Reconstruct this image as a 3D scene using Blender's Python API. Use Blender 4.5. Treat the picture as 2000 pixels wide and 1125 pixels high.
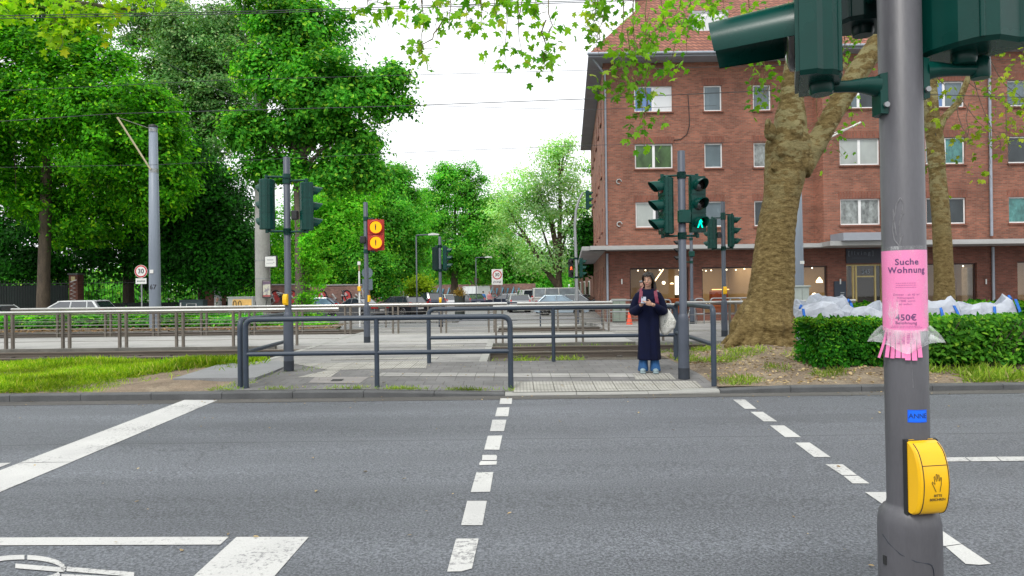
import bpy, math, random
import numpy as np
from mathutils import Vector, Matrix
R = math.radians; PI = math.pi
random.seed(7)
for o in list(bpy.data.objects): bpy.data.objects.remove(o)
SC = bpy.context.scene
COL = SC.collection
# ------------------------------------------------------------------ camera
F = 1333.0
CAM = Vector((0, 0, 1.5))
PITCH = R(0.15); ROLL = R(-0.7)
CM = Matrix.Rotation(R(90) + PITCH, 3, 'X') @ Matrix.Rotation(ROLL, 3, 'Z')
cd = bpy.data.cameras.new('camera'); cam = bpy.data.objects.new('camera', cd); COL.objects.link(cam)
cam.matrix_world = Matrix.Translation(CAM) @ CM.to_4x4()
cd.sensor_width = 36.0; cd.lens = 36.0 * F / 2000.0; cd.clip_start = 0.05; cd.clip_end = 3000
SC.camera = cam
def P(px, py, D):
    """world point at depth D seen at photo pixel (px, py)"""
    d = CM @ Vector(((px - 1000) / F, (562.5 - py) / F, -1)); return CAM + d * (D / d.y)
def G(px, py, z):
    d = CM @ Vector(((px - 1000) / F, (562.5 - py) / F, -1)); return CAM + d * ((z - CAM.z) / d.z)
def zroad(Y): return 0.0202 * (Y - 9.65)
def GR(px, py):
    z = 0.0
    for _ in range(12): p = G(px, py, z); z = zroad(p.y)
    return p
# ------------------------------------------------------------------ materials
MATS = {}
def _n(nt, t, **k):
    n = nt.nodes.new(t)
    for a, b in k.items(): setattr(n, a, b)
    return n
def _in(n, **k):
    for a, b in k.items(): n.inputs[a.replace('_', ' ')].default_value = b
def c4(c): return (c[0], c[1], c[2], 1)
def mk(name):
    m = bpy.data.materials.new(name); m.use_nodes = True; nt = m.node_tree; nt.nodes.clear()
    out = _n(nt, 'ShaderNodeOutputMaterial'); return m, nt, out
def ramp(nt, fac, stops):
    r = _n(nt, 'ShaderNodeValToRGB'); e = r.color_ramp.elements
    while len(e) < len(stops): e.new(0.5)
    for i, (p, c) in enumerate(stops): e[i].position = p; e[i].color = c4(c) if len(c) == 3 else c
    nt.links.new(fac, r.inputs[0]); return r.outputs[0]
def noise(nt, vec, scale, detail=4, rough=0.6):
    n = _n(nt, 'ShaderNodeTexNoise'); _in(n, Scale=scale, Detail=detail, Roughness=rough)
    if vec is not None: nt.links.new(vec, n.inputs['Vector'])
    return n.outputs['Fac']
def mixc(nt, fac, a, b, mode='MIX'):
    m = _n(nt, 'ShaderNodeMix', data_type='RGBA', blend_type=mode)
    for s, v in ((0, fac), (6, a), (7, b)):
        if isinstance(v, (int, float)): m.inputs[s].default_value = v
        elif isinstance(v, tuple): m.inputs[s].default_value = c4(v)
        else: nt.links.new(v, m.inputs[s])
    return m.outputs[2]
def math_(nt, op, a, b=None, clamp=False):
    m = _n(nt, 'ShaderNodeMath', operation=op, use_clamp=clamp)
    for i, v in enumerate((a, b)):
        if v is None: continue
        if isinstance(v, (int, float)): m.inputs[i].default_value = v
        else: nt.links.new(v, m.inputs[i])
    return m.outputs[0]
def pm(name, col, rough=0.6, var=0.12, scale=6.0, bump=0.0, bscale=60.0, metal=0.0, spec=0.5, coat=0.0, fine=0.0, fscale=150.0, stretch=None, col2=None, thr=(0.45, 0.6), sss=0.0):
    """general procedural surface: large-scale mottling, optional fine grain, bump and a second patchy colour"""
    if name in MATS: return MATS[name]
    m, nt, out = mk(name)
    b = _n(nt, 'ShaderNodeBsdfPrincipled'); nt.links.new(b.outputs[0], out.inputs[0])
    tc = _n(nt, 'ShaderNodeTexCoord'); v = tc.outputs['Object']
    if stretch:
        mp = _n(nt, 'ShaderNodeMapping'); mp.inputs['Scale'].default_value = stretch; nt.links.new(v, mp.inputs[0]); v = mp.outputs[0]
    f = noise(nt, v, scale)
    lo = tuple(x * (1 - var) for x in col); hi = tuple(min(1, x * (1 + var)) for x in col)
    c = ramp(nt, f, [(0.3, lo), (0.7, hi)])
    if col2 is not None:
        f2 = noise(nt, v, scale * 0.6 + 0.7, 6, 0.65)
        k = ramp(nt, f2, [(thr[0], (0, 0, 0)), (thr[1], (1, 1, 1))])
        c = mixc(nt, k, c, tuple(col2))
    if fine:
        f3 = noise(nt, v, fscale, 2, 0.7)
        k = ramp(nt, f3, [(0.3, (1 - fine,) * 3), (0.7, (1 + fine,) * 3)])
        c = mixc(nt, 1.0, c, k, 'MULTIPLY')
    nt.links.new(c, b.inputs['Base Color'])
    rr = math_(nt, 'MULTIPLY_ADD', f, 0.2); rr.node.inputs[2].default_value = rough - 0.1
    nt.links.new(rr, b.inputs['Roughness'])
    _in(b, Metallic=metal); b.inputs['Specular IOR Level'].default_value = spec; b.inputs['Coat Weight'].default_value = coat
    b.inputs['Coat Roughness'].default_value = 0.08
    if bump:
        bn = _n(nt, 'ShaderNodeBump'); _in(bn, Strength=bump, Distance=0.02)
        nt.links.new(noise(nt, v, bscale, 5, 0.65), bn.inputs['Height']); nt.links.new(bn.outputs[0], b.inputs['Normal'])
    MATS[name] = m; return m
def emat(name, col, s):
    if name in MATS: return MATS[name]
    m, nt, out = mk(name); e = _n(nt, 'ShaderNodeEmission'); _in(e, Strength=s); e.inputs[0].default_value = c4(col)
    nt.links.new(e.outputs[0], out.inputs[0]); MATS[name] = m; return m
def glassmat(name, tint=(1, 1, 1), refl=0.12, rough=0.02):
    """thin window glass: clear with fresnel reflections"""
    if name in MATS: return MATS[name]
    m, nt, out = mk(name)
    t = _n(nt, 'ShaderNodeBsdfTransparent'); t.inputs[0].default_value = c4(tint)
    g = _n(nt, 'ShaderNodeBsdfGlossy'); _in(g, Roughness=rough); g.inputs[0].default_value = (1, 1, 1, 1)
    lw = _n(nt, 'ShaderNodeLayerWeight'); _in(lw, Blend=0.35)
    f = math_(nt, 'MULTIPLY_ADD', lw.outputs['Facing'], 0.25); f.node.inputs[2].default_value = refl
    mx = _n(nt, 'ShaderNodeMixShader'); nt.links.new(f, mx.inputs[0]); nt.links.new(t.outputs[0], mx.inputs[1]); nt.links.new(g.outputs[0], mx.inputs[2])
    nt.links.new(mx.outputs[0], out.inputs[0]); MATS[name] = m; return m
def leafmat(name, dark, light, trans=0.4, nscale=0.35, extra=None, spec=0.12):
    if name in MATS: return MATS[name]
    m, nt, out = mk(name)
    ge = _n(nt, 'ShaderNodeNewGeometry'); tc = _n(nt, 'ShaderNodeTexCoord')
    c = ramp(nt, ge.outputs['Random Per Island'], [(0.0, dark), (0.85, light)] + ([(1.0, extra)] if extra else []))
    f = noise(nt, tc.outputs['Object'], nscale, 2)
    k = ramp(nt, f, [(0.34, (0.58,) * 3), (0.66, (1.55,) * 3)])
    c = mixc(nt, 1.0, c, k, 'MULTIPLY')
    b = _n(nt, 'ShaderNodeBsdfPrincipled'); nt.links.new(c, b.inputs['Base Color']); _in(b, Roughness=0.5); b.inputs['Specular IOR Level'].default_value = spec
    t = _n(nt, 'ShaderNodeBsdfTranslucent')
    ty = mixc(nt, 1.0, c, (1.25, 1.2, 0.35), 'MULTIPLY'); nt.links.new(ty, t.inputs[0])
    mx = _n(nt, 'ShaderNodeMixShader'); mx.inputs[0].default_value = trans
    nt.links.new(b.outputs[0], mx.inputs[1]); nt.links.new(t.outputs[0], mx.inputs[2]); nt.links.new(mx.outputs[0], out.inputs[0])
    MATS[name] = m; return m
# ------------------------------------------------------------------ mesh builder
class MB:
    def __init__(s): s.v = []; s.f = []; s.sm = []
    def add(s, vs, fs, smooth=False):
        o = len(s.v); s.v += [tuple(p) for p in vs]; s.f += [tuple(i + o for i in f) for f in fs]; s.sm += [smooth] * len(fs); return s
    def box(s, x0, x1, y0, y1, z0, z1):
        return s.add([(x0, y0, z0), (x1, y0, z0), (x1, y1, z0), (x0, y1, z0), (x0, y0, z1), (x1, y0, z1), (x1, y1, z1), (x0, y1, z1)],
                     [(0, 3, 2, 1), (4, 5, 6, 7), (0, 1, 5, 4), (1, 2, 6, 5), (2, 3, 7, 6), (3, 0, 4, 7)])
    def cbox(s, c, sz, r=0.0):
        x, y, z = c; a, b, d = sz[0] / 2, sz[1] / 2, sz[2] / 2
        if r <= 0: return s.box(x - a, x + a, y - b, y + b, z - d, z + d)
        poly = []
        for sx, sy in ((1, 1), (-1, 1), (-1, -1), (1, -1)):
            a0 = math.atan2(sy, sx)
            for t in (-45, -15, 15, 45):
                an = a0 + R(t); poly.append((x + sx * (a - r) + r * math.cos(an), y + sy * (b - r) + r * math.sin(an)))
        r2 = r * 0.6
        cx, cy = x, y
        def ins(k): return [(cx + (px - cx) * (1 - k / max(a, .001)), cy + (py - cy) * (1 - k / max(b, .001))) for px, py in poly]
        rings = [[(px, py, z - d) for px, py in ins(r2)], [(px, py, z - d + r2) for px, py in poly], [(px, py, z + d - r2) for px, py in poly], [(px, py, z + d) for px, py in ins(r2)]]
        return s.loft(rings, True, smooth=False)
    def loft(s, rings, cap=True, smooth=True, closed=True):
        n = len(rings[0]); vs = [p for r in rings for p in r]; fs = []
        for i in range(len(rings) - 1):
            for j in range(n if closed else n - 1):
                k = (j + 1) % n; fs.append((i * n + j, i * n + k, (i + 1) * n + k, (i + 1) * n + j))
        s.add(vs, fs, smooth)
        if cap and closed:
            s.add(rings[0], [tuple(range(n))[::-1]], False); s.add(rings[-1], [tuple(range(n))], False)
        return s
    def tube(s, pts, rad, n=12, cap=True, smooth=True, flat=None):
        pts = [Vector(p) for p in pts]; m = len(pts)
        if isinstance(rad, (int, float)): rad = [rad] * m
        rings = []; up = None
        for i in range(m):
            t = (pts[min(i + 1, m - 1)] - pts[max(i - 1, 0)]).normalized()
            if up is None:
                up = Vector((0, 0, 1)) if abs(t.z) < 0.9 else Vector((0, 1, 0))
            a = t.cross(up).normalized(); b = a.cross(t).normalized(); up = b
            fl = flat or 1.0
            rings.append([pts[i] + rad[i] * (a * math.cos(2 * PI * j / n) + b * fl * math.sin(2 * PI * j / n)) for j in range(n)])
        return s.loft(rings, cap, smooth)
    def lathe(s, prof, n=24, c=(0, 0, 0), cap=True):
        rings = [[(c[0] + r * math.cos(2 * PI * j / n), c[1] + r * math.sin(2 * PI * j / n), c[2] + z) for j in range(n)] for r, z in prof]
        return s.loft(rings, cap, True)
    def prism(s, poly, d0, d1, ax='y'):
        """extrude a 2-D polygon: ax y -> poly in (x,z); ax z -> (x,y); ax x -> (y,z)"""
        def q(p, d): return (p[0], d, p[1]) if ax == 'y' else ((p[0], p[1], d) if ax == 'z' else (d, p[0], p[1]))
        n = len(poly); vs = [q(p, d0) for p in poly] + [q(p, d1) for p in poly]
        fs = [tuple(range(n)), tuple(range(2 * n - 1, n - 1, -1))] + [(i, n + i, n + (i + 1) % n, (i + 1) % n) for i in range(n)]
        return s.add(vs, fs)
    def ball(s, c, r, n=12, m=8, sq=(1, 1, 1)):
        rings = []
        for i in range(m + 1):
            t = PI * i / m; rr = max(math.sin(t), 0.02)
            rings.append([(c[0] + r * sq[0] * rr * math.cos(2 * PI * j / n), c[1] + r * sq[1] * rr * math.sin(2 * PI * j / n), c[2] - r * sq[2] * math.cos(t)) for j in range(n)])
        return s.loft(rings, True, True)
    def xf(s, M): s.v = [tuple(M @ Vector(p)) for p in s.v]; return s
    def mesh(s, name):
        me = bpy.data.meshes.new(name); me.from_pydata(s.v, [], s.f); me.polygons.foreach_set('use_smooth', s.sm); me.update(); return me
    def build(s, name, mat, parent=None, loc=None, rz=0.0):
        return link(s.mesh(name), name, mat, parent, loc, rz)
def fixn(me):
    import bmesh
    b = bmesh.new(); b.from_mesh(me); bmesh.ops.recalc_face_normals(b, faces=b.faces); b.to_mesh(me); b.free(); return me
def link(me, name, mat, parent=None, loc=None, rz=0.0, fix=True):
    if fix: fixn(me)
    if mat is not None and not me.materials: me.materials.append(mat)
    o = bpy.data.objects.new(name, me); COL.objects.link(o); o.parent = parent
    if loc is not None: o.location = loc
    if rz: o.rotation_euler = (0, 0, rz)
    return o
def tag(o, label=None, cat=None, group=None, kind=None):
    if label: o['label'] = label
    if cat: o['category'] = cat
    if group: o['group'] = group
    if kind: o['kind'] = kind
    return o
def thing(name, label, cat, loc=(0, 0, 0), rz=0.0, group=None):
    o = bpy.data.objects.new(name, None); COL.objects.link(o); o.empty_display_size = 0.2
    o.location = loc; o.rotation_euler = (0, 0, rz); return tag(o, label, cat, group)
def copy_tree(o, parent=None):
    c = o.copy(); COL.objects.link(c); c.parent = parent
    for ch in list(o.children): copy_tree(ch, c)
    return c
def struct(name, mb, mat): return tag(mb.build(name, mat), kind='structure')
def npmesh(name, V, Fc, mat, parent=None, loc=None, smooth=False):
    V = np.asarray(V, np.float32); Fc = np.asarray(Fc, np.int32); k = Fc.shape[1]; m = len(Fc)
    me = bpy.data.meshes.new(name); me.vertices.add(len(V)); me.vertices.foreach_set('co', V.ravel())
    me.loops.add(m * k); me.loops.foreach_set('vertex_index', Fc.ravel()); me.polygons.add(m)
    me.polygons.foreach_set('loop_start', np.arange(0, m * k, k, dtype=np.int32))
    me.polygons.foreach_set('use_smooth', np.full(m, smooth)); me.update(calc_edges=True)
    return link(me, name, mat, parent, loc, fix=False)
def text_mb(s, size, font_bold=0.0, spacing=1.0, align='CENTER'):
    """lettering as a flat mesh in the XY plane, centred on the origin"""
    cu = bpy.data.curves.new('lettering', 'FONT'); cu.body = s; cu.size = size; cu.align_x = align; cu.align_y = 'CENTER'
    cu.offset = font_bold * size; cu.space_character = spacing; cu.resolution_u = 3
    o = bpy.data.objects.new('lettering', cu); COL.objects.link(o); bpy.context.view_layer.update()
    me = bpy.data.meshes.new_from_object(o.evaluated_get(bpy.context.evaluated_depsgraph_get()))
    b = MB(); b.add([tuple(v.co) for v in me.vertices], [tuple(p.vertices) for p in me.polygons])
    bpy.data.objects.remove(o); bpy.data.curves.remove(cu); bpy.data.meshes.remove(me); return b
# ------------------------------------------------------------------ leaves
LEAF = (np.array([(0, 0, 0), (.27, .3, .05), (.24, .68, .03), (0, 1, -.12), (-.24, .68, .03), (-.27, .3, .05)], np.float32), np.array([(0, 1, 2, 3), (0, 3, 4, 5)]))
BLADE = (np.array([(-.05, 0, 0), (.05, 0, 0), (.03, .6, .05), (0, 1, .28)], np.float32), np.array([(0, 1, 2, 3)]))
def _palm():
    o = []
    for k in range(5):
        a = R(-116 + 58 * k); r = (0.62, 0.85, 1.0, 0.85, 0.62)[k]
        for da, f in ((-24, .60), (-13, .80), (-6, .88), (0, 1.0), (7, .86), (14, .82), (24, .60)):
            t = a + R(da); o.append((math.sin(t) * r * f * .62, 0.32 + math.cos(t) * r * f * .66, -0.10 * (r * f) ** 2))
    v = [(0, 0.05, 0), (0, .3, .05)] + o
    n = len(o); fs = [(1, 2 + i, 2 + i + 1) for i in range(n - 1)] + [(1, 0, 2), (1, n + 1, 0)]
    return np.array(v, np.float32), np.array(fs)
PALM = _palm()
def leaves(name, pos, nrm, size, mat, parent, rng, tpl=LEAF, udir=None, loc=None):
    pos = np.asarray(pos, np.float32); N = len(pos)
    n = nrm / (np.linalg.norm(nrm, axis=1, keepdims=True) + 1e-6)
    r = rng.normal(size=(N, 3)) if udir is None else udir
    u = r - (r * n).sum(1, keepdims=True) * n; u /= (np.linalg.norm(u, axis=1, keepdims=True) + 1e-6)
    s = np.cross(u, n); T, Fc = tpl
    V = pos[:, None, :] + size[:, None, None] * (T[None, :, 0, None] * s[:, None, :] + T[None, :, 1, None] * u[:, None, :] + T[None, :, 2, None] * n[:, None, :])
    FF = (Fc[None] + (np.arange(N) * len(T))[:, None, None]).reshape(-1, Fc.shape[1])
    return npmesh(name, V.reshape(-1, 3), FF, mat, parent, loc)
def crown(blobs, nl, rng, cr=0.55, inner=0.35, flat=0.55, droop=0.0):
    """leaf positions and normals for a crown made of clumps scattered through ellipsoids; blobs = (centre, radii, clumps)"""
    Ps = []; Ns = []
    for c, rad, nc in blobs:
        d = rng.normal(size=(nc, 3)); d /= np.linalg.norm(d, axis=1, keepdims=True)
        r = rng.uniform(inner ** 2, 1.0, size=(nc, 1)) ** 0.5 * np.where(rng.random((nc, 1)) < .14, rng.uniform(1.05, 1.28, (nc, 1)), 1.0)
        bump = 1 + 0.16 * np.sin(5 * d[:, :1] + 3 * d[:, 2:] + c[0]) * np.cos(4 * d[:, 1:2] - c[2])
        cc = np.array(c) + d * r * bump * np.array(rad)
        k = rng.integers(int(nl * .5), int(nl * 1.5), size=nc)
        idx = np.repeat(np.arange(nc), k); m = len(idx)
        g = rng.normal(size=(m, 3)) * np.array((cr, cr, cr * flat)) * rng.uniform(.5, 1.25, size=(nc, 1))[idx]
        g[:, 2] -= droop * (g[:, 0] ** 2 + g[:, 1] ** 2)
        Ps.append(cc[idx] + g)
        Ns.append(d[idx] * 0.55 + np.array((0, -.12, .6)) + rng.normal(size=(m, 3)) * 0.42 + g * 0.5)
    return np.concatenate(Ps), np.concatenate(Ns)
def trunk(mb, pts, rad, n=20, lump=0.06, flute=0.0, seed=1, sub=5):
    """organic trunk: interpolated path with knobbly cross-sections"""
    pts = [Vector(p) for p in pts]; Pp = []; Rr = []
    for i in range(len(pts) - 1):
        for k in range(sub):
            t = k / sub; Pp.append(pts[i].lerp(pts[i + 1], t)); tt = t * t * (3 - 2 * t); Rr.append(rad[i] * (1 - tt) + rad[i + 1] * tt)
    Pp.append(pts[-1]); Rr.append(rad[-1])
    for _ in range(2): Pp = [Pp[0]] + [(Pp[i - 1] + Pp[i] * 2 + Pp[i + 1]) / 4 for i in range(1, len(Pp) - 1)] + [Pp[-1]]
    rg = random.Random(seed); ph = [rg.uniform(0, 6.28) for _ in range(8)]
    rings = []
    for i, p in enumerate(Pp):
        t = (Pp[min(i + 1, len(Pp) - 1)] - Pp[max(i - 1, 0)]).normalized()
        a = Vector((1, 0, 0)); a = (a - t * a.dot(t)).normalized() if abs(t.x) < .95 else Vector((0, 0, 1)); b = t.cross(a)
        ring = []
        for j in range(n):
            an = 2 * PI * j / n
            w = 1 + lump * (math.sin(3 * an + ph[0] + i * .35) + .7 * math.sin(5 * an + ph[1] - i * .5) + .5 * math.sin(2 * an + ph[2] + i * .9)) + lump * .35 * rg.uniform(-1, 1)
            fl = flute * max(0, 1 - i / (sub * 1.6)) * (0.5 + 0.5 * math.sin(6 * an + ph[3])) ** 2
            ring.append(p + (a * math.cos(an) + b * math.sin(an)) * Rr[i] * (w + fl))
        rings.append(ring)
    mb.loft(rings, True, True); return mb
# ------------------------------------------------------------------ light
SUN_EL, SUN_AZ = R(55), R(205)
w = bpy.data.worlds.new('World'); SC.world = w; w.use_nodes = True; nt = w.node_tree; nt.nodes.clear()
sky = _n(nt, 'ShaderNodeTexSky', sky_type='NISHITA'); sky.sun_disc = False; sky.sun_elevation = SUN_EL; sky.sun_rotation = SUN_AZ
sky.dust_density = 6.0; sky.air_density = 1.2; sky.altitude = 50
hs = _n(nt, 'ShaderNodeHueSaturation'); _in(hs, Saturation=0.12, Value=1.0); nt.links.new(sky.outputs[0], hs.inputs['Color'])
ov = mixc(nt, 0.78, hs.outputs[0], (9.2, 9.4, 9.7))          # closed cloud cover in front of the blue sky
bg = _n(nt, 'ShaderNodeBackground'); _in(bg, Strength=0.15); nt.links.new(ov, bg.inputs[0])
wo = _n(nt, 'ShaderNodeOutputWorld'); nt.links.new(bg.outputs[0], wo.inputs[0])
sl = bpy.data.lights.new('sun', 'SUN'); sl.energy = 1.5; sl.angle = R(11); sl.color = (1.0, 0.96, 0.9)
so = bpy.data.objects.new('sun', sl); COL.objects.link(so); so.rotation_euler = (R(90) - SUN_EL, 0, PI - SUN_AZ + R(0)); so.location = (0, -20, 40)
SC.view_settings.view_transform = 'Standard'; SC.view_settings.look = 'None'; SC.view_settings.exposure = 0.22; SC.view_settings.gamma = 1.0
SC.cycles.use_denoising = True; SC.cycles.max_bounces = 6; SC.cycles.diffuse_bounces = 3; SC.cycles.glossy_bounces = 3
SC.cycles.transmission_bounces = 4; SC.cycles.transparent_max_bounces = 12; SC.cycles.caustics_reflective = False; SC.cycles.caustics_refractive = False
SC.cycles.use_adaptive_sampling = True; SC.cycles.adaptive_threshold = 0.02
# ------------------------------------------------------------------ ground materials
def asphalt(name, base, seam=None, patch=0.18):
    m, nt, out = mk(name); b = _n(nt, 'ShaderNodeBsdfPrincipled'); nt.links.new(b.outputs[0], out.inputs[0])
    tc = _n(nt, 'ShaderNodeTexCoord'); v = tc.outputs['Object']
    st = _n(nt, 'ShaderNodeMapping'); st.inputs['Scale'].default_value = (0.12, 1, 1); nt.links.new(v, st.inputs[0])
    big = noise(nt, st.outputs[0], 1.1, 6, 0.62)
    c = ramp(nt, big, [(0.3, tuple(x * (1 - patch) for x in base)), (0.7, tuple(x * (1 + patch) for x in base))])
    g = noise(nt, v, 60, 2, 0.8); k = ramp(nt, g, [(0.36, (.50,) * 3), (0.5, (.97,) * 3), (0.64, (1.6,) * 3)]); c = mixc(nt, 1.0, c, k, 'MULTIPLY')
    vo = _n(nt, 'ShaderNodeTexVoronoi'); _in(vo, Scale=7.0); nt.links.new(v, vo.inputs['Vector'])
    sp = ramp(nt, vo.outputs['Distance'], [(0.0, (1, 1, 1)), (0.035, (0, 0, 0))]); c = mixc(nt, math_(nt, 'MULTIPLY', sp, 0.5), c, (.42, .41, .38))
    if seam is not None:
        oil = noise(nt, v, .8, 5, .65); k = ramp(nt, oil, [(.60, (0, 0, 0)), (.72, (1, 1, 1))]); c = mixc(nt, math_(nt, 'MULTIPLY', k, .28), c, (.045, .045, .048))
        vc = _n(nt, 'ShaderNodeTexVoronoi', feature='DISTANCE_TO_EDGE'); _in(vc, Scale=.33); wp = _n(nt, 'ShaderNodeVectorMath', operation='ADD'); nz = _n(nt, 'ShaderNodeTexNoise'); _in(nz, Scale=1.7, Detail=6); nt.links.new(v, nz.inputs['Vector']); nt.links.new(v, wp.inputs[0]); nt.links.new(nz.outputs['Color'], wp.inputs[1]); nt.links.new(wp.outputs[0], vc.inputs['Vector'])
        k = ramp(nt, vc.outputs[0], [(0, (1, 1, 1)), (.0035, (0, 0, 0))]); gate = ramp(nt, noise(nt, v, .35, 3), [(.52, (0, 0, 0)), (.6, (1, 1, 1))]); c = mixc(nt, math_(nt, 'MULTIPLY', math_(nt, 'MULTIPLY', k, gate), .55), c, (.03, .03, .03))
        sx = _n(nt, 'ShaderNodeSeparateXYZ'); nt.links.new(v, sx.inputs[0])
        wob = noise(nt, v, 2.2, 4); d = math_(nt, 'SUBTRACT', sx.outputs['Y'], math_(nt, 'MULTIPLY_ADD', wob, 0.09)); d.node.inputs[1].default_value = 1.0
        wv = math_(nt, 'MULTIPLY', wob, 0.09); d = math_(nt, 'ABSOLUTE', math_(nt, 'SUBTRACT', math_(nt, 'SUBTRACT', sx.outputs['Y'], wv), seam))
        k = ramp(nt, d, [(0.0, (1, 1, 1)), (0.022, (0, 0, 0))])
        c = mixc(nt, math_(nt, 'MULTIPLY', k, 0.62), c, (.03, .03, .03))
    nt.links.new(c, b.inputs['Base Color']); _in(b, Roughness=0.62); b.inputs['Specular IOR Level'].default_value = 0.45
    bn = _n(nt, 'ShaderNodeBump'); _in(bn, Strength=0.55, Distance=0.006); nt.links.new(g, bn.inputs['Height']); nt.links.new(bn.outputs[0], b.inputs['Normal'])
    MATS[name] = m; return m
def paving(name, base, sx, sy, mortar=(.05, .05, .048), gap=0.012, var=0.25, off=0.5):
    m, nt, out = mk(name); b = _n(nt, 'ShaderNodeBsdfPrincipled'); nt.links.new(b.outputs[0], out.inputs[0])
    tc = _n(nt, 'ShaderNodeTexCoord'); br = _n(nt, 'ShaderNodeTexBrick'); nt.links.new(tc.outputs['Object'], br.inputs['Vector'])
    br.offset = off; _in(br, Scale=1.0); br.inputs['Mortar Size'].default_value = gap; br.inputs['Brick Width'].default_value = sx; br.inputs['Row Height'].default_value = sy
    br.inputs['Color1'].default_value = c4(tuple(x * (1 - var) for x in base)); br.inputs['Color2'].default_value = c4(tuple(x * (1 + var) for x in base)); br.inputs['Mortar'].default_value = c4(mortar)
    f = noise(nt, tc.outputs['Object'], 1.3, 6, .7); k = ramp(nt, f, [(0.3, (.72,) * 3), (0.7, (1.2,) * 3)])
    c = mixc(nt, 1.0, br.outputs['Color'], k, 'MULTIPLY')
    g = noise(nt, tc.outputs['Object'], 110, 2, .7); k = ramp(nt, g, [(0.3, (.75,) * 3), (0.7, (1.25,) * 3)]); c = mixc(nt, .8, c, k, 'MULTIPLY')
    nt.links.new(c, b.inputs['Base Color']); _in(b, Roughness=.8)
    bn = _n(nt, 'ShaderNodeBump'); _in(bn, Strength=.4, Distance=.005); bn.invert = True; nt.links.new(br.outputs['Fac'], bn.inputs['Height']); nt.links.new(bn.outputs[0], b.inputs['Normal'])
    MATS[name] = m; return m
M_road = asphalt('asphalt', (.104, .112, .126), seam=7.05, patch=.24)
M_far_asph = asphalt('far asphalt', (.23, .23, .232), patch=.12)
M_pave = paving('grey slabs', (.155, .152, .15), .30, .30, (.10, .098, .095), .008, .10)
M_plat = pm('platform surface', (.345, .34, .325), .85, .12, .8, fine=.15, fscale=60)
M_conc = pm('kerb concrete', (.085, .088, .09), .8, .2, 3, bump=.3, bscale=90, fine=.2)
M_kerblow = pm('pale kerb concrete', (.30, .30, .28), .8, .12, 3, bump=.2, bscale=90, fine=.15)
M_dirt = pm('bare soil', (.19, .145, .10), .95, .3, 2.2, bump=1.0, bscale=26, fine=.35, fscale=40, col2=(.25, .20, .14), thr=(.5, .62))
M_ballast = pm('track bed', (.10, .088, .07), .95, .35, 3, bump=1.0, bscale=22, fine=.4, fscale=26)
M_soil_dark = pm('hedge soil', (.12, .085, .05), .95, .3, 3, bump=1.0, bscale=20, fine=.4, fscale=24)
M_ground = pm('ground', (.12, .115, .09), .95, .2, .4)
def paint():
    m, nt, out = mk('road paint'); b = _n(nt, 'ShaderNodeBsdfPrincipled'); nt.links.new(b.outputs[0], out.inputs[0])
    tc = _n(nt, 'ShaderNodeTexCoord'); v = tc.outputs['Object']
    f = noise(nt, v, 1.1, 3); c = ramp(nt, f, [(.3, (.43, .43, .42)), (.7, (.54, .54, .52))])
    g = noise(nt, v, 100, 3, .7); k = ramp(nt, g, [(.3, (.86,) * 3), (.7, (1.1,) * 3)]); c = mixc(nt, 1.0, c, k, 'MULTIPLY')
    wr = noise(nt, v, 30, 6, .75); wl = noise(nt, v, 1.6, 2); s = math_(nt, 'ADD', wr, math_(nt, 'MULTIPLY', wl, .5))
    k = ramp(nt, s, [(.82, (0, 0, 0)), (.90, (1, 1, 1))]); c = mixc(nt, math_(nt, 'MULTIPLY', k, .75), c, (.15, .15, .155))
    nt.links.new(c, b.inputs['Base Color']); _in(b, Roughness=.7); MATS['paint'] = m; return m
M_paint = paint()
# ------------------------------------------------------------------ ground sheets
struct('ground', MB().add([(-900, -60, -.62), (900, -60, -.62), (900, 1500, -.62), (-900, 1500, -.62)], [(0, 1, 2, 3)]), M_ground)
b = MB(); ys = [2.45, 4, 6, 8, 9.66]
for i in range(len(ys) - 1): b.add([(-60, ys[i], zroad(ys[i])), (60, ys[i], zroad(ys[i])), (60, ys[i + 1], zroad(ys[i + 1])), (-60, ys[i + 1], zroad(ys[i + 1]))], [(0, 1, 2, 3)])
struct('road', b, M_road)
struct('near_pavement', MB().box(-60, 60, -12, 2.3, -.5, -.04), M_pave)
b = MB()
for i in range(-40, 40): b.box(i + .004, i + .996, 2.3, 2.45, -.4, -.036)
struct('near_kerb', b, M_conc)
def lerp(a, b_, t): return a + (b_ - a) * max(0, min(1, t))
def ktop(X):
    if X < -2.4: return .10
    if X < 0: return lerp(.10, .035, (X + 2.4) / 2.4)
    if X < 2.8: return .035
    return lerp(.035, .085, (X - 2.8) / .3)
def zi(X, Y): return lerp(ktop(X) + .004, .135, (Y - 9.85) / 1.0) + lerp(0, .02, (Y - 10.8) / 2)
def kerb_run(x0, x1, n, y0, y1, prof, name, m, r=.018):
    b = MB()
    for i in range(n):
        a = x0 + (x1 - x0) * i / n + .004; e = x0 + (x1 - x0) * (i + 1) / n - .004
        ja, je = prof(a), prof(e); rings = []
        for X, t in ((a, ja), (e, je)):
            rings.append([(X, y0, -.3), (X, y0 - .012, t - r), (X, y0 - .012 + r * .4, t - r * .3), (X, y0 + r, t), (X, y1, t), (X, y1, -.3)])
        b.loft(rings, True, False)
    return struct(name, b, m)
kerb_run(-20.1, -.12, 20, 9.65, 9.80, ktop, 'kerb', M_conc)
kerb_run(-.12, 2.92, 3, 9.65, 9.83, ktop, 'lowered_kerb', M_kerblow, .03)
kerb_run(2.92, 22.9, 20, 9.65, 9.80, ktop, 'kerb', M_conc)
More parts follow.
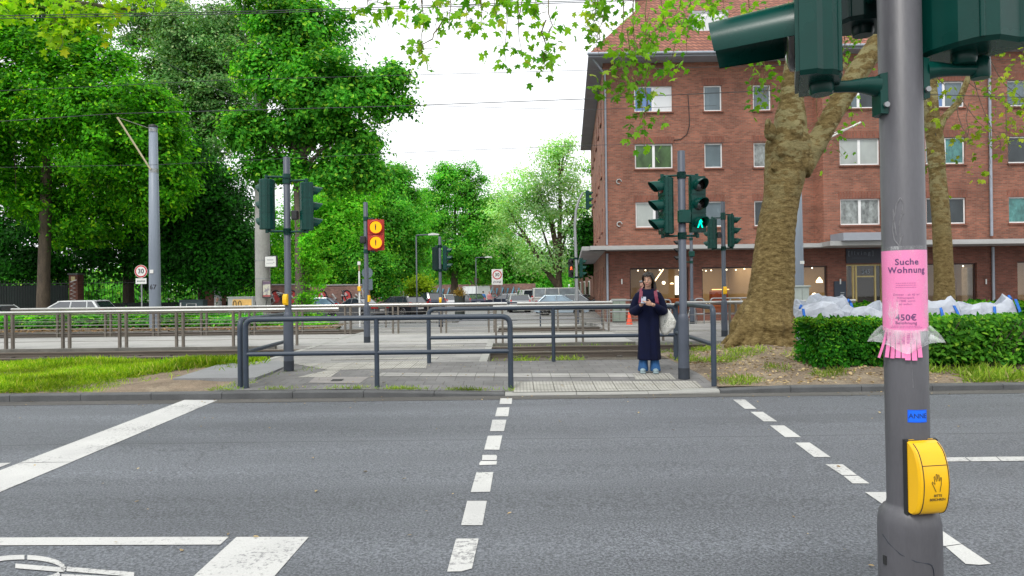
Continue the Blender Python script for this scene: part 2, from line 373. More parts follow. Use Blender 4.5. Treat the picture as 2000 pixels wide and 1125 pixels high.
def grid(x0, x1, y0, y1, nx, ny, zf, skip=None):
    b = MB(); vs = [(x0 + (x1 - x0) * i / nx, y0 + (y1 - y0) * j / ny) for j in range(ny + 1) for i in range(nx + 1)]
    fs = [(j * (nx + 1) + i, j * (nx + 1) + i + 1, (j + 1) * (nx + 1) + i + 1, (j + 1) * (nx + 1) + i) for j in range(ny) for i in range(nx)]
    return b.add([(x, y, zf(x, y)) for x, y in vs], fs, True)
struct('island_pavement', grid(-4.3, 2.95, 9.80, 12.86, 40, 20, zi), M_pave)
b = MB()
for i in range(4): b.box(-.65 + i * .92, -.65 + (i + 1) * .92 - .006, 12.86, 12.94, -.1, .152)
for i in range(8): b.box(-12.2 + i * .92, -12.2 + (i + 1) * .92 - .006, 13.55, 13.63, -.1, .10)
struct('track_edging', b, pm('dark edging', (.06, .055, .05), .85, .3, 4, bump=.4))
def hump(x, y): return .035 * math.sin(x * 1.7 + y) * math.cos(y * 2.1 - x * .6) + .02 * math.sin(x * 4.1) * math.cos(y * 3.7)
struct('verge_soil', grid(-40, -4.28, 9.79, 13.6, 120, 24, lambda x, y: .092 + lerp(0, .05, (y - 9.9) / 1.5) + max(0, hump(x, y)) * lerp(0, 1, (y - 9.8) / .6) * lerp(0, 1, (-4.3 - x) / .5)), M_dirt)
def zright(x, y):
    m = .24 * math.exp(-((x - 5.3) ** 2 / 2.2 + (y - 14.2) ** 2 / 2.6))
    return .078 + lerp(0, .07, (y - 9.9) / 1.4) + m + hump(x, y) * lerp(0, 1, (y - 9.85) / .8) * lerp(0, 1, (x - 2.95) / .6)
struct('verge_soil', grid(2.94, 42, 9.79, 14.4, 150, 24, zright), M_dirt)
struct('track_bed', MB().box(-80, 80, 12.85, 25.4, -.5, .015), M_ballast)
slab = [G(x, y, .17) for x, y in ((338, 740), (498, 738.5), (528, 728), (562, 714), (545, 704.5), (433, 710.5))]
struct('concrete_slab', MB().prism([(p.x, p.y) for p in slab], .05, .178, 'z'), pm('slab concrete', (.20, .205, .21), .85, .12, 2, fine=.15, fscale=70))
# crossing surface over both tracks, broken by the rail grooves
R1, R2, R3, R4 = 14.85, 16.30, 22.85, 24.30
b = MB(); ed = MB(); X0, X1 = -4.85, -.65; YL = [12.861]
for r in (R1, R2, R3, R4): YL += [r - .075, r + .075]
YL += [25.39]
for i in range(0, len(YL), 2): b.box(X0, X1, YL[i], YL[i + 1], -.2, .150)
b.box(3.1, 9.5, 17.2, 25.39, -.2, .1502)
struct('track_crossing', b, paving('crossing slabs', (.245, .24, .23), .6, .3, (.16, .155, .15), .006, .08))
for x in (X0 - .16, X1 + .005):
    for i in range(0, len(YL), 2): ed.box(x, x + .155, YL[i], YL[i + 1], -.2, .156)
struct('crossing_edging', ed, M_kerblow)
struct('tram_platform', MB().box(-80, -4.86, 17.35, 21.9, -.3, .145).box(-.64, 80, 17.35, 21.9, -.3, .145).box(-4.856, -.644, 17.35, 21.9, -.3, .1535), M_plat)
b = MB()
for i in range(-40, 40):
    for y0, y1 in ((17.25, 17.35), (21.9, 22.0)):
        if i in (-3, -2): continue
        b.box(i * 2 + .004, i * 2 + 1.996, y0, y1, -.3, .15)
struct('platform_edge', b, pm('edge concrete', (.13, .125, .11), .85, .25, 3, bump=.3))
b = MB()
for r in (R1, R2, R3, R4):
    sec = [(-.065, .0), (.065, .0), (.065, .012), (.012, .028), (.012, .10), (.036, .112), (.036, .142), (.03, .148), (-.03, .148), (-.036, .142), (-.036, .112), (-.012, .10), (-.012, .028), (-.065, .012)]
    b.loft([[(X, r + y, z) for y, z in sec] for X in (-80, 80)], True, False)
struct('tram_rail', b, pm('rail steel', (.20, .17, .145), .34, .2, 5, metal=.75, stretch=(.1, 3, 3)))
b = MB()
for i in range(-30, 60):
    for r in (R1, R2): b.box(i * .75, i * .75 + .12, r - .13, r + .13, .016, .05)
struct('rail_fastening', b, pm('rail clips', (.09, .08, .07), .8, .3, 8))
# beyond the tracks
def zfar(x, y): return lerp(.10, -.36, (y - 25.4) / 4.5)
struct('far_road', grid(-120, 120, 25.4, 30.4, 12, 8, zfar).box(-120, 120, 30.4, 140, -.5, -.36), M_far_asph)
struct('far_pavement', MB().prism([(4.3, 31.2), (40, 31.2), (40, 36), (5.2, 36), (6.9, 58), (5.6, 58), (3.6, 36)], -.5, -.2, 'z'), paving('far slabs', (.26, .255, .24), .3, .3))
struct('far_pavement', MB().box(-60, -3.2, 39.2, 46, -.5, -.27), MATS['far slabs'])
struct('traffic_island', MB().prism([(1.2 + 1.9 * math.cos(t * PI / 8), 30.6 + (1.1 if t < 9 else 1.1) * math.sin(t * PI / 8)) for t in range(16)], -.5, -.10, 'z'), M_kerblow)
b = MB()
for x in (-3.8, -1.4, 1.0, 3.0):
    b.box(x, x + .5, 33, 33.6, -.36, -.352)
for i in range(6): b.box(-7.6 + i * 2.2, -6.4 + i * 2.2, 29.9, 30.1, -.36, -.352)
struct('far_road_marking', b, M_paint)
struct('hedge_bed', grid(-60, -6.6, 25.35, 29.2, 60, 10, lambda x, y: .12 + .10 * math.sin(min(1, max(0, (y - 25.35) / 3.8)) * PI) + .3 * hump(x, y)), M_soil_dark)
struct('park_ground', MB().box(-140, P(520, 600, 41).x, 41.3, 140, -.5, -.33), M_soil_dark)  # dark soil sheet, its tone also standing in for the shade under the trees
_gm = pm('gutter grime', (.085, .082, .076), .9, .3, 2.5, fine=.35, fscale=50, stretch=(.3, 2, 1))
struct('gutter', MB().add([(-22, 9.36, zroad(9.36) + .004), (22, 9.36, zroad(9.36) + .004), (22, 9.645, zroad(9.645) + .004), (-22, 9.645, zroad(9.645) + .004)], [(0, 1, 2, 3)]), _gm)
# ------------------------------------------------------------------ road markings
def marking(name, polys, off=.005):
    b = MB()
    for pl in polys:
        ps = [GR(x, y) for x, y in pl]
        b.add([(p.x, p.y, zroad(p.y) + off) for p in ps], [tuple(range(len(ps)))])
    return struct(name, b, M_paint)
def z2(l): return [(700 + x / 2.857, 740 + y / 2.857) for x, y in l]
def z3(l): return [(1400 + x / 2.922, 740 + y / 2.922) for x, y in l]
marking('stop_line', [[(360.5, 781.5), (425, 782), (140, 903), (38.5, 904.5)], [(37.5, 905.2), (139, 903.6), (0, 962), (-200, 1046), (-620, 1230), (-620, 1150), (-200, 996)]])
marking('lane_line', [[(-300, 911), (22, 904.8), (-6, 915.5), (-300, 921)]])
marking('lane_line', [[(1833, 894.5), (1884, 894), (1894, 902), (1833, 902.5)], [(1886, 894), (1945, 893), (1955, 901.5), (1897, 902)], [(1947, 893), (2300, 890), (2300, 899), (1957, 901.4)]])
marking('cycle_box_line', [[(-500, 1053), (447, 1049.6), (430, 1065), (-500, 1068)]])
marking('cycle_stop_line', [[(462, 1050), (603, 1050), (520, 1145), (430, 1240), (260, 1240), (380, 1125)]])
marking('crossing_line', [z2(l) for l in (
    [(793, 110), (858, 110), (855, 142), (787, 142)], [(775, 162), (843, 160), (836, 211), (763, 211)], [(748, 230), (826, 230), (812, 294), (734, 294)],
    [(722, 320), (803, 318), (786, 398), (702, 397)], [(692, 427), (768, 427), (774, 436), (770, 456), (690, 456)], [(684, 461), (774, 461), (770, 481), (676, 484), (674, 474)],
    [(658, 525), (753, 523), (735, 633), (627, 635)], [(607, 684), (717, 684), (692, 820), (573, 820)], [(545, 895), (671, 895), (634, 1062), (575, 1078), (495, 1080)])])
marking('crossing_line', [z3(l) for l in (
    [(92, 120), (160, 120), (228, 173), (160, 173)], [(192, 190), (262, 190), (345, 245), (268, 245)], [(303, 268), (385, 268), (480, 335), (390, 335)],
    [(447, 366), (530, 366), (650, 449), (556, 449)], [(620, 490), (718, 490), (800, 552), (716, 552)], [(722, 556), (806, 556), (872, 600), (775, 600)], [(845, 649), (962, 649), (1150, 785), (1045, 785)],
    [(1095, 822), (1215, 822), (1395, 945), (1302, 958), (1275, 955)], [(1306, 962), (1398, 948), (1565, 1060), (1500, 1066), (1420, 1060)])])
def strip(pts, wd):
    o = []
    for i in range(len(pts) - 1):
        a, c = Vector(pts[i]), Vector(pts[i + 1]); d = (c - a).normalized(); n = Vector((-d.y, d.x)) * wd / 2
        o.append([tuple(a + n), tuple(c + n), tuple(c - n), tuple(a - n)])
    return o
arc = lambda cx, cy, rx, ry, a0, a1, n=10: [(cx + rx * math.cos(R(a0 + (a1 - a0) * i / n)), cy - ry * math.sin(R(a0 + (a1 - a0) * i / n))) for i in range(n + 1)]
marking('bicycle_symbol', strip(arc(42, 1112, 82, 22, -10, 82), 9) + strip(arc(42, 1112, 82, 22, 86, 180), 9) + strip([(30, 1107), (126, 1115)], 9) + strip([(130, 1113), (262, 1124)], 9) + strip(arc(42, 1112, 82, 24, -60, -25, 5), 8) + strip([(120, 1128), (300, 1136)], 10) + strip(arc(250, 1160, 90, 26, 0, 180), 9), .006)
# ------------------------------------------------------------------ tactile paving on the island
def rib(name, base, per, ang):
    m, nt, out = mk(name); b = _n(nt, 'ShaderNodeBsdfPrincipled'); nt.links.new(b.outputs[0], out.inputs[0])
    tc = _n(nt, 'ShaderNodeTexCoord'); mp = _n(nt, 'ShaderNodeMapping'); mp.inputs['Rotation'].default_value = (0, 0, ang); nt.links.new(tc.outputs['Object'], mp.inputs[0])
    wv = _n(nt, 'ShaderNodeTexWave', wave_type='BANDS', bands_direction='X', wave_profile='SIN'); _in(wv, Scale=2 * PI / per / 20.0 * 1.0); nt.links.new(mp.outputs[0], wv.inputs[0])
    k = ramp(nt, wv.outputs['Fac'], [(.25, (.80,) * 3), (.5, (1.03,) * 3)])
    f = noise(nt, tc.outputs['Object'], 2.5, 5, .7); c = ramp(nt, f, [(.3, tuple(x * .7 for x in base)), (.65, base)]); c = mixc(nt, 1, c, k, 'MULTIPLY')
    br = _n(nt, 'ShaderNodeTexBrick'); br.offset = 0; br.inputs['Mortar Size'].default_value = .006; _in(br, Scale=1); br.inputs['Brick Width'].default_value = .30; br.inputs['Row Height'].default_value = .30
    br.inputs['Color1'].default_value = (1, 1, 1, 1); br.inputs['Color2'].default_value = (.84, .84, .82, 1); br.inputs['Mortar'].default_value = (.35, .34, .32, 1); nt.links.new(tc.outputs['Object'], br.inputs[0])
    c = mixc(nt, 1, c, br.outputs[0], 'MULTIPLY'); nt.links.new(c, b.inputs['Base Color']); _in(b, Roughness=.85)
    bn = _n(nt, 'ShaderNodeBump'); _in(bn, Strength=.6, Distance=.006); nt.links.new(wv.outputs['Fac'], bn.inputs['Height']); nt.links.new(bn.outputs[0], b.inputs['Normal'])
    return m
M_tact = rib('ribbed tiles', (.40, .39, .355), .05, 0); M_light = paving('pale slabs', (.30, .295, .28), .3, .3, (.12, .12, .11), .006, .1, 0)
def onisland(name, polys, mat, off=.005, n=10):
    b = MB()
    for (a, c_, d, e) in polys:
        def gi(x, y):
            z = .1
            for _ in range(25): p = G(x, y, z); z = .5 * z + .5 * zi(p.x, max(9.8, p.y))
            return p
        A, B_, C_, D_ = [gi(x, y) for x, y in (a, c_, d, e)]
        for i in range(n):
            for j in range(4):
                q = []
                for u, v in ((i / n, j / 4), ((i + 1) / n, j / 4), ((i + 1) / n, (j + 1) / 4), (i / n, (j + 1) / 4)):
                    p = A.lerp(B_, u).lerp(D_.lerp(C_, u), v); q.append((p.x, p.y, zi(p.x, max(9.8, p.y)) + off))
                b.add(q, [(0, 1, 2, 3)])
    return struct(name, b, mat)
onisland('tactile_paving', [((1004.6, 746), (1359, 744.5), (1380, 762), (1001, 766.5)), ((1234.6, 729.5), (1308, 729.5), (1321, 741.8), (1241.5, 741.8))], M_tact)
onisland('tactile_paving', [((573, 710.6), (836, 705), (832, 719.4), (640, 723)), ((640, 723.4), (665, 723), (646, 737), (579, 737.4))], M_tact)
onisland('pale_paving_strip', [((747, 728), (1000, 729.5), (1000, 736.5), (735, 735.5)), ((1000.5, 729.5), (1234, 730), (1240.5, 737), (1000.5, 737))], M_light)
onisland('utility_cover', [((615, 737.5), (720.6, 736.6), (701, 750), (602, 748))], pm('cover concrete', (.24, .225, .215), .8, .1, 4, fine=.15))
onisland('cover_slot', [((650, 741.5), (672, 741), (668, 745), (645, 745.5))], pm('slot', (.03, .03, .03), .8), .009)
b = MB()
for x0, x1, y0, y1 in ((-4.4, -1.0, 18.1, 18.4), (-2.6, -1.2, 16.62, 16.9), (-3.6, -1.5, 13.5, 13.8), (-4.8, 6, 21.3, 21.6), (3.2, 8.0, 21.0, 21.3)): b.box(x0, x1, y0, y1, .12, .1575)
struct('tactile_paving', b, M_tact)
# ------------------------------------------------------------------ grass, weeds and litter
rng = np.random.default_rng(11)
def grass(name, xy, zf, h, mat, tilt=.35):
    n = len(xy); pos = np.column_stack([xy, [zf(x, y) for x, y in xy]]); u = np.column_stack([rng.normal(size=(n, 2)) * tilt, np.ones(n)])
    nr = rng.normal(size=(n, 3)); o = leaves(name, pos, nr, h, mat, None, rng, BLADE, u); return tag(o, kind='stuff')
M_grass = leafmat('grass blades', (.10, .24, .010), (.31, .47, .02), .45, .8, (.48, .46, .14))
M_grass2 = leafmat('dry grass', (.11, .23, .02), (.30, .42, .05), .35, .8, (.42, .38, .2))
zl = lambda x, y: .10 + lerp(0, .05, (y - 9.9) / 1.5)
x = rng.uniform(-13.5, -4.6, 90000); y = rng.uniform(9.84, 13.6, 90000)
nz = np.sin(x * 2.3 + y) * .3 + np.sin(x * 5.1 - y * 3) * .25 + rng.normal(size=90000) * .3
k = x < -6.7 + (y - 9.84) * .38 + nz
x, y = x[k], y[k]; h = rng.uniform(.05, .13, len(x)) * (1 + .5 * np.sin(x * 1.3) * np.sin(y * 2)) + np.where((y > 12.6) & (x > -6.5), .10, 0)
grass('grass', np.column_stack([x, y]), zl, h, M_grass, .55)
x = rng.uniform(3.0, 17, 60000); y = rng.uniform(9.84, 14.2, 60000)
pat = np.sin(x * 2.1 + 1) * np.sin(y * 2.9 + x) + .5 * np.sin(x * 5.3 - y * 4.1)
den = np.where(x > 6.3, .5, -.55) + .35 * (x > 7.3) + .8 * ((x < 4.6) & (y > 12.3))
k = (pat + rng.normal(size=60000) * .25 + den > .22) & ~((x > 5.4) & (y > 11.0)) & ~((y > 13.2) & (x > 4.3))
x, y = x[k], y[k]
grass('grass', np.column_stack([x, y]), zright, rng.uniform(.04, .12, len(x)) * (1 + .8 * (x > 6.5)), M_grass2, .6)
x = np.concatenate([rng.uniform(-.45, 1.6, 1500), rng.uniform(-2.3, 0.02, 1500), rng.uniform(-4.4, -2.2, 500), rng.normal(-4.2, .12, 500), rng.uniform(-.6, 8, 2600)]); y = np.concatenate([rng.uniform(13.0, 14.6, 1500), rng.normal(9.87, .035, 1500), rng.normal(9.88, .05, 500), rng.uniform(9.9, 12.2, 500), 16.75 + np.abs(rng.normal(0, .22, 2600))])
y = np.clip(y, 9.82, 17.2); x = np.where((y > 9.9) & (y < 12.3), x + (y - 10) * .25, x)
k = np.sin(x * 7) + rng.normal(size=len(x)) * .6 > 0; x, y = x[k], y[k]
grass('weeds', np.column_stack([x, y]), lambda a, c: zi(a, c) if c < 13 else .02, rng.uniform(.03, .08, len(x)) * np.where(y > 13, 1.9, 1), M_grass2, .8)
x = rng.uniform(3.0, 9, 2600); y = rng.uniform(9.9, 13.6, 2600); m = len(x)
pos = np.column_stack([x, y, [zright(a, c) + .012 for a, c in zip(x, y)]])
o = leaves('leaf_litter', pos, np.column_stack([rng.normal(size=(m, 2)) * .35, np.ones(m)]), rng.uniform(.03, .075, m), leafmat('dead leaves', (.20, .13, .06), (.46, .36, .2), .1, 1.0), None, rng); tag(o, kind='stuff')
x = rng.uniform(-30, -6.7, 2500); y = rng.uniform(25.4, 27.0, 2500); m = len(x)
o = leaves('leaf_litter', np.column_stack([x, y, np.full(m, .17)]), np.column_stack([rng.normal(size=(m, 2)) * .5, np.ones(m)]), rng.uniform(.06, .15, m), leafmat('brown leaves', (.12, .06, .025), (.36, .22, .1), .1, 1.0), None, rng); tag(o, kind='stuff')
x = rng.uniform(-4, 2.8, 120); y = rng.uniform(9.9, 12.7, 120)
o = leaves('leaf_litter', np.column_stack([x, y, [zi(a, c) + .008 for a, c in zip(x, y)]]), np.column_stack([rng.normal(size=(120, 2)) * .2, np.ones(120)]), rng.uniform(.02, .05, 120), MATS['dead leaves'], None, rng); tag(o, kind='stuff')
x = rng.uniform(-7, 6, 150); y = np.where(rng.random(150) < .45, rng.uniform(9.2, 9.62, 150), rng.uniform(3.8, 9.6, 150))
o = leaves('leaf_litter', np.column_stack([x, y, zroad(y) + .012]), np.column_stack([rng.normal(size=(150, 2)) * .2, np.ones(150)]), rng.uniform(.018, .045, 150), MATS['dead leaves'], None, rng); tag(o, kind='stuff')
# ------------------------------------------------------------------ street furniture materials
M_pole = pm('blue grey pole paint', (.058, .070, .095), .5, .10, 3, fine=.05, fscale=60, bump=.04, bscale=120)
M_polenear = pm('grey pole paint', (.082, .082, .092), .45, .14, 5, fine=.06, fscale=120, bump=.05, bscale=60, stretch=(1, 1, .25), col2=(.150, .150, .160), thr=(.56, .66))
M_band = pm('bitumen band', (.018, .024, .035), .6, .2, 6)
M_green = pm('signal green', (.001, .042, .033), .27, .2, 4, spec=.26, bump=.03, bscale=200)
M_greend = pm('signal green dark', (.0015, .018, .016), .4, .15, 5, spec=.3)
M_visin = pm('visor inside', (.010, .014, .015), .75, .2, 8, bump=.2)
M_black = pm('black plastic', (.012, .013, .014), .5, .2, 8)
M_lens = pm('dark lens', (.02, .016, .014), .2, .3, 20, coat=.6)
M_lensred = pm('red lens', (.16, .012, .012), .25, .3, 30, coat=.5)
M_rail = pm('railing paint', (.027, .041, .062), .45, .12, 4, bump=.03, bscale=100, fine=.06)
M_galv = pm('galvanised steel', (.30, .31, .32), .4, .12, 5, metal=.5)
M_yellow = pm('yellow plastic', (.84, .47, .004), .33, .05, 8, spec=.5)
M_white = pm('white enamel', (.72, .72, .70), .45, .06, 6)
M_redpaint = pm('sign red', (.50, .012, .02), .4, .06, 6)
M_ink = pm('black ink', (.015, .014, .02), .6, .1, 10)
E_green = emat('green light', (.0, 1.0, .62), 1.6)
E_red = emat('red light', (1.0, .05, .03), 1.6)
E_redflesh = emat('red figure light', (1.0, .16, .05), 2.2)
E_orange = emat('amber light', (1.0, .42, .015), 1.4)
HEADC = {}
def head_meshes(n, ch, wd, dp, vl, tun=False):
    key = (n, ch, wd, dp, vl, tun)
    if key in HEADC: return HEADC[key]
    H = n * ch; rl = ch * (.345 if ch < .4 else .395)
    b = MB()
    sec = [(-wd / 2, -.015), (-wd / 2, .03), (-wd * .44, .045), (-wd * .40, dp * .72), (-wd * .30, dp * .92), (-wd * .12, dp), (wd * .12, dp), (wd * .30, dp * .92), (wd * .40, dp * .72), (wd * .44, .045), (wd / 2, .03), (wd / 2, -.015)]
    def ring(z, k=1.0): return [(x * k, y * (k if y > 0 else 1), z) for x, y in sec]
    rs = [ring(0, .94), ring(.012)]
    for i in range(1, n): rs += [ring(i * ch - .004), ring(i * ch - .004, .975), ring(i * ch + .004, .975), ring(i * ch + .004)]
    rs += [ring(H - .012), ring(H, .94)]
    b.loft(rs, True, False)
    for x in (-wd * .30, wd * .30): b.tube([(x, dp * .90, .01), (x, dp * .90, H - .01)], .008, 6)
    b.lathe([(.03, -.03), (.034, -.02), (.034, .0), (.03, H + .02), (.024, H + .03)], 12, (0, dp * .45, 0))
    for i in range(n):
        zc = i * ch + ch / 2; b.box(-wd * .47, wd * .47, -.026, -.0155, i * ch + .012, (i + 1) * ch - .012)
    hm = b.mesh('signal_head')
    b = MB(); r0 = rl; na = 22
    for lay, rr in ((0, rl), (1, rl - .006)):
        rows = []
        for j in range(6):
            t = j / 5; row = []
            for k in range(na + 1):
                a = R(-128 + 256 * k / na) if not tun else R(-104 + 208 * k / na); L = vl * (.30 + .70 * (0.5 + 0.5 * math.cos(a * 1.18)) ** .8) if not tun else vl * (.93 + .07 * math.cos(a))
                rad = rr * (1 - .10 * t); row.append((rad * math.sin(a), -.026 - L * t, rad * math.cos(a) - .012 * t))
            rows.append(row)
        b.loft(rows, False, True, False)
        if lay == 0: outer = rows[-1]
        else: b.loft([outer, rows[-1]], False, False, False)
    vm = b.mesh('visor')
    b = MB(); b.lathe([(rl * .97, 0), (rl * .94, .012), (rl * .7, .022), (rl * .35, .028), (.004, .03)], 24, cap=True); b.xf(Matrix.Rotation(R(90), 4, 'X')); b.xf(Matrix.Translation((0, -.027, 0)))
    lm = b.mesh('lens')
    for m in (hm, vm, lm): fixn(m)
    HEADC[key] = (hm, vm, lm); return HEADC[key]
def inst(me, name, mat, parent, loc=None, rz=0):
    o = bpy.data.objects.new(name, me); COL.objects.link(o); o.parent = parent
    if not me.materials: me.materials.append(mat)
    if me.materials[0] != mat:
        o.material_slots[0].link = 'OBJECT'; o.material_slots[0].material = mat
    if loc is not None: o.location = loc
    o.rotation_euler = (0, 0, rz); return o
def head(parent, loc, rz, n=3, ch=.29, wd=.255, dp=.15, vl=.21, mats=None, lit=None, visor=True, body=None, label=None, tun=False):
    """signal head facing local -Y; loc = bottom of its back"""
    hm, vm, lm = head_meshes(n, ch, wd, dp, vl, tun)
    h = inst(hm, 'signal_head', body or M_green, parent, loc, rz)
    if label: h['label'] = label
    for i in range(n):
        zc = i * ch + ch / 2
        if visor: inst(vm, 'visor', body or M_green, h, (0, 0, zc))
        inst(lm, 'lens', (mats or {}).get(i, M_lens), h, (0, 0, zc))
    return h
def pole(parent, H, r=.057, R0=.084, hb=1.0, mat=None, band=.17, lean=0.0):
    m = mat or M_pole
    b = MB().lathe([(R0, .0), (R0, hb - .10), (R0 * .97, hb - .055), (R0 * .88, hb - .02), (r * 1.12, hb), (r, hb + .015), (r, H - .005), (r * .9, H)], 28)
    o = b.build('pole', m, parent)
    if band: MB().lathe([(R0 + .003, 0), (R0 + .003, band)], 28).build('base_band', M_band, parent)
    return o
def bracket(parent, z, x, y=0.0, rad=.018, pr=.057):
    b = MB().tube([(0, 0, z), (x * .5, y * .5, z), (x, y, z)], rad, 10); s = 1 if x > 0 else -1
    b.lathe([(pr + .012, -.05), (pr + .012, .05)], 16, (0, 0, z)); b.lathe([(.028, -.03), (.028, .03)], 12, (x, y, z))
    return b.build('bracket', M_green, parent)
def button(parent, z, ang, s=1.0, pr=.057, mat=None):
    """yellow push button box on the pole, facing angle ang (0 = towards the road at -Y)"""
    b = MB(); prof = [(0, -.09), (.045, -.09), (.062, -.06), (.068, 0), (.06, .055), (.035, .09), (0, .09)]
    b.loft([[(x, -(pr - .01) - y * (1 if abs(x) < .034 else .8), zz) for y, zz in prof] for x in (-.04, -.034, .034, .04)], True, False)
    o = b.build('push_button', mat or M_yellow, parent, (0, 0, z), ang); o.scale = (s, 1, s); return o
# ------------------------------------------------------------------ railings of round tube
def bend(p0, c, p1, r, n=6):
    """points rounding the corner c between p0 and p1"""
    p0, c, p1 = Vector(p0), Vector(c), Vector(p1); a = c + (p0 - c).normalized() * r; e = c + (p1 - c).normalized() * r
    return [(a * (1 - t) ** 2 + c * 2 * t * (1 - t) + e * t * t) for t in [i / n for i in range(n + 1)]]
def railing(label, a, e, za, ze, zt, zm, posts=(), rad=.039, ends=(True, True), mat=None, group=None, mids=None):
    a, e = Vector(a), Vector(e); d = e - a; t = thing('railing', label, 'railing', (a.x, a.y, 0), 0, group); m = mat or M_rail
    A0, A1, B0, B1 = Vector((0, 0, za)), Vector((0, 0, zt)), Vector((d.x, d.y, ze)), Vector((d.x, d.y, zt))
    pts = ([A0] + bend(A0, A1, B1, .13) if ends[0] else [A1]) + (bend(A1, B1, B0, .13) + [B0] if ends[1] else [B1])
    MB().tube(pts, rad, 14).build('top_rail', m, t)
    for z in (mids or [zm]): MB().tube([(0, 0, z), (d.x, d.y, z)], rad * .86, 12).build('lower_rail', m, t)
    for f in posts:
        MB().tube([(d.x * f, d.y * f, lerp(za, ze, f)), (d.x * f, d.y * f, zt - .01)], rad * .92, 12).build('post', m, t)
    return t
def topz(px, py, D): return P(px, py, D).z
zt1 = topz(735, 621, 10.0); zm1 = topz(735, 689, 10.0)
railing('front dark blue tube railing along the kerb, beside the cross-walk gap', (P(480, 700, 10.0).x, 10.0), (P(997, 700, 10.0).x, 10.0), .10, .06, zt1, zm1, (.495,))
railing('dark blue side railing running back from the left corner past the signal pole', (P(465, 700, 10.0).x, 10.08), (P(561, 610, 12.7).x, 12.75), .10, .15, zt1 - .01, zm1, ())
railing('long dark blue railing behind the woman, between pavement and tram track', (P(838, 700, 12.72).x, 12.72), (P(1319, 640, 12.72).x, 12.72), .15, .15, topz(1080, 601, 12.72), topz(1080, 657, 12.72), (.505,))
railing('short side railing right of the woman, leading from the kerb to the track', (P(1394, 700, 9.92).x, 9.92), (3.05, 12.72), .07, .15, topz(1392, 600, 9.92), topz(1392, 673, 9.92), ())
# ------------------------------------------------------------------ tram platform railings
M_bronze = pm('weathered rail post', (.15, .13, .108), .55, .2, 5, metal=.2)
M_hand = pm('handrail steel', (.52, .52, .50), .3, .06, 3, metal=.55)
M_wire = pm('wire rope', (.26, .25, .23), .4, .1, 20, metal=.6)
def tram_rail(label, x0, x1, y, z0, first, gap=1.5, wires=6, zt=1.07, endx=None):
    t = thing('platform_railing', label, 'railing', (x0, y, 0))
    L = x1 - x0
    MB().tube([(0, 0, zt), (L, 0, zt)], .034, 10).build('handrail', M_hand, t)
    MB().tube([(0, 0, zt - .055), (L, 0, zt - .055)], .02, 6).build('under_rail', M_bronze, t)
    x = first
    while x < x1:
        if x > x0:
            b = MB()
            for s in (-.085, .085): b.box(x - x0 + s - .025, x - x0 + s + .025, -.04, .04, z0, zt - .04)
            b.box(x - x0 - .06, x - x0 + .06, -.006, .006, .78, .80)
            b.build('post', M_bronze, t)
        x += gap
    b = MB()
    for i in range(wires): z = z0 + .17 + i * (zt - .30 - z0) / wires; b.tube([(0, 0, z), (L, 0, z)], .0065, 5)
    b.build('wire_ropes', M_wire, t); return t
xa = P(151, 650, 17.45).x
tram_rail('near platform railing on the left, with paired bronze posts', -22, P(662, 640, 17.45).x, 17.45, .145, xa - 9.0, (P(262, 650, 17.45).x - P(40, 650, 17.45).x) / 2)
tram_rail('far platform railing on the left, behind the near one, along the second track', P(22, 600, 21.8).x, P(990, 600, 21.8).x, 21.8, .145, P(118, 650, 21.8).x, 1.53)
tram_rail('near platform railing in the middle, right of the cross-over, with wire ropes', P(963, 600, 17.45).x, P(1322, 590, 17.45).x, 17.45, .145, P(967, 600, 17.45).x + .1, 2.05)
tram_rail('far platform railing behind the woman, beyond the track', P(1010, 600, 21.8).x, P(1196, 590, 21.8).x, 21.8, .145, P(1078, 600, 21.8).x + .1, 1.62)
tram_rail('platform railing right of the woman, ending behind the thick plane tree', P(1330, 600, 18.9).x, 9.5, 18.9, .145, P(1431, 600, 18.9).x, 3.2, 3, topz(1400, 590, 18.9))
railing('low grey tube railing on the far kerb, seen behind the woman', (P(1190, 600, 26.5).x, 26.5), (P(1310, 600, 26.5).x, 26.5), .08, .08, topz(1250, 586, 26.5), .6, (.5,), .028, mat=M_galv)
railing('dark tube railing beyond the second track, in front of the parked cars', (P(858, 600, 26.0).x, 26.0), (P(1176, 600, 26.0).x, 26.0), .08, .08, topz(1000, 591, 26.0), .35, (.30, .62), .03)
railing('brown tube railing beyond the track beside the grey pavement on the left', (P(686, 600, 26.0).x, 26.0), (P(836, 600, 26.0).x, 26.0), .08, .08, topz(760, 593, 26.0), .5, (.45,), .03, mat=M_bronze)
for i, (px, pw, lb) in enumerate(((1357, 18, 'small grey bicycle hoop left of the signal pole with the yellow box'), (1388, 60, 'long grey bicycle hoop directly behind the signal pole with the yellow box'), (1426, 44, 'grey bicycle hoop nearest the plane tree trunk, behind the tram railing'))):
    railing(lb, (P(px, 600, 25.9 + .2 * i).x, 25.9 + .2 * i), (P(px + pw, 600, 25.9 + .2 * i).x, 25.9 + .2 * i), .08, .08, topz(1380, 583, 25.9), .5, (), .025, mat=M_galv, group='bicycle hoops beyond the tram platform')
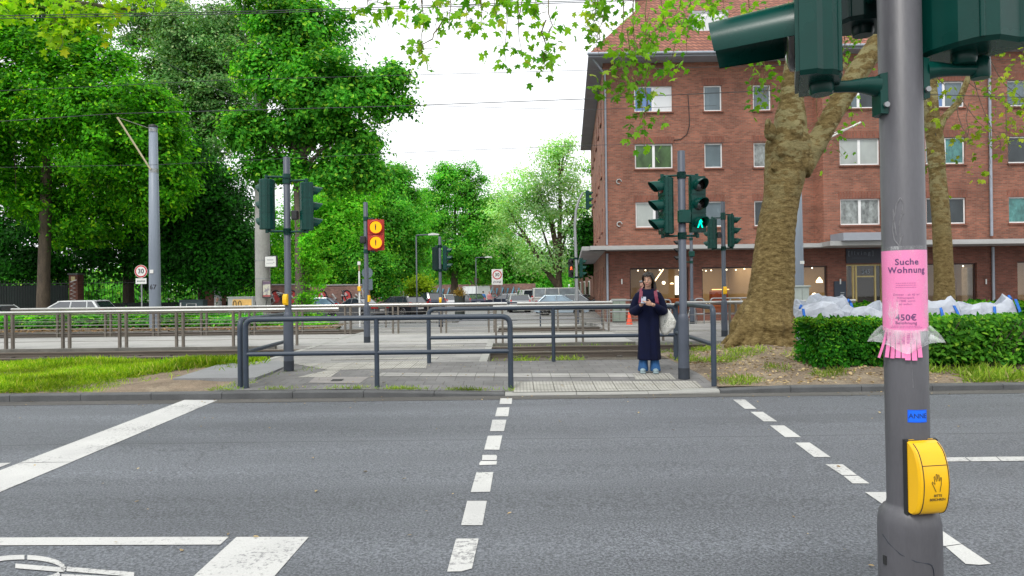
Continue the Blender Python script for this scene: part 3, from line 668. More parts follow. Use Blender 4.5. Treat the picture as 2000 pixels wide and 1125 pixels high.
# ------------------------------------------------------------------ signals
WP = thing('traffic_signal', 'tall signal pole beside the woman, green walking figure lit', 'traffic signal', (P(1335.5, 700, 10.5).x, 10.5, .10))
pole(WP, topz(1333, 295, 10.5) - .10, hb=.99)
zb = topz(1300, 457, 10.5) - .10
h = head(WP, (-.285, .03, zb), R(-78), mats={2: M_lensred}, label='vehicle signal facing left with red lens on top')
h = head(WP, (.255, .02, zb + .02), R(14), label='pedestrian signal with green walking figure')
def fig_walk(s):
    b = MB(); pl = lambda l: b.prism([(x * s, z * s) for x, z in l], 0, .004)
    b.ball((0, 0, .066 * s), .0135 * s, 10, 6, (1, .3, 1))
    pl([(-.016, .048), (.014, .050), (.018, .0), (-.016, .0)]); pl([(-.016, .045), (-.010, .048), (-.036, .004), (-.046, .008)]); pl([(.012, .050), (.018, .046), (.040, .008), (.030, .002)])
    pl([(-.016, .004), (.004, .004), (-.028, -.075), (-.048, -.075)]); pl([(-.002, .004), (.018, .004), (.046, -.072), (.026, -.075)]); return b
fig_walk(1.05).build('walking_figure', E_green, h, (0, -.062, .145))
for z in (zb - .03, zb + .90): bracket(WP, z, -.285, .06); bracket(WP, z, .255, .07)
MB().cbox((.02, -.055, 0), (.19, .10, .20), .02).build('detector_box', M_green, WP, (0, 0, zb + .26))
LP = thing('traffic_signal', 'signal pole at the left railing with two green heads seen from behind', 'traffic signal', (P(564, 700, 11.8).x, 11.8, .15))
pole(LP, topz(555, 307, 11.8) - .15, hb=1.0)
zb = topz(515, 449, 11.8) - .15
head(LP, (-.37, .02, zb), R(-125)); head(LP, (.38, .02, zb - .02), R(128), ch=.275)
for z, x in ((zb - .03, -.33), (zb + .91, -.33), (zb - .04, .36), (zb + .84, .36)): bracket(LP, z, x, -.06)
MB().cbox((.13, .02, 0), (.11, .12, .16), .02).build('detector_box', M_black, LP, (0, 0, zb + .25))
button(LP, topz(558, 585, 11.8) - .15, R(-20), 1.05)
TP = thing('tram_signal', 'signal pole on the tram platform with two lit round amber lenses', 'tram signal', (P(717, 660, 18.0).x, 18.0, .145))
pole(TP, topz(714, 395, 18.0) - .145, hb=1.0)
M_red_h = pm('red signal housing', (.40, .022, .012), .5, .15, 6)
zb = topz(736, 489, 18.0) - .145
h = head(TP, (.27, -.02, zb), R(2), 2, .405, .43, .16, .051, {0: E_orange, 1: E_orange}, visor=False, body=M_red_h, label='red housing with two lit amber lenses')
for i in range(2):
    b = MB(); zc = .2025 + i * .405; b.ball((0, 0, .062), .017, 8, 6, (1, .3, 1)); b.prism([(-.02, .042), (.02, .042), (.014, -.03), (.010, -.085), (-.010, -.085), (-.014, -.03)], 0, .004)
    b.build('figure_symbol', M_ink, h, (0, -.062, zc))
    b = MB(); b.lathe([(.165, 0), (.19, 0), (.19, .05), (.168, .05)], 28, cap=False); b.xf(Matrix.Rotation(R(90), 4, 'X')); b.build('lens_ring', pm('red ring', (.5, .03, .01), .4, .1, 5), h, (0, -.025, zc))
bracket(TP, zb - .02, .2); bracket(TP, zb + .84, .2)
MB().cbox((-.06, -.06, 0), (.16, .14, .18), .03).build('detector_box', M_black, TP, (0, 0, zb + .28))
button(TP, topz(722, 583, 18.0) - .145, R(75))
CP = thing('traffic_signal', 'signal pole beyond the tracks in front of the parked cars, dark heads', 'traffic signal', (P(861, 640, 26.0).x, 26.0, .06))
pole(CP, topz(857, 462, 26.0) - .06, hb=1.0)
zb = topz(866, 527, 26.0) - .06
head(CP, (-.18, .06, zb), R(-160), body=M_greend); head(CP, (.26, .0, zb), R(80))
for x in (-.16, .22): bracket(CP, zb - .02, x); bracket(CP, zb + .9, x)
button(CP, topz(861, 586, 26.0) - .06, R(0), 1.1)
RP = thing('traffic_signal', 'signal pole with yellow button box left of the plane tree', 'traffic signal', (P(1415, 640, 18.7).x, 18.7, .145))
pole(RP, topz(1414, 394, 18.7) - .145, hb=1.0)
zb = topz(1400, 484, 18.7) - .145
head(RP, (-.33, .03, zb - .02), R(-145), 3, .27); head(RP, (.27, .0, zb + .02), R(75))
for z, x in ((zb - .03, -.3), (zb + .82, -.3), (zb - .01, .25), (zb + .91, .25)): bracket(RP, z, x)
MB().cbox((-.12, .02, 0), (.11, .12, .16), .02).build('detector_box', M_black, RP, (0, 0, zb + .35))
button(RP, topz(1415, 567, 18.7) - .145, R(5), 1.15)
SP = thing('traffic_signal', 'slender far signal pole just right of the woman, dark head on its left', 'traffic signal', (P(1352, 630, 25.5).x, 25.5, .08))
pole(SP, topz(1351, 452, 25.5) - .08, hb=1.0)
zb = topz(1325, 512, 25.5) - .08
head(SP, (-.42, .05, zb), R(-85), body=M_black)
for z in (zb, zb + .86): bracket(SP, z, -.40)
MB().cbox((.0, -.05, 0), (.2, .14, .2), .02).build('detector_box', M_green, SP, (0, 0, zb + .30))
BP = thing('traffic_signal', 'tall curved mast at the brick building corner with red figure lit', 'traffic signal', (P(1127, 632, 34).x, 34, -.30))
zz = lambda py: topz(1127, py, 34) + .30
pts = [(0, 0, 0), (0, 0, zz(600)), (0, 0, zz(520)), (-.05, 0, zz(440)), (.02, 0, zz(410)), (.16, 0, zz(392)), (.38, 0, zz(376))]
MB().tube(pts, [.10, .095, .08, .07, .062, .058, .05], 14).build('pole', M_galv, BP)
MB().lathe([(.11, 0), (.11, 1.0), (.085, 1.06)], 18).build('base_sleeve', M_pole, BP)
zb = zz(541); h = head(BP, (-.27, -.02, zb), R(8), body=M_black, mats={1: M_lensred}, ch=.30)
fig_walk(1.25).build('standing_figure', E_redflesh, h, (0, -.062, .45))
head(BP, (.30, .0, zb), R(80), ch=.30); head(BP, (.66, 0, zz(409)), R(80), ch=.31)
for z, x in ((zb - .02, -.25), (zb + .92, -.25), (zb - .02, .3), (zb + .92, .3)): bracket(BP, z, x, pr=.08)
MB().tube([(.36, 0, zz(378)), (.64, .04, zz(374))], .02, 8).tube([(.05, 0, zz(404)), (.64, .04, zz(408))], .02, 8).build('bracket', M_green, BP)
# ------------------------------------------------------------------ near pole
NPX = P(1764, 500, 2.0).x
NP = thing('traffic_signal', 'thick grey near pole at the right with green heads and yellow touch box', 'traffic signal', (NPX + .012, 2.0, -.04))
NP.rotation_euler = (0, R(-.35), 0)
zq = lambda py: topz(1764, py, 2.0) + .04
zs = zq(985)
MB().lathe([(.0835, 0), (.0835, zs - .075), (.0825, zs - .045), (.078, zs - .022), (.068, zs - .006), (.0595, zs), (.0585, zs + .006), (.0575, zs + .012), (.0575, 3.5), (.05, 3.505)], 64).build('pole', M_polenear, NP)
b = MB()
def wrap(pts, r, y0=0): return [(r * math.sin(a), -r * math.cos(a) + y0, z) for a, z in pts]
edge = [(-1.45, zq(1040)), (-1.2, zq(1052)), (-.8, zq(1067)), (-.35, zq(1076)), (.05, zq(1079)), (.16, zq(1082)), (.22, zq(1090)), (.24, zq(1102)), (.24, .22)]
b.tube(wrap(edge, .0838), .0016, 6); b.build('access_door_seam', M_band, NP)
MB().tube(wrap([(-1.36, zq(1080)), (-1.36, zq(1096))], .0835), .006, 8).build('door_lock', M_black, NP)
# yellow touch box, turned to the right of the camera
TB = MB(); ang = R(8)
prof = [(.0, .0), (.020, -.002), (.040, .008), (.052, .032), (.0575, .062), (.058, .092), (.052, .125), (.038, .155), (.018, .172), (.0, .178)]
TBz = zq(990)
def spl(p):
    o = []
    for i in range(len(p) - 1):
        a, b_, c_, d = [Vector(p[max(0, min(len(p) - 1, i + k))]) for k in (-1, 0, 1, 2)]
        for k in range(4): t = k / 4; o.append(tuple(.5 * ((2 * b_) + (c_ - a) * t + (2 * a - 5 * b_ + 4 * c_ - d) * t * t + (3 * b_ - a - 3 * c_ + d) * t ** 3)))
    return o + [tuple(p[-1])]
prof = prof[:1] + spl(prof[1:-1]) + prof[-1:]
def tbring(xx, k, inset): return [(xx, -(.052 + y * k), .004 + z * (1 - inset) + inset * .08) for y, z in prof]
TB.loft([tbring(-.041, .80, .03), tbring(-.038, .95, .008), tbring(-.033, 1.0, 0), tbring(.033, 1.0, 0), tbring(.038, .95, .008), tbring(.041, .80, .03)], True, False)
tb = TB.build('push_button', M_yellow, NP, (0, 0, TBz), ang); tb.scale = (1.14, 1, 1.15)
MB().loft([[(x, -(.046 + (0 if i < 2 else .0)) + 0, z) for x, z in ((-.046, 0), (.046, 0), (.046, .186), (-.046, .186))] if i == 0 else [(x, -.058, z) for x, z in ((-.044, 0), (.044, 0), (.044, .184), (-.044, .184))] for i in range(2)], True, False).build('button_backplate', M_black, NP, (0, 0, TBz - .002), ang).scale = (1.12, 1, 1.14)
b = MB(); b.tube([(-.0335, -(.0525 + y), .004 + z) for y, z in prof[1:-1]], .0011, 5); b.tube([(.0335, -(.0525 + y), .004 + z) for y, z in prof[1:-1]], .0011, 5)
b.tube([(-.034, -.105, .128), (.034, -.105, .128)], .0009, 5); b.build('button_seam', M_ink, tb)
def facez(z):
    for i in range(len(prof) - 1):
        if prof[i][1] <= z <= prof[i + 1][1] and i > 0: t = (z - prof[i][1]) / (prof[i + 1][1] - prof[i][1]); return .052 + prof[i][0] + t * (prof[i + 1][0] - prof[i][0])
    return .108
def onface(mb, cz): return mb.xf(Matrix.Identity(4)) and mb
b = text_mb('BITTE', .0085, .02); b.v = [(x + .004, -(facez(y + .052) + .0012), y + .056) for x, y, z in b.v]; b2 = text_mb('BERÜHREN', .0085, .02); b2.v = [(x + .004, -(facez(y + .042) + .0012), y + .046) for x, y, z in b2.v]; b.add(b2.v, b2.f); b.build('lettering', M_ink, tb)
hp = [(-.006, -.022), (-.012, -.010), (-.017, .0), (-.0155, .003), (-.009, -.004), (-.0105, .014), (-.0085, .0155), (-.005, .003), (-.0045, .019), (-.002, .0205), (-.0005, .004), (.001, .0185), (.0035, .0185), (.004, .003), (.0075, .0125), (.0095, .0115), (.0075, -.006), (.0055, -.014), (.0045, -.022)]
hc = .088; b = MB(); b.tube([(x + .004, -(facez(z + hc) + .0012), z + hc) for x, z in hp], .0007, 5); b.build('hand_symbol', M_ink, tb)
# heads on the near pole
zh = zq(167)
h = head(NP, (-.285, -.01, zh), R(-112), 3, .29, .255, .098, .24, {0: M_lens}, tun=True, label='vehicle signal facing left, deep green hood')
b = MB(); b.cbox((0, 0, 0), (.012, .006, .008), 0); b.cbox((0, 0, .016), (.012, .006, .008), 0); b.build('vent_slot', M_black, h, (-.129, .01, .17))
h = head(NP, (.245, .02, zq(112)), R(118), 3, .29, .30, .17, .21, label='green signal head seen from behind')
mh = P(1680, 66, 2.28); h = head(NP, (mh.x - NP.location.x, .28, mh.z + .04), R(172), 3, .29, .20, .14, .18, body=M_greend, label='dark head on the far side of the pole')
def armset(sx, zc, reach, nm='bracket'):
    b = MB(); b.loft([[(sx * .052, y, z) for y, z in ((-.028, zc - .075), (.028, zc - .075), (.028, zc + .045), (-.028, zc + .045))], [(sx * .072, y, z) for y, z in ((-.024, zc - .072), (.024, zc - .072), (.024, zc + .042), (-.024, zc + .042))]], True, False)
    b.tube([(sx * .068, 0, zc + .012), (sx * .11, 0, zc + .016), (sx * .15, 0, zc + .014), (sx * reach, 0, zc + .012)], [.030, .022, .0175, .0165], 16)
    b.lathe([(.0235, -.022), (.026, -.016), (.026, .03), (.02, .04)], 18, (sx * reach, 0, zc + .01)); return b.build(nm, M_green, NP)
armset(-1, zq(176), .235); armset(1, zq(148), .235); b = MB()
for sx, zc in ((-1, zq(176)), (1, zq(148))):
    MB().tube([(sx * .06, -.03, zc - .05), (sx * .06, -.038, zc - .05)], .008, 8).build('clamp_bolt', M_galv, NP)
MB().tube([(-.04, .04, mh.z + .10), (mh.x - NP.location.x, .22, mh.z + .10)], .018, 12).build('bracket', M_green, NP)
# blue sticker
zc = zq(806)
def curved(x0, x1, z0, z1, r, n=12, m=1, a0=0.0):
    b = MB(); vs = []; fs = []
    for j in range(m + 1):
        for i in range(n + 1):
            a = a0 + (x0 + (x1 - x0) * i / n) / r; vs.append((r * math.sin(a), -r * math.cos(a), z0 + (z1 - z0) * j / m))
    for j in range(m):
        for i in range(n): k = j * (n + 1) + i; fs.append((k, k + 1, k + n + 2, k + n + 1))
    return b.add(vs, fs, True)
def curve_text(s, size, x, z, r, bold=.012, sp=1.0, a0=0.0):
    b = text_mb(s, size, bold, sp); b.v = [(r * math.sin(a0 + (x + px) / r), -r * math.cos(a0 + (x + px) / r), z + py) for px, py, _ in b.v]; return b
PB = (NP.location.x, 2.0, -.04)
st = thing('sticker', 'small blue sticker on the near pole above the yellow touch box', 'sticker', PB); st.rotation_euler = NP.rotation_euler; A0 = R(-28) + .0
AS = math.asin(min(.99, (1786 - 1765) / 768 / .0575)) - R(29.5)
curved(-.028, .028, zc - .018, zc + .018, .0582, 12, 1, AS).build('blue_film', pm('blue film', (.0, .10, .72), .3, .06, 8), st)
curved(-.0255, .0255, zc - .0158, zc + .0158, .0585, 12, 1, AS).build('inner_panel', pm('blue panel', (.005, .14, .85), .3, .1, 40), st)
curve_text('ANNE', .019, 0, zc, .0588, .01, 1.0, AS).build('lettering', pm('dark blue ink', (.0, .025, .16), .5), st)
# pink flyer in a plastic sleeve
fl = thing('flyer', 'pink flat-hunting flyer in a clear sleeve taped round the near pole', 'flyer', PB); fl.rotation_euler = NP.rotation_euler
FA = -R(29.5) + R(2); z0, z1 = zq(645), zq(490)
def pinkm(): return pm('pink paper', (.84, .21, .46), .6, .06, 6, fine=.03, fscale=300, coat=.35)
curved(-.088, .088, z0, z1, .0583, 40, 4, FA).build('paper', pinkm(), fl)
b = MB(); rg = random.Random(3)
for i in range(8):
    x = -.058 + i * .0125; Lz = zq(697) - z0 + rg.uniform(-.004, .006) * 1; k = 0.0
    flare = max(0, (-.034 - x)) * .8; vs = []
    for j in range(6):
        t = j / 5; r = .0592 + (.006 + flare * .6) * t ** 1.5 + .0015 * math.sin(3 * t + i) * t
        for s in (-.0061, .0061):
            a = FA + (x + s + .003 * t * math.sin(i * 2.1) - flare * t * .5) / .0583; vs.append((r * math.sin(a), -r * math.cos(a), z0 + Lz * t * (1 - flare * 9 if flare > .02 else 1)))
    b.add(vs, [(2 * j, 2 * j + 1, 2 * j + 3, 2 * j + 2) for j in range(5)], True)
b.build('tear_off_strips', pinkm(), fl)
M_vio = pm('violet ink', (.10, .012, .13), .6, .1, 20)
tx = curve_text('Suche', .0245, .005, zq(513), .0590, .022, 1.08, FA); q = curve_text('Wohnung', .0245, .005, zq(528.5), .0590, .022, 1.08, FA); tx.add(q.v, q.f)
for s, sz, x, py, bo in (('450€', .0245, .0, 619, .02), ('Belohnung', .0125, .0, 629, .006)):
    q = curve_text(s, sz, x, zq(py), .0590, bo, 1.06, FA); tx.add(q.v, q.f)
tx.build('headline', M_vio, fl)
M_vio2 = pm('faded violet ink', (.33, .045, .24), .6, .1, 20)
tx = MB()
for s, sz, x, py in (('Zimmer - ab 45 m²', .0082, .002, 575), ('Höhenspark', .0082, .0, 581), ('1.100€ warm', .0082, .0, 587), ('ab sofort', .0082, .0, 593)):
    q = curve_text(s, sz, x, zq(py), .0590, .006, 1.1, FA); tx.add(q.v, q.f)
for py, wd in ((553, .05), (557, .048), (561, .05), (635, .075), (638, .085)):   # lines of print too small to read
    rr = random.Random(int(py)); x = -wd / 2
    while x < wd / 2:
        l = rr.uniform(.002, .006); q = curved(x, x + l, zq(py) - .0006, zq(py) + .0006, .0590, 2, 1, FA); tx.add(q.v, q.f); x += l + .0015
for i in range(8):
    for k in (-.003, 0, .003):
        xx = -.058 + i * .0125 + k; rr = random.Random(i * 7); z = z0 - .004
        while z > z0 - .035:
            l = rr.uniform(.002, .005); q = curved(xx - .0006, xx + .0006, z - l, z, .0604 + (z0 - z) * .12, 1, 1, FA); tx.add(q.v, q.f); z -= l + .0012
tx.build('small_print', M_vio2, fl)
def sleeve(o=0.0):
    m, nt, out = mk('clear film'); t = _n(nt, 'ShaderNodeBsdfTransparent'); d = _n(nt, 'ShaderNodeBsdfPrincipled'); d.inputs['Base Color'].default_value = (.85, .87, .88, 1); _in(d, Roughness=.16)
    tc = _n(nt, 'ShaderNodeTexCoord'); mp = _n(nt, 'ShaderNodeMapping'); mp.inputs['Scale'].default_value = (30, 30, 8); nt.links.new(tc.outputs['Object'], mp.inputs[0])
    f = noise(nt, mp.outputs[0], 1.0, 5, .7); k = ramp(nt, f, [(.46, (.04 + o,) * 3), (.58, (.09 + o * 1.3,) * 3), (.68, (.42 + o,) * 3)])
    mx = _n(nt, 'ShaderNodeMixShader'); nt.links.new(k, mx.inputs[0]); nt.links.new(t.outputs[0], mx.inputs[1]); nt.links.new(d.outputs[0], mx.inputs[2]); nt.links.new(mx.outputs[0], out.inputs[0])
    bn = _n(nt, 'ShaderNodeBump'); _in(bn, Strength=.6, Distance=.004); nt.links.new(f, bn.inputs['Height']); nt.links.new(bn.outputs[0], d.inputs['Normal']); return m
M_film = sleeve(); M_film2 = sleeve(.22)
curved(-.15, .15, zq(652), zq(482), .0598, 48, 6, FA).build('plastic_sleeve', M_film, fl)
rows = []
for j in range(9):
    t = j / 8; row = []
    for i in range(49):
        u = -1 + 2 * i / 48; spread = t * (1 - t) * 2.6
        wv = .006 * math.sin(9 * u + 4 * t) * t
        xx = u * (.062 + .046 * spread * 1.25); zz_ = zq(643) - t * .066 + abs(u) ** 2 * .020 * math.sin(PI * t) * -1.0 + abs(u) ** 3 * .012
        core = math.sqrt(max(0, .0605 ** 2 - min(abs(xx), .0604) ** 2)); yy = -core * (1 - .5 * max(0, abs(u) - .62) * t) - .008 * t + wv
        if t > .45: zz_ += (abs(u) ** 1.6) * (t - .45) * .075
        row.append((xx, yy, zz_))
    rows.append(row)
b = MB(); b.loft(rows, False, True, False); b.xf(Matrix.Rotation(FA, 4, 'Z')); b.build('sleeve_skirt', M_film2, fl)
# chalk scribble on the pole
b = MB(); 
for l in ([(-.012, 420), (-.016, 450), (-.012, 470), (-.002, 480), (.002, 484)], [(-.010, 425), (-.004, 402), (.006, 390), (.012, 398), (.010, 420), (.002, 440), (.004, 470), (.002, 484)], [(-.014, 410), (-.010, 440), (-.006, 462)], [(.006, 424), (.014, 420)], [(.002, 484), (.004, 474), (.010, 462)]):
    pts = []
    for i in range(len(l) - 1):
        for k in range(4): t = k / 4; pts.append((l[i][0] + (l[i + 1][0] - l[i][0]) * t, zq(l[i][1] + (l[i + 1][1] - l[i][1]) * t)))
    pts.append((l[-1][0], zq(l[-1][1])))
    b.tube(wrap([((x - .018) / .0575 - R(24), z) for x, z in pts], .0566), .0024, 6)
b.build('chalk_scribble', pm('chalk', (.165, .165, .175), .9, .3, 60), NP)
b = MB(); b.tube(wrap([(R(-16), zq(705)), (R(-14.5), zq(730)), (R(-13), zq(752))], .0575), .0009, 4); b.build('paint_drip', MATS['chalk'], NP)
# ------------------------------------------------------------------ brick materials
def brickmat(name, base, mortar, bw=.24, bh=.075, var=.28, axis='xz', gap=.010):
    m, nt, out = mk(name); b = _n(nt, 'ShaderNodeBsdfPrincipled'); nt.links.new(b.outputs[0], out.inputs[0])
    tc = _n(nt, 'ShaderNodeTexCoord'); sx = _n(nt, 'ShaderNodeSeparateXYZ'); nt.links.new(tc.outputs['Object'], sx.inputs[0])
    cx = _n(nt, 'ShaderNodeCombineXYZ'); u = math_(nt, 'ADD', sx.outputs['X'], sx.outputs['Y'])
    nt.links.new(u if axis == 'xz' else sx.outputs['Z'], cx.inputs[0]); nt.links.new(sx.outputs['Z'] if axis == 'xz' else u, cx.inputs[1])
    br = _n(nt, 'ShaderNodeTexBrick'); nt.links.new(cx.outputs[0], br.inputs[0]); _in(br, Scale=1.0); br.inputs['Mortar Size'].default_value = gap
    br.inputs['Brick Width'].default_value = bw; br.inputs['Row Height'].default_value = bh; br.inputs['Bias'].default_value = -.1
    br.inputs['Color1'].default_value = c4(tuple(x * (1 - var) for x in base)); br.inputs['Color2'].default_value = c4(tuple(x * (1 + var) for x in base)); br.inputs['Mortar'].default_value = c4(mortar)
    f = noise(nt, tc.outputs['Object'], .55, 6, .65); k = ramp(nt, f, [(.3, (.64, .62, .62)), (.7, (1.25, 1.22, 1.2))]); c = mixc(nt, 1, br.outputs['Color'], k, 'MULTIPLY')
    nt.links.new(c, b.inputs['Base Color']); _in(b, Roughness=.85)
    bn = _n(nt, 'ShaderNodeBump'); _in(bn, Strength=.5, Distance=.01); bn.invert = True; nt.links.new(br.outputs['Fac'], bn.inputs['Height']); nt.links.new(bn.outputs[0], b.inputs['Normal'])
    MATS[name] = m; return m
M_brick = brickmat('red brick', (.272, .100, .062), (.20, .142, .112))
M_brickskylit = brickmat('sky lit red brick', (.36, .14, .09), (.25, .18, .14))  # same red brick, lightened: skylight on the side faces put into its colour
M_lintel = brickmat('soldier brick', (.22, .07, .042), (.17, .11, .085), .24, .075, .22, 'zx')
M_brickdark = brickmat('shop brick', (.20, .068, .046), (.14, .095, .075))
M_concrete = pm('pale concrete', (.36, .36, .355), .8, .14, 1.2, fine=.1, fscale=30, stretch=(.3, 1, 2))
M_soffit = pm('soffit', (.28, .30, .34), .8, .1, 1)
M_frame = pm('white window frame', (.74, .74, .74), .4, .05, 3)
M_zinc = pm('zinc pipe', (.30, .33, .38), .45, .12, 3, metal=.3)
def tiles():
    m, nt, out = mk('roof tiles'); b = _n(nt, 'ShaderNodeBsdfPrincipled'); nt.links.new(b.outputs[0], out.inputs[0])
    tc = _n(nt, 'ShaderNodeTexCoord'); br = _n(nt, 'ShaderNodeTexBrick'); sx = _n(nt, 'ShaderNodeSeparateXYZ'); cx = _n(nt, 'ShaderNodeCombineXYZ'); nt.links.new(tc.outputs['Object'], sx.inputs[0])
    nt.links.new(math_(nt, 'ADD', sx.outputs['X'], sx.outputs['Y']), cx.inputs[0]); nt.links.new(sx.outputs['Z'], cx.inputs[1]); nt.links.new(cx.outputs[0], br.inputs[0])
    br.offset = 0; _in(br, Scale=1); br.inputs['Mortar Size'].default_value = .035; br.inputs['Brick Width'].default_value = .26; br.inputs['Row Height'].default_value = .24
    br.inputs['Color1'].default_value = (.22, .078, .045, 1); br.inputs['Color2'].default_value = (.33, .13, .08, 1); br.inputs['Mortar'].default_value = (.11, .04, .03, 1)
    nt.links.new(br.outputs[0], b.inputs['Base Color']); _in(b, Roughness=.75); return m
M_tile = tiles()
def paneglass(name, col, var=.3, scale=.8, coat=.2):
    m = pm(name, col, .25, var, scale, spec=.4, coat=coat, stretch=(1, 1, .6)); return m
G_dark = paneglass('dark pane', (.03, .04, .045), .5, 1.2); G_grey = paneglass('grey pane', (.10, .135, .155), .3); G_blind = paneglass('white blind behind glass', (.62, .64, .66), .05)
G_green = paneglass('pane with painted tree reflections', (.05, .10, .035), .7, 1.6); G_teal = paneglass('teal curtain behind glass', (.06, .19, .18), .5, 4); G_blue = paneglass('blue blind behind glass', (.12, .21, .42), .15); G_curt = paneglass('net curtain behind glass', (.20, .22, .215), .6, 5)  # tree reflections are painted into the colour of the green pane
G_pale = paneglass('pale drawn curtain', (.34, .37, .355), .15)
G_shop = glassmat('shop glass', (.90, .90, .88), .015)
M_shopframe = pm('dark shop frame', (.05, .025, .022), .5, .1, 5)
# ------------------------------------------------------------------ corner building
YA, YB, ZG, BX = 35.0, 34.0, -.22, 4.8
BL = thing('brick_building', 'four storey red brick corner building with shop windows and tiled hip roof', 'building', (BX, YA, ZG))
W = lambda px, D: P(px, 300, D).x - BX
Zr = lambda px, py, D: P(px, py, D).z - ZG
def wall(name, x0, x1, z0, z1, holes, y, mat, depth=.16, parent=BL, xform=None, grow=True):
    xs = sorted({x0, x1} | {v for h in holes for v in h[:2]}); zs = sorted({z0, z1} | {v for h in holes for v in h[2:4]}); b = MB()
    for i in range(len(xs) - 1):
        for j in range(len(zs) - 1):
            mx, mz = (xs[i] + xs[i + 1]) / 2, (zs[j] + zs[j + 1]) / 2
            if any(h[0] < mx < h[1] and h[2] < mz < h[3] for h in holes): continue
            b.add([(xs[i], y, zs[j]), (xs[i + 1], y, zs[j]), (xs[i + 1], y, zs[j + 1]), (xs[i], y, zs[j + 1])], [(0, 1, 2, 3)])
    for a, c, d, e in [h[:4] for h in holes]:
        for q in (((a, d), (a, e)), ((c, d), (c, e)), ((a, d), (c, d)), ((a, e), (c, e))):
            b.add([(q[0][0], y, q[0][1]), (q[1][0], y, q[1][1]), (q[1][0], y + depth, q[1][1]), (q[0][0], y + depth, q[0][1])], [(0, 1, 2, 3)])
    if xform: b.xf(xform)
    return link(b.mesh(name), name, mat, parent, fix=False)
def window(h, y, panes, xform=None, mull=True, sill=True, lint=True, fr=.065):
    a, c, d, e = h[:4]; y = y + .09; b = MB(); n = len(panes)
    b.box(a, c, y, y + .06, d, d + fr).box(a, c, y, y + .06, e - fr, e).box(a, a + fr, y, y + .06, d + fr, e - fr).box(c - fr, c, y, y + .06, d + fr, e - fr)
    wds = (c - a) / n
    for i in range(1, n): b.box(a + wds * i - fr, a + wds * i + fr, y - .004, y + .058, d + fr, e - fr)
    if xform: b.xf(xform)
    w_ = b.build('window', M_frame, BL)
    for i, g in enumerate(panes):
        q = MB().box(a + wds * i + .03, a + wds * (i + 1) - .03, y + .02, y + .045, d + .03, e - .03)
        if xform: q.xf(xform)
        q.build('pane', g, w_)
    if sill:
        q = MB().prism([(y - .17, d - .09), (y - .17, d - .03), (y - .005, d), (y - .005, d - .09)], a - .06, c + .06, 'x')
        if xform: q.xf(xform)
        q.build('sill', M_lintel, w_)
    if lint:
        q = MB().box(a - .10, c + .10, y - .094, y - .086, e + .002, e + .36)
        if xform: q.xf(xform)
        q.build('lintel', M_lintel, w_)
    return w_
rows = [(218, 168), (329, 281), (444, 394.5)]
wa = [(1240, 1314, 2), (1376, 1411, 1), (1472, 1507, 1)]
glA = [[[G_blue, G_blind], [G_grey], [G_grey]], [[G_green, G_green], [G_grey], [G_curt]], [[G_pale, G_dark], [G_grey], [G_dark]]]
ZE = Zr(1300, 122, YA); ZC = Zr(1300, 479, YA); XS = W(1607, YB) 
holes = []
for r, (p0, p1) in enumerate(rows):
    for k, (a, c, n) in enumerate(wa): holes.append((W(a, YA), W(c, YA), Zr(1277, p0, YA), Zr(1277, p1, YA), glA[r][k]))
wall('wall', 0, XS + .0, ZC - .02, ZE, holes, 0, M_brick)
for h in holes: window(h, 0, h[4])
rowsB = [(209, 158.5), (320, 268), (437, 386)]
wb = [(1640, 1718, 2), (1808, 1885, 2), (1969, 2046, 2), (2110, 2190, 2)]
glB = [[[G_grey, G_dark], [G_blue, G_grey], [G_grey, G_grey], [G_grey, G_dark]], [[G_pale, G_pale], [G_curt, G_teal], [G_dark, G_dark], [G_grey, G_dark]], [[G_curt, G_curt], [G_dark, G_dark], [G_teal, G_grey], [G_grey, G_dark]]]
holes = []
for r, (p0, p1) in enumerate(rowsB):
    for k, (a, c, n) in enumerate(wb): holes.append((W(a, YB), W(c, YB), Zr(1845, p0, YB), Zr(1845, p1, YB), glB[r][k]))
wall('wall', XS, 34, ZC - .02, ZE, holes, -1.0, M_brick)
for h in holes: window(h, -1.0, h[4])
MB().add([(XS, -1, ZC - .02), (XS, 0.005, ZC - .02), (XS, 0.005, ZE), (XS, -1, ZE)], [(0, 3, 2, 1)]).build('wall', M_brickskylit, BL)
# ground floor with the shop fronts
zt, zl0 = Zr(1280, 523, YA), .35
sh = [(W(1227, YA), W(1342, YA), zl0, zt), (W(1368, YA), W(1500, YA), zl0, zt), (W(1528, YA), W(1613, YA), zl0, zt), (W(1650, YA), W(1722, YA), .12, zt + .05), (W(1795, YA), W(1905, YA), zl0, zt + .05), (W(1984, YA), W(2080, YA), zl0, zt + .1), (W(2110, YA), W(2230, YA), zl0, zt + .1)]
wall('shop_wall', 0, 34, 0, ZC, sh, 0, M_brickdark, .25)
for i, (a, c, d, e) in enumerate(sh):
    f = MB(); t = .07; y = .14
    f.box(a, c, y, y + .08, d, d + t).box(a, c, y, y + .08, e - t, e).box(a, a + t, y, y + .08, d + t, e - t).box(c - t, c, y, y + .08, d + t, e - t)
    if i == 3:
        for q in (.22, .30, .82): f.box(a + (c - a) * q - .04, a + (c - a) * q + .04, y - .002, y + .082, d + t, e - t)
        f.box(a + (c - a) * .30 + .04, a + (c - a) * .82 - .04, y, y + .08, 2.15, 2.22)
    w_ = f.build('shop_door' if i == 3 else 'shop_window', pm('brass frame', (.40, .32, .13), .4, .1, 4, metal=.3) if i == 3 else M_shopframe, BL)
    MB().box(a + .03, c - .03, y + .03, y + .04, d + .03, e - .03).build('pane', G_shop, w_)
    if i == 3:
        b = text_mb('345', .30, .0); b.xf(Matrix.Translation((a + (c - a) * .56, y - .01, 2.42)) @ Matrix.Rotation(R(90), 4, 'X')); b.build('house_number', pm('grey number', (.25, .29, .33), .6), w_)
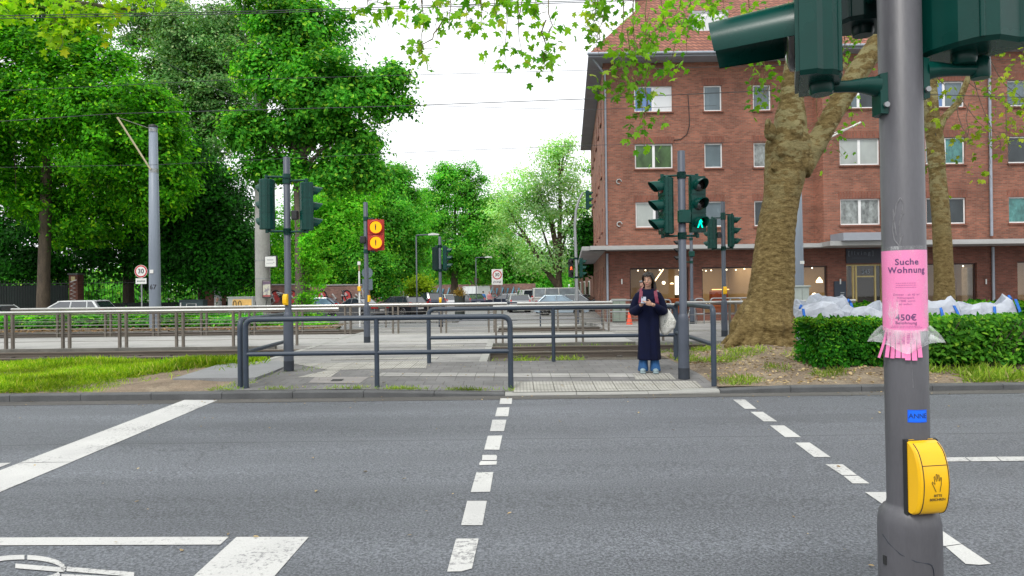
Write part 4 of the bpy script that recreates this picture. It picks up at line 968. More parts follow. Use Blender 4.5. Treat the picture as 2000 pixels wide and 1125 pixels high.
# shop interior
b = MB(); x0, x1, y1_, zt_ = .5, 33, 5.5, 3.25
b.add([(x0, y1_, .05), (x1, y1_, .05), (x1, y1_, zt_), (x0, y1_, zt_)], [(0, 1, 2, 3)]); b.add([(x0, .3, .05), (x0, y1_, .05), (x0, y1_, zt_), (x0, .3, zt_)], [(0, 1, 2, 3)])
b.add([(x0, .3, zt_), (x1, .3, zt_), (x1, y1_, zt_), (x0, y1_, zt_)], [(0, 1, 2, 3)])
for x in (8.0, 14.8, 21.0, 26.5): b.box(x, x + .15, 1.2, y1_ - .01, .052, zt_ - .01)
b.build('shop_interior', pm('shop wall paint', (.52, .40, .26), .8, .08, .6), BL)
MB().box(x0, x1, .28, y1_, 0, .05).build('shop_floor', pm('shop floor', (.30, .22, .14), .5, .1, 2), BL)
E_warm = emat('warm lamp', (1.0, .72, .40), 5.0); E_spot = emat('spot lamp', (1.0, .82, .55), 6.0)
def lampset():
    rg = random.Random(5)
    for px in (1246, 1262, 1290, 1322, 1376, 1383, 1389, 1420, 1432, 1452, 1470, 1540, 1560, 1580, 1828, 1850, 1880):
        x = W(px, YA + 1.2) ; MB().ball((x, 1.0 + rg.uniform(0, 1), zt - .10 + rg.uniform(-.05, .03)), .036, 8, 6).build('spot_lamp', E_spot, BL)
    MB().tube([(W(1272, YA + 2), 2, 1.95), (W(1298, YA + 2), 2, 2.95)], .03, 8).build('tube_lamp', E_warm, BL)
    MB().box(W(1315, YA + 1.5), W(1321, YA + 1.5), 1.4, 1.5, 1.35, 2.35).build('column_lamp', emat('column lamp light', (1.0, .93, .80), 3.0), BL)
    MB().lathe([(.10, 0), (.09, .04), (.02, .08)], 14, (W(1309, YA + 1.5), 1.5, 1.92)).build('pendant_lamp', E_warm, BL)
    MB().ball((W(1293, YA + 2), 2, 2.0), .09, 10, 8).build('globe_lamp', E_spot, BL)
    MB().box(W(1387, YA + 1.5), W(1420, YA + 1.5), 1.45, 1.5, 1.58, 1.62).build('strip_lamp', emat('orange strip light', (1.0, .45, .15), 4.0), BL)
    for px in (1376, 1382): MB().ball((W(px, YA + .8), .8, .75), .13, 10, 8).build('table_lamp', E_spot, BL)
    MB().lathe([(.02, .2), (.16, .0), (.17, -.1)], 14, (W(1597, YA + 1.5), 1.5, 2.0)).build('pendant_lamp', E_warm, BL)
    MB().ball((W(1587, YA + 1), 1, 1.22), .14, 10, 8).build('globe_lamp', E_spot, BL)
    MB().box(W(1700, YA + 2), W(1722, YA + 2), 2.0, 2.05, 1.22, 1.30).build('strip_lamp', E_spot, BL)
    MB().box(W(1662, YA + 2), W(1667, YA + 2), 2.0, 2.05, .4, .85).build('floor_lamp', E_warm, BL)
lampset()
for px0, px1, z0, z1, y, nm, col in ((1300, 1325, .05, 1.15, 2.4, 'sofa', (.40, .10, .025)), (1316, 1340, .05, 2.0, 3.2, 'shelf', (.10, .07, .05)), (1384, 1416, .7, 1.5, 2.6, 'sideboard', (.34, .07, .03)), (1385, 1420, .05, .75, 1.5, 'display_table', (.36, .09, .03)), (1455, 1490, .05, 1.2, 2.6, 'armchair', (.10, .07, .06)), (1455, 1500, 1.6, 2.3, 5.2, 'wall_cabinet', (.36, .26, .16)), (1648, 1724, .05, 3.1, 1.1, 'doorway_darkener', (.022, .015, .012)), (1838, 1860, .05, 2.0, 3.0, 'shelf', (.28, .17, .09)), (1880, 1900, .05, 2.6, 1.0, 'curtain', (.66, .55, .40)), (1540, 1565, .05, 1.0, 2.5, 'armchair', (.45, .4, .33))):  # the box behind the door is added only to make the doorway dark
    MB().cbox(((W(px0, YA + y) + W(px1, YA + y)) / 2, y, (z0 + z1) / 2), (W(px1, YA + y) - W(px0, YA + y), .5, z1 - z0), .05).build(nm, pm(nm + ' ' + str(px0), col, .6, .15, 3), BL)
for x, e in ((6.6, 95), (11.5, 95), (17.5, 45), (23.5, 62)):
    al = bpy.data.lights.new('shop_light', 'AREA'); al.energy = e; al.size = 4; al.size_y = 3; al.shape = 'RECTANGLE'; al.color = (1.0, .80, .55)
    ao = bpy.data.objects.new('shop_light', al); COL.objects.link(ao); ao.location = (BX + x, YA + 2.6, ZG + 3.15)
# sign, menu board, wall lamp
b = MB().box(W(1649, YA), W(1724, YA), -.06, -.005, zt + .11, ZC - .30); sg = b.build('shop_sign', pm('navy sign', (.012, .016, .028), .5, .1, 3), BL)
cx_ = (W(1659, YA) + W(1696, YA)) / 2
b = text_mb('[living]', .30, .0, 1.5); b.xf(Matrix.Translation((cx_, -.066, zt + .62)) @ Matrix.Rotation(R(90), 4, 'X')); b.build('lettering', pm('dull sign letters', (.13, .15, .18), .6), sg)
b = MB().box(cx_ - .45, cx_ + .45, -.0665, -.0625, zt + .36, zt + .38)
b.build('fine_print', pm('dull print', (.07, .08, .10), .6), sg)
b = MB().box(W(1625, YA), W(1648, YA), -.05, -.005, .3, 1.95); mb_ = b.build('menu_board', pm('navy board', (.018, .03, .05), .5, .1, 3), BL)
b = MB()
for i, z in enumerate((1.35, 1.25, 1.15, 1.0, .85)): b.box(W(1637, YA), W(1637, YA) + .2 - .03 * (i % 2), -.056, -.052, z, z + .03)
b.build('print', pm('pale print', (.4, .42, .44), .6), mb_)
for px in (1211, 1637, 1921):
    MB().tube([(W(px, YA), -.06, Zr(px, 555, YA)), (W(px, YA), -.06, Zr(px, 545, YA))], .035, 8).build('wall_lamp', M_white, BL)
# canopy slab along both fronts
zc0 = Zr(1300, 486.5, YA - 1.2)
MB().box(-.9, XS - .2, -1.25, -.003, zc0, zc0 + .20).box(XS - .2, 34, -2.1, -1.003, zc0 + .02, zc0 + .24).box(XS - .2, 34, -1.003, -.003, zc0 + .02, zc0 + .22).build('canopy', M_concrete, BL)
MB().box(W(1648, 32.5), W(1730, 32.5), -2.35, -1.005, zc0 + .245, zc0 + .62).build('door_canopy', M_soffit, BL)
# left side wall, a little off square
dl = Vector((.087, 1.0, 0)).normalized(); nl_ = Vector((dl.y, -dl.x, 0))
TL = Matrix(((dl.x, nl_.x, 0, 0), (dl.y, nl_.y, 0, 0), (0, 0, 1, 0), (0, 0, 0, 1)))      # local x runs back along the wall, local y into the house
holes = []
for p0, p1 in rows:
    for k in range(6): holes.append((2.2 + k * 3.3, 3.1 + k * 3.3, Zr(1277, p0, YA), Zr(1277, p1, YA), [G_dark]))
for k in range(9): holes.append((1.3 + k * 2.2, 2.4 + k * 2.2, .5, 3.0 - .12, [G_dark]))
wall('side_wall', 0, 22, 0, ZE, holes, 0, M_brickskylit, .2, xform=TL)
for i, h in enumerate(holes): window(h, 0, h[4], TL, sill=i < 18, lint=False)
MB().box(-.9, 21, -1.2, -.003, zc0, zc0 + .20).xf(TL).build('canopy', M_concrete, BL)
# eaves, roof, dormers, chimney
ov = .75; k1 = .087 * 22
MB().loft([[(-ov - .1, -ov - .2, z), (XS - .5, -ov - .2, z), (XS - .5, -1.7, z), (34.5, -1.7, z), (34.5, 22, z), (k1 - ov - .1, 22, z)] for z in (ZE, ZE + .16)], True, False).build('eaves', M_soffit, BL)
MB().tube([(-ov - .15, -ov - .26, ZE + .15), (XS - .55, -ov - .26, ZE + .15)], .08, 8).tube([(XS - .55, -1.76, ZE + .15), (34, -1.76, ZE + .15)], .08, 8).build('gutter', M_zinc, BL)
zr = ZE + 6.6
A_, B_, C_, D_ = (-ov - .1, -ov - .2, ZE + .162), (34.5, -1.7, ZE + .162), (34.5, 13, ZE + .162), (k1 - ov, 22, ZE + .162)
r0_, r1_ = (4.6, 5.6, zr), (34.5, 5.6, zr)
MB().add([A_, (XS - .5, -ov - .2, ZE + .162), (XS - .5, -1.7, ZE + .162), B_, r1_, r0_], [(0, 1, 5), (1, 2, 3, 4, 5)]).add([A_, r0_, (5.2, 20, zr - 1), D_], [(0, 1, 2, 3)]).build('roof', M_tile, BL)
MB().box(2.6, 3.6, 4.0, 4.9, ZE + 3.0, ZE + 6.3).build('chimney', M_brick, BL)
for x in (W(1384, 36.5), W(1384, 36.5) + 7, W(1384, 36.5) + 14):
    d_ = MB().box(x - .95, x + .95, .9, 4.0, ZE + .9, ZE + 3.0).build('dormer', pm('dormer zinc', (.34, .35, .37), .6, .1, 2), BL)
    MB().box(x - .7, x + .7, .85, .897, ZE + 1.1, ZE + 2.8).build('dormer_frame', M_frame, d_); MB().box(x - .6, x + .6, .835, .848, ZE + 1.2, ZE + 2.7).build('pane', G_blind, d_)
MB().tube([(.09, -.07, 0), (.09, -.07, ZC - .4)], .06, 10).tube([(.09, -.07, ZC + .05), (.09, -.07, ZE - .6), (-.6, -.6, ZE + .05)], .055, 10).build('downpipe', M_zinc, BL)
MB().tube([(W(1932, YB), -1.09, ZC + .2), (W(1932, YB), -1.09, ZE)], .07, 10).tube([(W(1934, YA), -.1, 0), (W(1934, YA), -.1, ZC - .3)], .07, 10).build('downpipe', M_zinc, BL)
cab = [(W(x, YA), -.03, Zr(x, y, YA)) for x, y in ((1345, 186), (1347, 230), (1347, 245), (1342, 262), (1330, 272), (1316, 274))]
MB().tube(cab, .018, 6).build('wall_cable', M_black, BL)
for px, py in ((1208, 355), (1208, 438)):
    q = MB(); c0 = (W(px, YA), -.03, Zr(px, py, YA)); q.tube([(c0[0] + .13 * math.cos(t), -.04, c0[2] + .12 * math.sin(t)) for t in [i * .7 for i in range(8)]], .03, 6); q.build('wall_anchor', M_concrete, BL)
# buildings further back down the side street
B2 = thing('brick_building', 'dark red brick house glimpsed behind the corner building, down the side street', 'building', (7.1, 60, -.36))
MB().box(0, 14, 0, 14, 0, 8).build('wall', brickmat('far brick', (.22, .085, .06), (.17, .12, .1)), B2)
for z in (1, 4.2):
    for k in range(3): w_ = MB().box(-.05, -.01, 2 + k * 4, 3.2 + k * 4, z, z + 1.6).build('window', M_frame, B2); MB().box(-.06, -.052, 2.1 + k * 4, 3.1 + k * 4, z + .1, z + 1.5).build('pane', G_dark, w_)
MB().prism([(-.4, 8), (14.4, 8), (7, 12)], -.3, 14.3, 'y').build('roof', M_tile, B2)
# ------------------------------------------------------------------ vehicles (front towards local -X)
M_tyre = pm('tyre rubber', (.012, .012, .013), .85, .2, 8)
M_rim = pm('alloy rim', (.50, .51, .52), .3, .1, 6, metal=.6)
M_carglass = pm('car glass', (.025, .035, .045), .08, .2, 1.5, spec=.8, coat=1.0)
M_carglassb = pm('car glass with painted blue reflection', (.16, .27, .36), .08, .35, 1.2, spec=.8, coat=1.0)  # blue reflection painted into the base colour of the glass
M_tail = pm('tail lamp', (.42, .012, .015), .2, .1, 8, coat=.6)
M_headl = pm('head lamp', (.62, .64, .66), .12, .1, 12, coat=.8)
M_plate = pm('number plate', (.70, .70, .68), .5, .04, 8)
M_trim = pm('dark trim', (.018, .019, .021), .6, .15, 6)
def carpaint(n, c, metal=.25): return pm('paint ' + n, c, .32, .05, 2, metal=metal, coat=.9, spec=.5)
ST = {  # hood height, belt, front windscreen base/top, rear window top/base, tail height (fractions of L/2 and of H)
    'wagon': dict(hood=.60, belt=.64, wb=-.42, wt=-.06, rt=.74, rb=.93, tail=.66), 'hatch': dict(hood=.62, belt=.64, wb=-.50, wt=-.10, rt=.62, rb=.92, tail=.66),
    'sedan': dict(hood=.60, belt=.64, wb=-.40, wt=-.04, rt=.36, rb=.66, tail=.66), 'suv': dict(hood=.62, belt=.64, wb=-.46, wt=-.12, rt=.78, rb=.94, tail=.64),
    'van': dict(hood=.50, belt=.54, wb=-.72, wt=-.46, rt=.95, rb=.98, tail=.54), 'bus': dict(hood=.55, belt=.58, wb=-.95, wt=-.74, rt=.93, rb=.97, tail=.58)}
def car(label, cat, loc, rz, L, W_, H, paint, style='wagon', glass=None, panel=False, group=None, name='parked_car'):
    s = ST[style]; t = thing(name, label, cat, loc, rz, group); h = L / 2; g = glass or M_carglass
    zb, zh, zs, wr = .22, s['hood'] * H, s['belt'] * H, .32 if style not in ('van', 'bus') else .34
    xf_, xr = -h * .62, h * .58
    def arch(x0):  # wheel opening
        return [(x0 + (wr + .07) * math.cos(R(a)), .30 + (wr + .07) * math.sin(R(a))) for a in range(165, 0, -25)]
    prof = [(-h * .97, zb + .06), (xf_ - wr - .1, zb)] + arch(xf_) + [(xf_ + wr + .1, zb), (xr - wr - .1, zb)] + arch(xr) + [(xr + wr + .1, zb + .02), (h * .985, zb + .12), (h, zb + .30), (h * .995, zs * .82), (h * s['rb'] + .02 * h, s['tail'] * H), (h * s['rb'] - .05, zs + .012), (h * s['wb'], zs + .012), (h * s['wb'] - .03, zh), (-h * .80, zh * .95), (-h * .96, zh * .80), (-h, zb + .32)]
    def lay(y, k, dz): cx = 0; return [(x * k, y, zb + (z - zb) * dz if z > zb else z) for x, z in prof]
    b = MB().loft([lay(-W_ / 2 + .05, .955, .93), lay(-W_ / 2, .985, .965), lay(-W_ / 2 + .02, 1, 1), lay(W_ / 2 - .02, 1, 1), lay(W_ / 2, .985, .965), lay(W_ / 2 - .05, .955, .93)], True, False)
    body = b.build('body', paint, t)
    MB().box(-h * .9, h * .9, -W_ / 2 + .18, W_ / 2 - .18, .16, zb + .2).build('underbody', M_trim, t)
    # cabin: glass house with painted roof and pillars
    wl, wtp = W_ / 2 - .045, W_ / 2 - .20; zr = H - .05
    lo = [(h * s['wb'], zs), (h * s['rb'] - .04, zs)]; hi = [(h * s['wt'], zr), (h * s['rt'], zr)]
    cab = MB().loft([[(lo[0][0], -wl * .86, zs), (lo[0][0] + .18, -wl, zs), (lo[1][0] - .1, -wl, zs), (lo[1][0], -wl * .9, zs), (lo[1][0], wl * .9, zs), (lo[1][0] - .1, wl, zs), (lo[0][0] + .18, wl, zs), (lo[0][0], wl * .86, zs)],
                     [(hi[0][0], -wtp * .86, zr), (hi[0][0] + .15, -wtp, zr), (hi[1][0] - .1, -wtp, zr), (hi[1][0], -wtp * .9, zr), (hi[1][0], wtp * .9, zr), (hi[1][0] - .1, wtp, zr), (hi[0][0] + .15, wtp, zr), (hi[0][0], wtp * .86, zr)]], True, False)
    cab.build('windows', paint if panel else g, t)
    rl = [(hi[0][0] - .06, hi[1][0] + .04, wtp + .02, zr - .01), (hi[0][0] - .02, hi[1][0] + .03, wtp, zr + .025), (hi[0][0] + .25, hi[1][0] - .2, wtp * .8, H)]
    MB().loft([[(a, -q * .88, z), (a + .16, -q, z), (e - .1, -q, z), (e, -q * .9, z), (e, q * .9, z), (e - .1, q, z), (a + .16, q, z), (a, q * .88, z)] for a, e, q, z in rl], True, False).build('roof', paint, t)
    b = MB()
    for sd in (-1, 1):
        def side(x, z): k = (z - zs) / (zr - zs); return (x, sd * (wl + (wtp - wl) * k + .006), z)
        def pil(x0, x1, w_): b.tube([side(x0, zs), side(x1, zr)], w_, 4)
        pil(lo[0][0] + .16, hi[0][0] + .13, .045); m_ = (lo[0][0] + lo[1][0]) / 2; pil(m_ - .05, m_ - .02, .045); pil(lo[1][0] - .14, hi[1][0] - .12, .075)
        if style in ('wagon', 'suv', 'bus', 'van'): q = lo[0][0] + (lo[1][0] - lo[0][0]) * .76; pil(q, q - .06, .04)
        b.tube([side(lo[0][0] + .16, zs + .02), side(lo[1][0] - .1, zs + .02)], .022, 4)
    b.build('pillars', paint, t)
    if panel:
        MB().prism([(h * s['wb'] + .10, zs + .05), (h * s['wb'] + .62, zs + .05), (h * s['wb'] + .62, zr - .16), (h * s['wt'] + .18, zr - .16)], -W_ / 2 + .01, W_ / 2 - .01, 'y').build('side_window', g, t)
        MB().loft([[(lo[0][0] - .012, -wl * .8, zs + .05), (lo[0][0] - .012, wl * .8, zs + .05)], [(hi[0][0] - .012, -wtp * .8, zr - .1), (hi[0][0] - .012, wtp * .8, zr - .1)]], False, False, False).build('windscreen', g, t)
    for x in (xf_, xr):
        for sd in (-1, 1):
            b = MB(); b.lathe([(wr * .62, -.10), (wr * .94, -.10), (wr, -.07), (wr, .07), (wr * .94, .10), (wr * .62, .10)], 22); b.xf(Matrix.Translation((x, sd * (W_ / 2 - .11), wr)) @ Matrix.Rotation(R(90), 4, 'X'))
            wh = b.build('wheel', M_tyre, t)
            b = MB(); b.lathe([(wr * .62, -.02), (wr * .66, .085), (wr * .58, .09), (wr * .55, .02), (.02, .02)], 20)
            for k in range(7): a = k * 2 * PI / 7; b.tube([(.03 * math.cos(a), .03 * math.sin(a), .075), (wr * .6 * math.cos(a), wr * .6 * math.sin(a), .085)], .024, 5)
            b.lathe([(.06, .02), (.06, .09), (.01, .092)], 10)
            b.xf(Matrix.Translation((x, sd * (W_ / 2 - .11), wr)) @ Matrix.Rotation(R(-90 * sd), 4, 'X'))
            b.build('rim', M_rim, wh)
            MB().prism([(x + (wr + .05) * math.cos(R(a)), .31 + (wr + .05) * math.sin(R(a))) for a in range(0, 360, 20)], sd * (W_ / 2 - .28), sd * (W_ / 2 - .20), 'y').build('wheel_arch', M_trim, t)
    for sd in (-1, 1):
        tl = MB()
        if style in ('wagon', 'suv', 'hatch', 'bus', 'van'): tl.loft([[(h * s['rb'] - .10, sd * (W_ / 2 - .03), zs * .78), (h * .995 + .012, sd * (W_ / 2 - .22), zs * .78), (h * .995 + .012, sd * (W_ / 2 - .06), zs * .78)], [(h * s['rb'] - .16, sd * (W_ / 2 - .05), zs * 1.12), (h * s['rb'] - .005, sd * (W_ / 2 - .20), zs * 1.12), (h * s['rb'] + .005, sd * (W_ / 2 - .08), zs * 1.12)]], True, False)
        else: tl.cbox((h * .985, sd * (W_ / 2 - .24), zs * .84), (.08, .38, .15), .02).cbox((h * .93, sd * (W_ / 2 - .02), zs * .85), (.28, .05, .13), .01)
        tl.build('tail_lamp', M_tail, t)
        MB().cbox((-h * .945, sd * (W_ / 2 - .22), zh * .76), (.16, .36, .14), .03).build('headlight', M_headl, t)
        MB().cbox((h * s['wb'] + .24, sd * (W_ / 2 + .06), zs + .07), (.12, .18, .13), .03).build('door_mirror', paint, t)
    MB().box(h * .998, h + .022, -.26, .26, zs * .60, zs * .60 + .115).box(-h - .02, -h + .02, -.26, .26, .40, .51).build('number_plate', M_plate, t)
    b = MB()
    for sd in (-1, 1):
        for x in (-.02, h * .36): b.box(x, x + .16, sd * (W_ / 2 + .004) - .012, sd * (W_ / 2 + .004) + .012, zs * .86, zs * .86 + .03)
    b.build('door_handle', M_trim, t)
    MB().box(-h * .985 - .02, -h * .96, -.45, .45, zb + .30, zb + .46).build('grille', M_trim, t)
    return t
def at(px, D, z): q = P(px, 600, D); return (q.x, D, z)
ZF = -.36
white, black, silver = carpaint('white', (.62, .64, .65), 0), carpaint('black', (.010, .012, .017)), carpaint('silver', (.34, .37, .40), .5)
navy, grey, dgrey, cream, ice = carpaint('navy', (.012, .022, .055)), carpaint('mid grey', (.15, .16, .175), .45), carpaint('graphite', (.05, .055, .06)), carpaint('cream', (.58, .58, .55), 0), carpaint('ice blue', (.40, .50, .58), .35)
car('white estate car behind the left hedge, tall red tail lamp by its rear window', 'car', at(133, 34.6, -.26), R(4), 4.55, 1.75, 1.50, white, 'wagon')
car('white car cut off by the left edge of the picture, behind the hedge', 'car', at(-42, 34.6, -.40), R(0), 4.4, 1.75, 1.46, white, 'hatch')
car('small dark car with light blue reflecting windows beside the graffiti wall', 'car', at(612, 50, ZF), R(2), 4.1, 1.72, 1.48, carpaint('dark blue', (.03, .05, .08)), 'hatch', M_carglassb)
car('grey saloon car parked with its boot and red lamp beside the amber signal pole', 'car', at(694, 47, ZF), R(-22), 4.3, 1.78, 1.44, grey, 'sedan')
car('glossy black estate car with bright alloy wheels, left of the side street', 'car', at(778, 50, ZF), R(-38), 4.7, 1.84, 1.50, black, 'wagon')
car('dark navy off-road car parked behind the black estate car', 'car', at(824, 60, ZF), R(-45), 4.6, 1.9, 1.72, navy, 'suv')
car('white hatchback partly hidden by the signal pole beyond the tracks', 'car', at(873, 63, ZF), R(-62), 4.0, 1.75, 1.52, white, 'hatch')
car('dark car right of the white hatchback, seen beside the planted column', 'car', at(893, 68, ZF), R(-70), 4.2, 1.75, 1.48, dgrey, 'hatch')
car('white delivery van with sloping bonnet far down the side street', 'van', at(925, 80, ZF), R(-60), 5.4, 2.0, 2.35, white, 'van', panel=True, name='delivery_van')
car('dark blue car parked in front of the white delivery van', 'car', at(922, 71, ZF), R(-70), 4.2, 1.75, 1.5, navy, 'hatch')
car('red and white car at the far end of the row, by the pedestrians', 'car', at(953, 84, ZF), R(-75), 4.1, 1.75, 1.5, carpaint('dull red', (.3, .05, .05)), 'hatch')
car('dark estate car under the zone sign, seen from the side', 'car', at(984, 70, ZF), R(-12), 4.5, 1.8, 1.48, navy, 'wagon')
car('black hatchback seen from behind in the middle of the side street', 'car', at(1013, 57, ZF), R(-86), 4.1, 1.78, 1.46, carpaint('pale grey', (.40, .42, .42), .2), 'hatch')
car('small white van left of the cream camper bus', 'van', at(1031, 69, ZF), R(-80), 4.4, 1.85, 1.85, white, 'bus', name='delivery_van')
car('cream white camper bus with wide side windows, parked along the side street', 'van', at(1090, 61, ZF), R(180), 4.85, 1.95, 2.0, cream, 'bus', pm('bus curtains behind glass', (.17, .20, .22), .2, .3, 1.5, coat=.3), name='camper_bus')  # bus windows in a lighter grey than the standard car glass
car('ice blue hatchback with arched roof and blue side windows, in front of the camper bus', 'car', at(1096, 48.5, ZF), R(177), 3.95, 1.74, 1.47, ice, 'hatch', M_carglassb)
car('silver car half hidden behind the curved signal mast', 'car', at(1140, 52.5, ZF), R(150), 4.1, 1.76, 1.46, silver, 'hatch')
# ------------------------------------------------------------------ bicycles
def bicycle(label, loc, rz, col, scale=1.0):
    t = thing('bicycle', label, 'bicycle', loc, rz); t.scale = (scale,) * 3; m = pm('bike paint ' + label[:14], col, .4, .05, 4, coat=.5)
    for x in (-.52, .52):
        b = MB(); b.tube([(x + .325 * math.cos(a), 0, .35 + .325 * math.sin(a)) for a in [i * 2 * PI / 28 for i in range(29)]], .019, 6, False); w_ = b.build('wheel', M_tyre, t)
        b = MB()
        for k in range(14): a = k * 2 * PI / 14; b.tube([(x, 0, .35), (x + .31 * math.cos(a), 0, .35 + .31 * math.sin(a))], .0025, 4)
        b.tube([(x + .305 * math.cos(a), 0, .35 + .305 * math.sin(a)) for a in [i * 2 * PI / 28 for i in range(29)]], .009, 5, False); b.build('rim', M_galv, w_)
    b = MB(); bb, st_, hd, re, fr = (-.05, 0, .30), (-.20, 0, .82), (.36, 0, .86), (-.52, 0, .35), (.52, 0, .35)
    for p, q in ((bb, st_), (bb, (.38, 0, .74)), (st_, (.36, 0, .84)), (bb, re), ((-.18, 0, .74), re), (hd, fr)): b.tube([p, q], .017, 8)
    b.build('frame', m, t)
    MB().loft([[(-.34, -.07, .91), (-.34, .07, .91), (-.34, .05, .95), (-.34, -.05, .95)], [(-.06, -.02, .91), (-.06, .02, .91), (-.06, .015, .94), (-.06, -.015, .94)]], True, False).tube([st_, (-.21, 0, .92)], .013, 8).build('saddle', M_black, t)
    MB().tube([hd, (.34, 0, 1.0)], .013, 8).tube([(.22, -.28, 1.03), (.34, -.12, 1.02), (.34, .12, 1.02), (.22, .28, 1.03)], .012, 8).build('handlebar', M_black, t)
    return t
bicycle('red bicycle leaning by the fence beside the graffiti cabinet', at(443, 38.5, -.34), R(12), (.32, .02, .03)); bicycle('bicycle with a red rear bag at the foot of the concrete mast', at(470, 38.2, -.34), R(-170), (.05, .06, .06))
bicycle('dark bicycle parked behind the woman, in front of the shop window', at(1290, 29.5, -.18), R(8), (.02, .02, .022)); bicycle('pale bicycle parked just behind the slender signal pole', at(1350, 27.0, -.05), R(60), (.40, .40, .38))
# ------------------------------------------------------------------ street objects
M_cone = pm('traffic cone orange', (.75, .10, .045), .5, .08, 4)
def cone(label, px, D, z):
    t = thing('traffic_cone', label, 'traffic cone', at(px, D, z)); MB().box(-.19, .19, -.19, .19, 0, .04).build('base', M_black, t)
    MB().lathe([(.15, .04), (.025, .72), (.02, .73)], 18).build('cone', M_cone, t); MB().lathe([(.108, .26), (.082, .40)], 18, cap=False).lathe([(.068, .48), (.05, .58)], 18, cap=False).build('white_band', M_white, t)
cone('orange traffic cone on the far pavement, just left of the woman', 1229, 29.0, -.16)
def cabinet(label, px0, px1, ptop, D, z, col, dep=.4, name='utility_cabinet', art=None):
    x0, x1 = P(px0, 600, D).x, P(px1, 600, D).x; zt = P(px0, ptop, D).z - z; t = thing(name, label, 'utility cabinet', ((x0 + x1) / 2, D, z)); wd = x1 - x0; m = pm('cabinet ' + label[:20], col, .6, .15, 3)
    MB().cbox((0, dep / 2, zt / 2 + .03), (wd, dep, zt - .06), .012).build('body', m, t); MB().cbox((0, dep / 2, zt - .02), (wd + .08, dep + .08, .05), .012).build('lid', m, t); MB().box(-wd / 2, wd / 2, .02, dep - .02, 0, .06).build('plinth', M_conc, t)
    b = MB().box(-.004, .004, -.004, .002, .1, zt - .1); b.box(.05, .09, -.02, .0, zt * .5, zt * .5 + .12); b.build('door_seam', M_trim, t)
    if art: art(t, wd, zt)
    return t
def blob(b, pts, w_, y=-.012):
    b.tube([(x, y, z) for x, z in pts], w_, 5)
def circ(cx, cz, rx, rz, a0=0, a1=360, n=14): return [(cx + rx * math.cos(R(a0 + (a1 - a0) * i / n)), cz + rz * math.sin(R(a0 + (a1 - a0) * i / n))) for i in range(n + 1)]
def art_yellow(t, wd, zt):
    MB().prism([(-wd * .38, zt * .3), (-wd * .3, zt * .92), (wd * .45, zt * .92), (wd * .45, zt * .2)], -.008, -.002).build('graffiti_ground', pm('graffiti orange', (.68, .42, .13), .7, .25, 2), t)
    b = MB(); b.prism(circ(-wd * .12, zt * .34, wd * .2, zt * .22, 0, 340), -.012, -.009); b.prism(circ(wd * .26, zt * .4, wd * .2, zt * .3, 0, 340), -.012, -.009); b.build('graffiti_fill', pm('graffiti grey', (.5, .52, .55), .7, .1, 3), t)
    b = MB(); blob(b, circ(-wd * .12, zt * .34, wd * .21, zt * .24, -10, 190), .028); blob(b, circ(wd * .26, zt * .4, wd * .21, zt * .32, -10, 190), .028); blob(b, circ(-wd * .22, zt * .74, wd * .06, zt * .14), .02); blob(b, circ(-wd * .02, zt * .74, wd * .06, zt * .13), .02); b.build('graffiti_outline', M_ink, t)
def art_green(t, wd, zt):
    b = MB(); blob(b, [(-.1, zt * .52), (.0, zt * .66), (.12, zt * .64), (.14, zt * .5), (.02, zt * .44), (-.06, zt * .5)], .03); blob(b, [(-.14, zt * .4), (-.02, zt * .46), (.06, zt * .34)], .02); b.build('graffiti', pm('graffiti green', (.01, .30, .14), .6, .1, 4), t)
def art_white(t, wd, zt):
    b = MB(); blob(b, [(-wd * .42, zt * .9), (-wd * .46, zt * .6), (-wd * .36, zt * .5), (-wd * .44, zt * .3)], .035); blob(b, [(-wd * .18, zt * .1), (-wd * .18, zt * .86), (wd * .22, zt * .86), (wd * .22, zt * .1)], .02); blob(b, [(-wd * .1, zt * .3), (0, zt * .5), (.1, zt * .25)], .03); b.build('graffiti', M_white, t)
cabinet('pale cabinet with yellow and black graffiti left of the concrete mast', 445, 494, 580, 37.5, -.40, (.40, .42, .40), .7, art=art_yellow)
cabinet('dark green cabinet with white graffiti outline behind the hedge', 350, 396, 586, 37.5, -.40, (.025, .05, .055), .6, art=art_white)
cabinet('light grey cabinet with green graffiti behind the white bags', 1553, 1581, 558, 21.0, .0, (.46, .50, .48), .45, art=art_green)
cabinet('green grey cabinet at the foot of the brick building corner', 1198, 1222, 584, 33.6, -.18, (.20, .24, .20), .4)
def round_sign(label, px, py, dia, D, zfoot, name='speed_sign', sub=True, post=M_galv):
    q = P(px, py, D); t = thing(name, label, 'road sign', (q.x, D, zfoot)); z = q.z - zfoot
    MB().tube([(0, .04, 0), (0, .04, z + dia * .45)], .035, 10).build('post', post, t)
    def disc(r, y, m, nm): b = MB(); b.lathe([(r, 0), (r, .006)], 36); b.xf(Matrix.Translation((0, y, z)) @ Matrix.Rotation(R(90), 4, 'X')); return b.build(nm, m, t)
    disc(dia * .5, -.004, M_white, 'plate'); disc(dia * .475, -.0075, M_redpaint, 'red_ring'); disc(dia * .375, -.011, M_white, 'white_disc')
    b = text_mb('30', dia * .50, .02); b.xf(Matrix.Translation((0, -.019, z)) @ Matrix.Rotation(R(90), 4, 'X')); b.build('number', M_ink, t)
    if sub:
        MB().box(-dia * .42, dia * .42, -.012, .0, z - dia * .98, z - dia * .54).build('supplementary_plate', M_white, t); b = MB()
        for i in range(6): b.box(-dia * .32 + i * dia * .11, -dia * .32 + i * dia * .11 + dia * .08, -.015, -.0125, z - dia * .80, z - dia * .72)
        b.build('print', M_ink, t)
    return t
round_sign('round red ringed 30 sign with white plate, left of the tall steel mast', 275.5, 530, .62, 33.0, -.36)
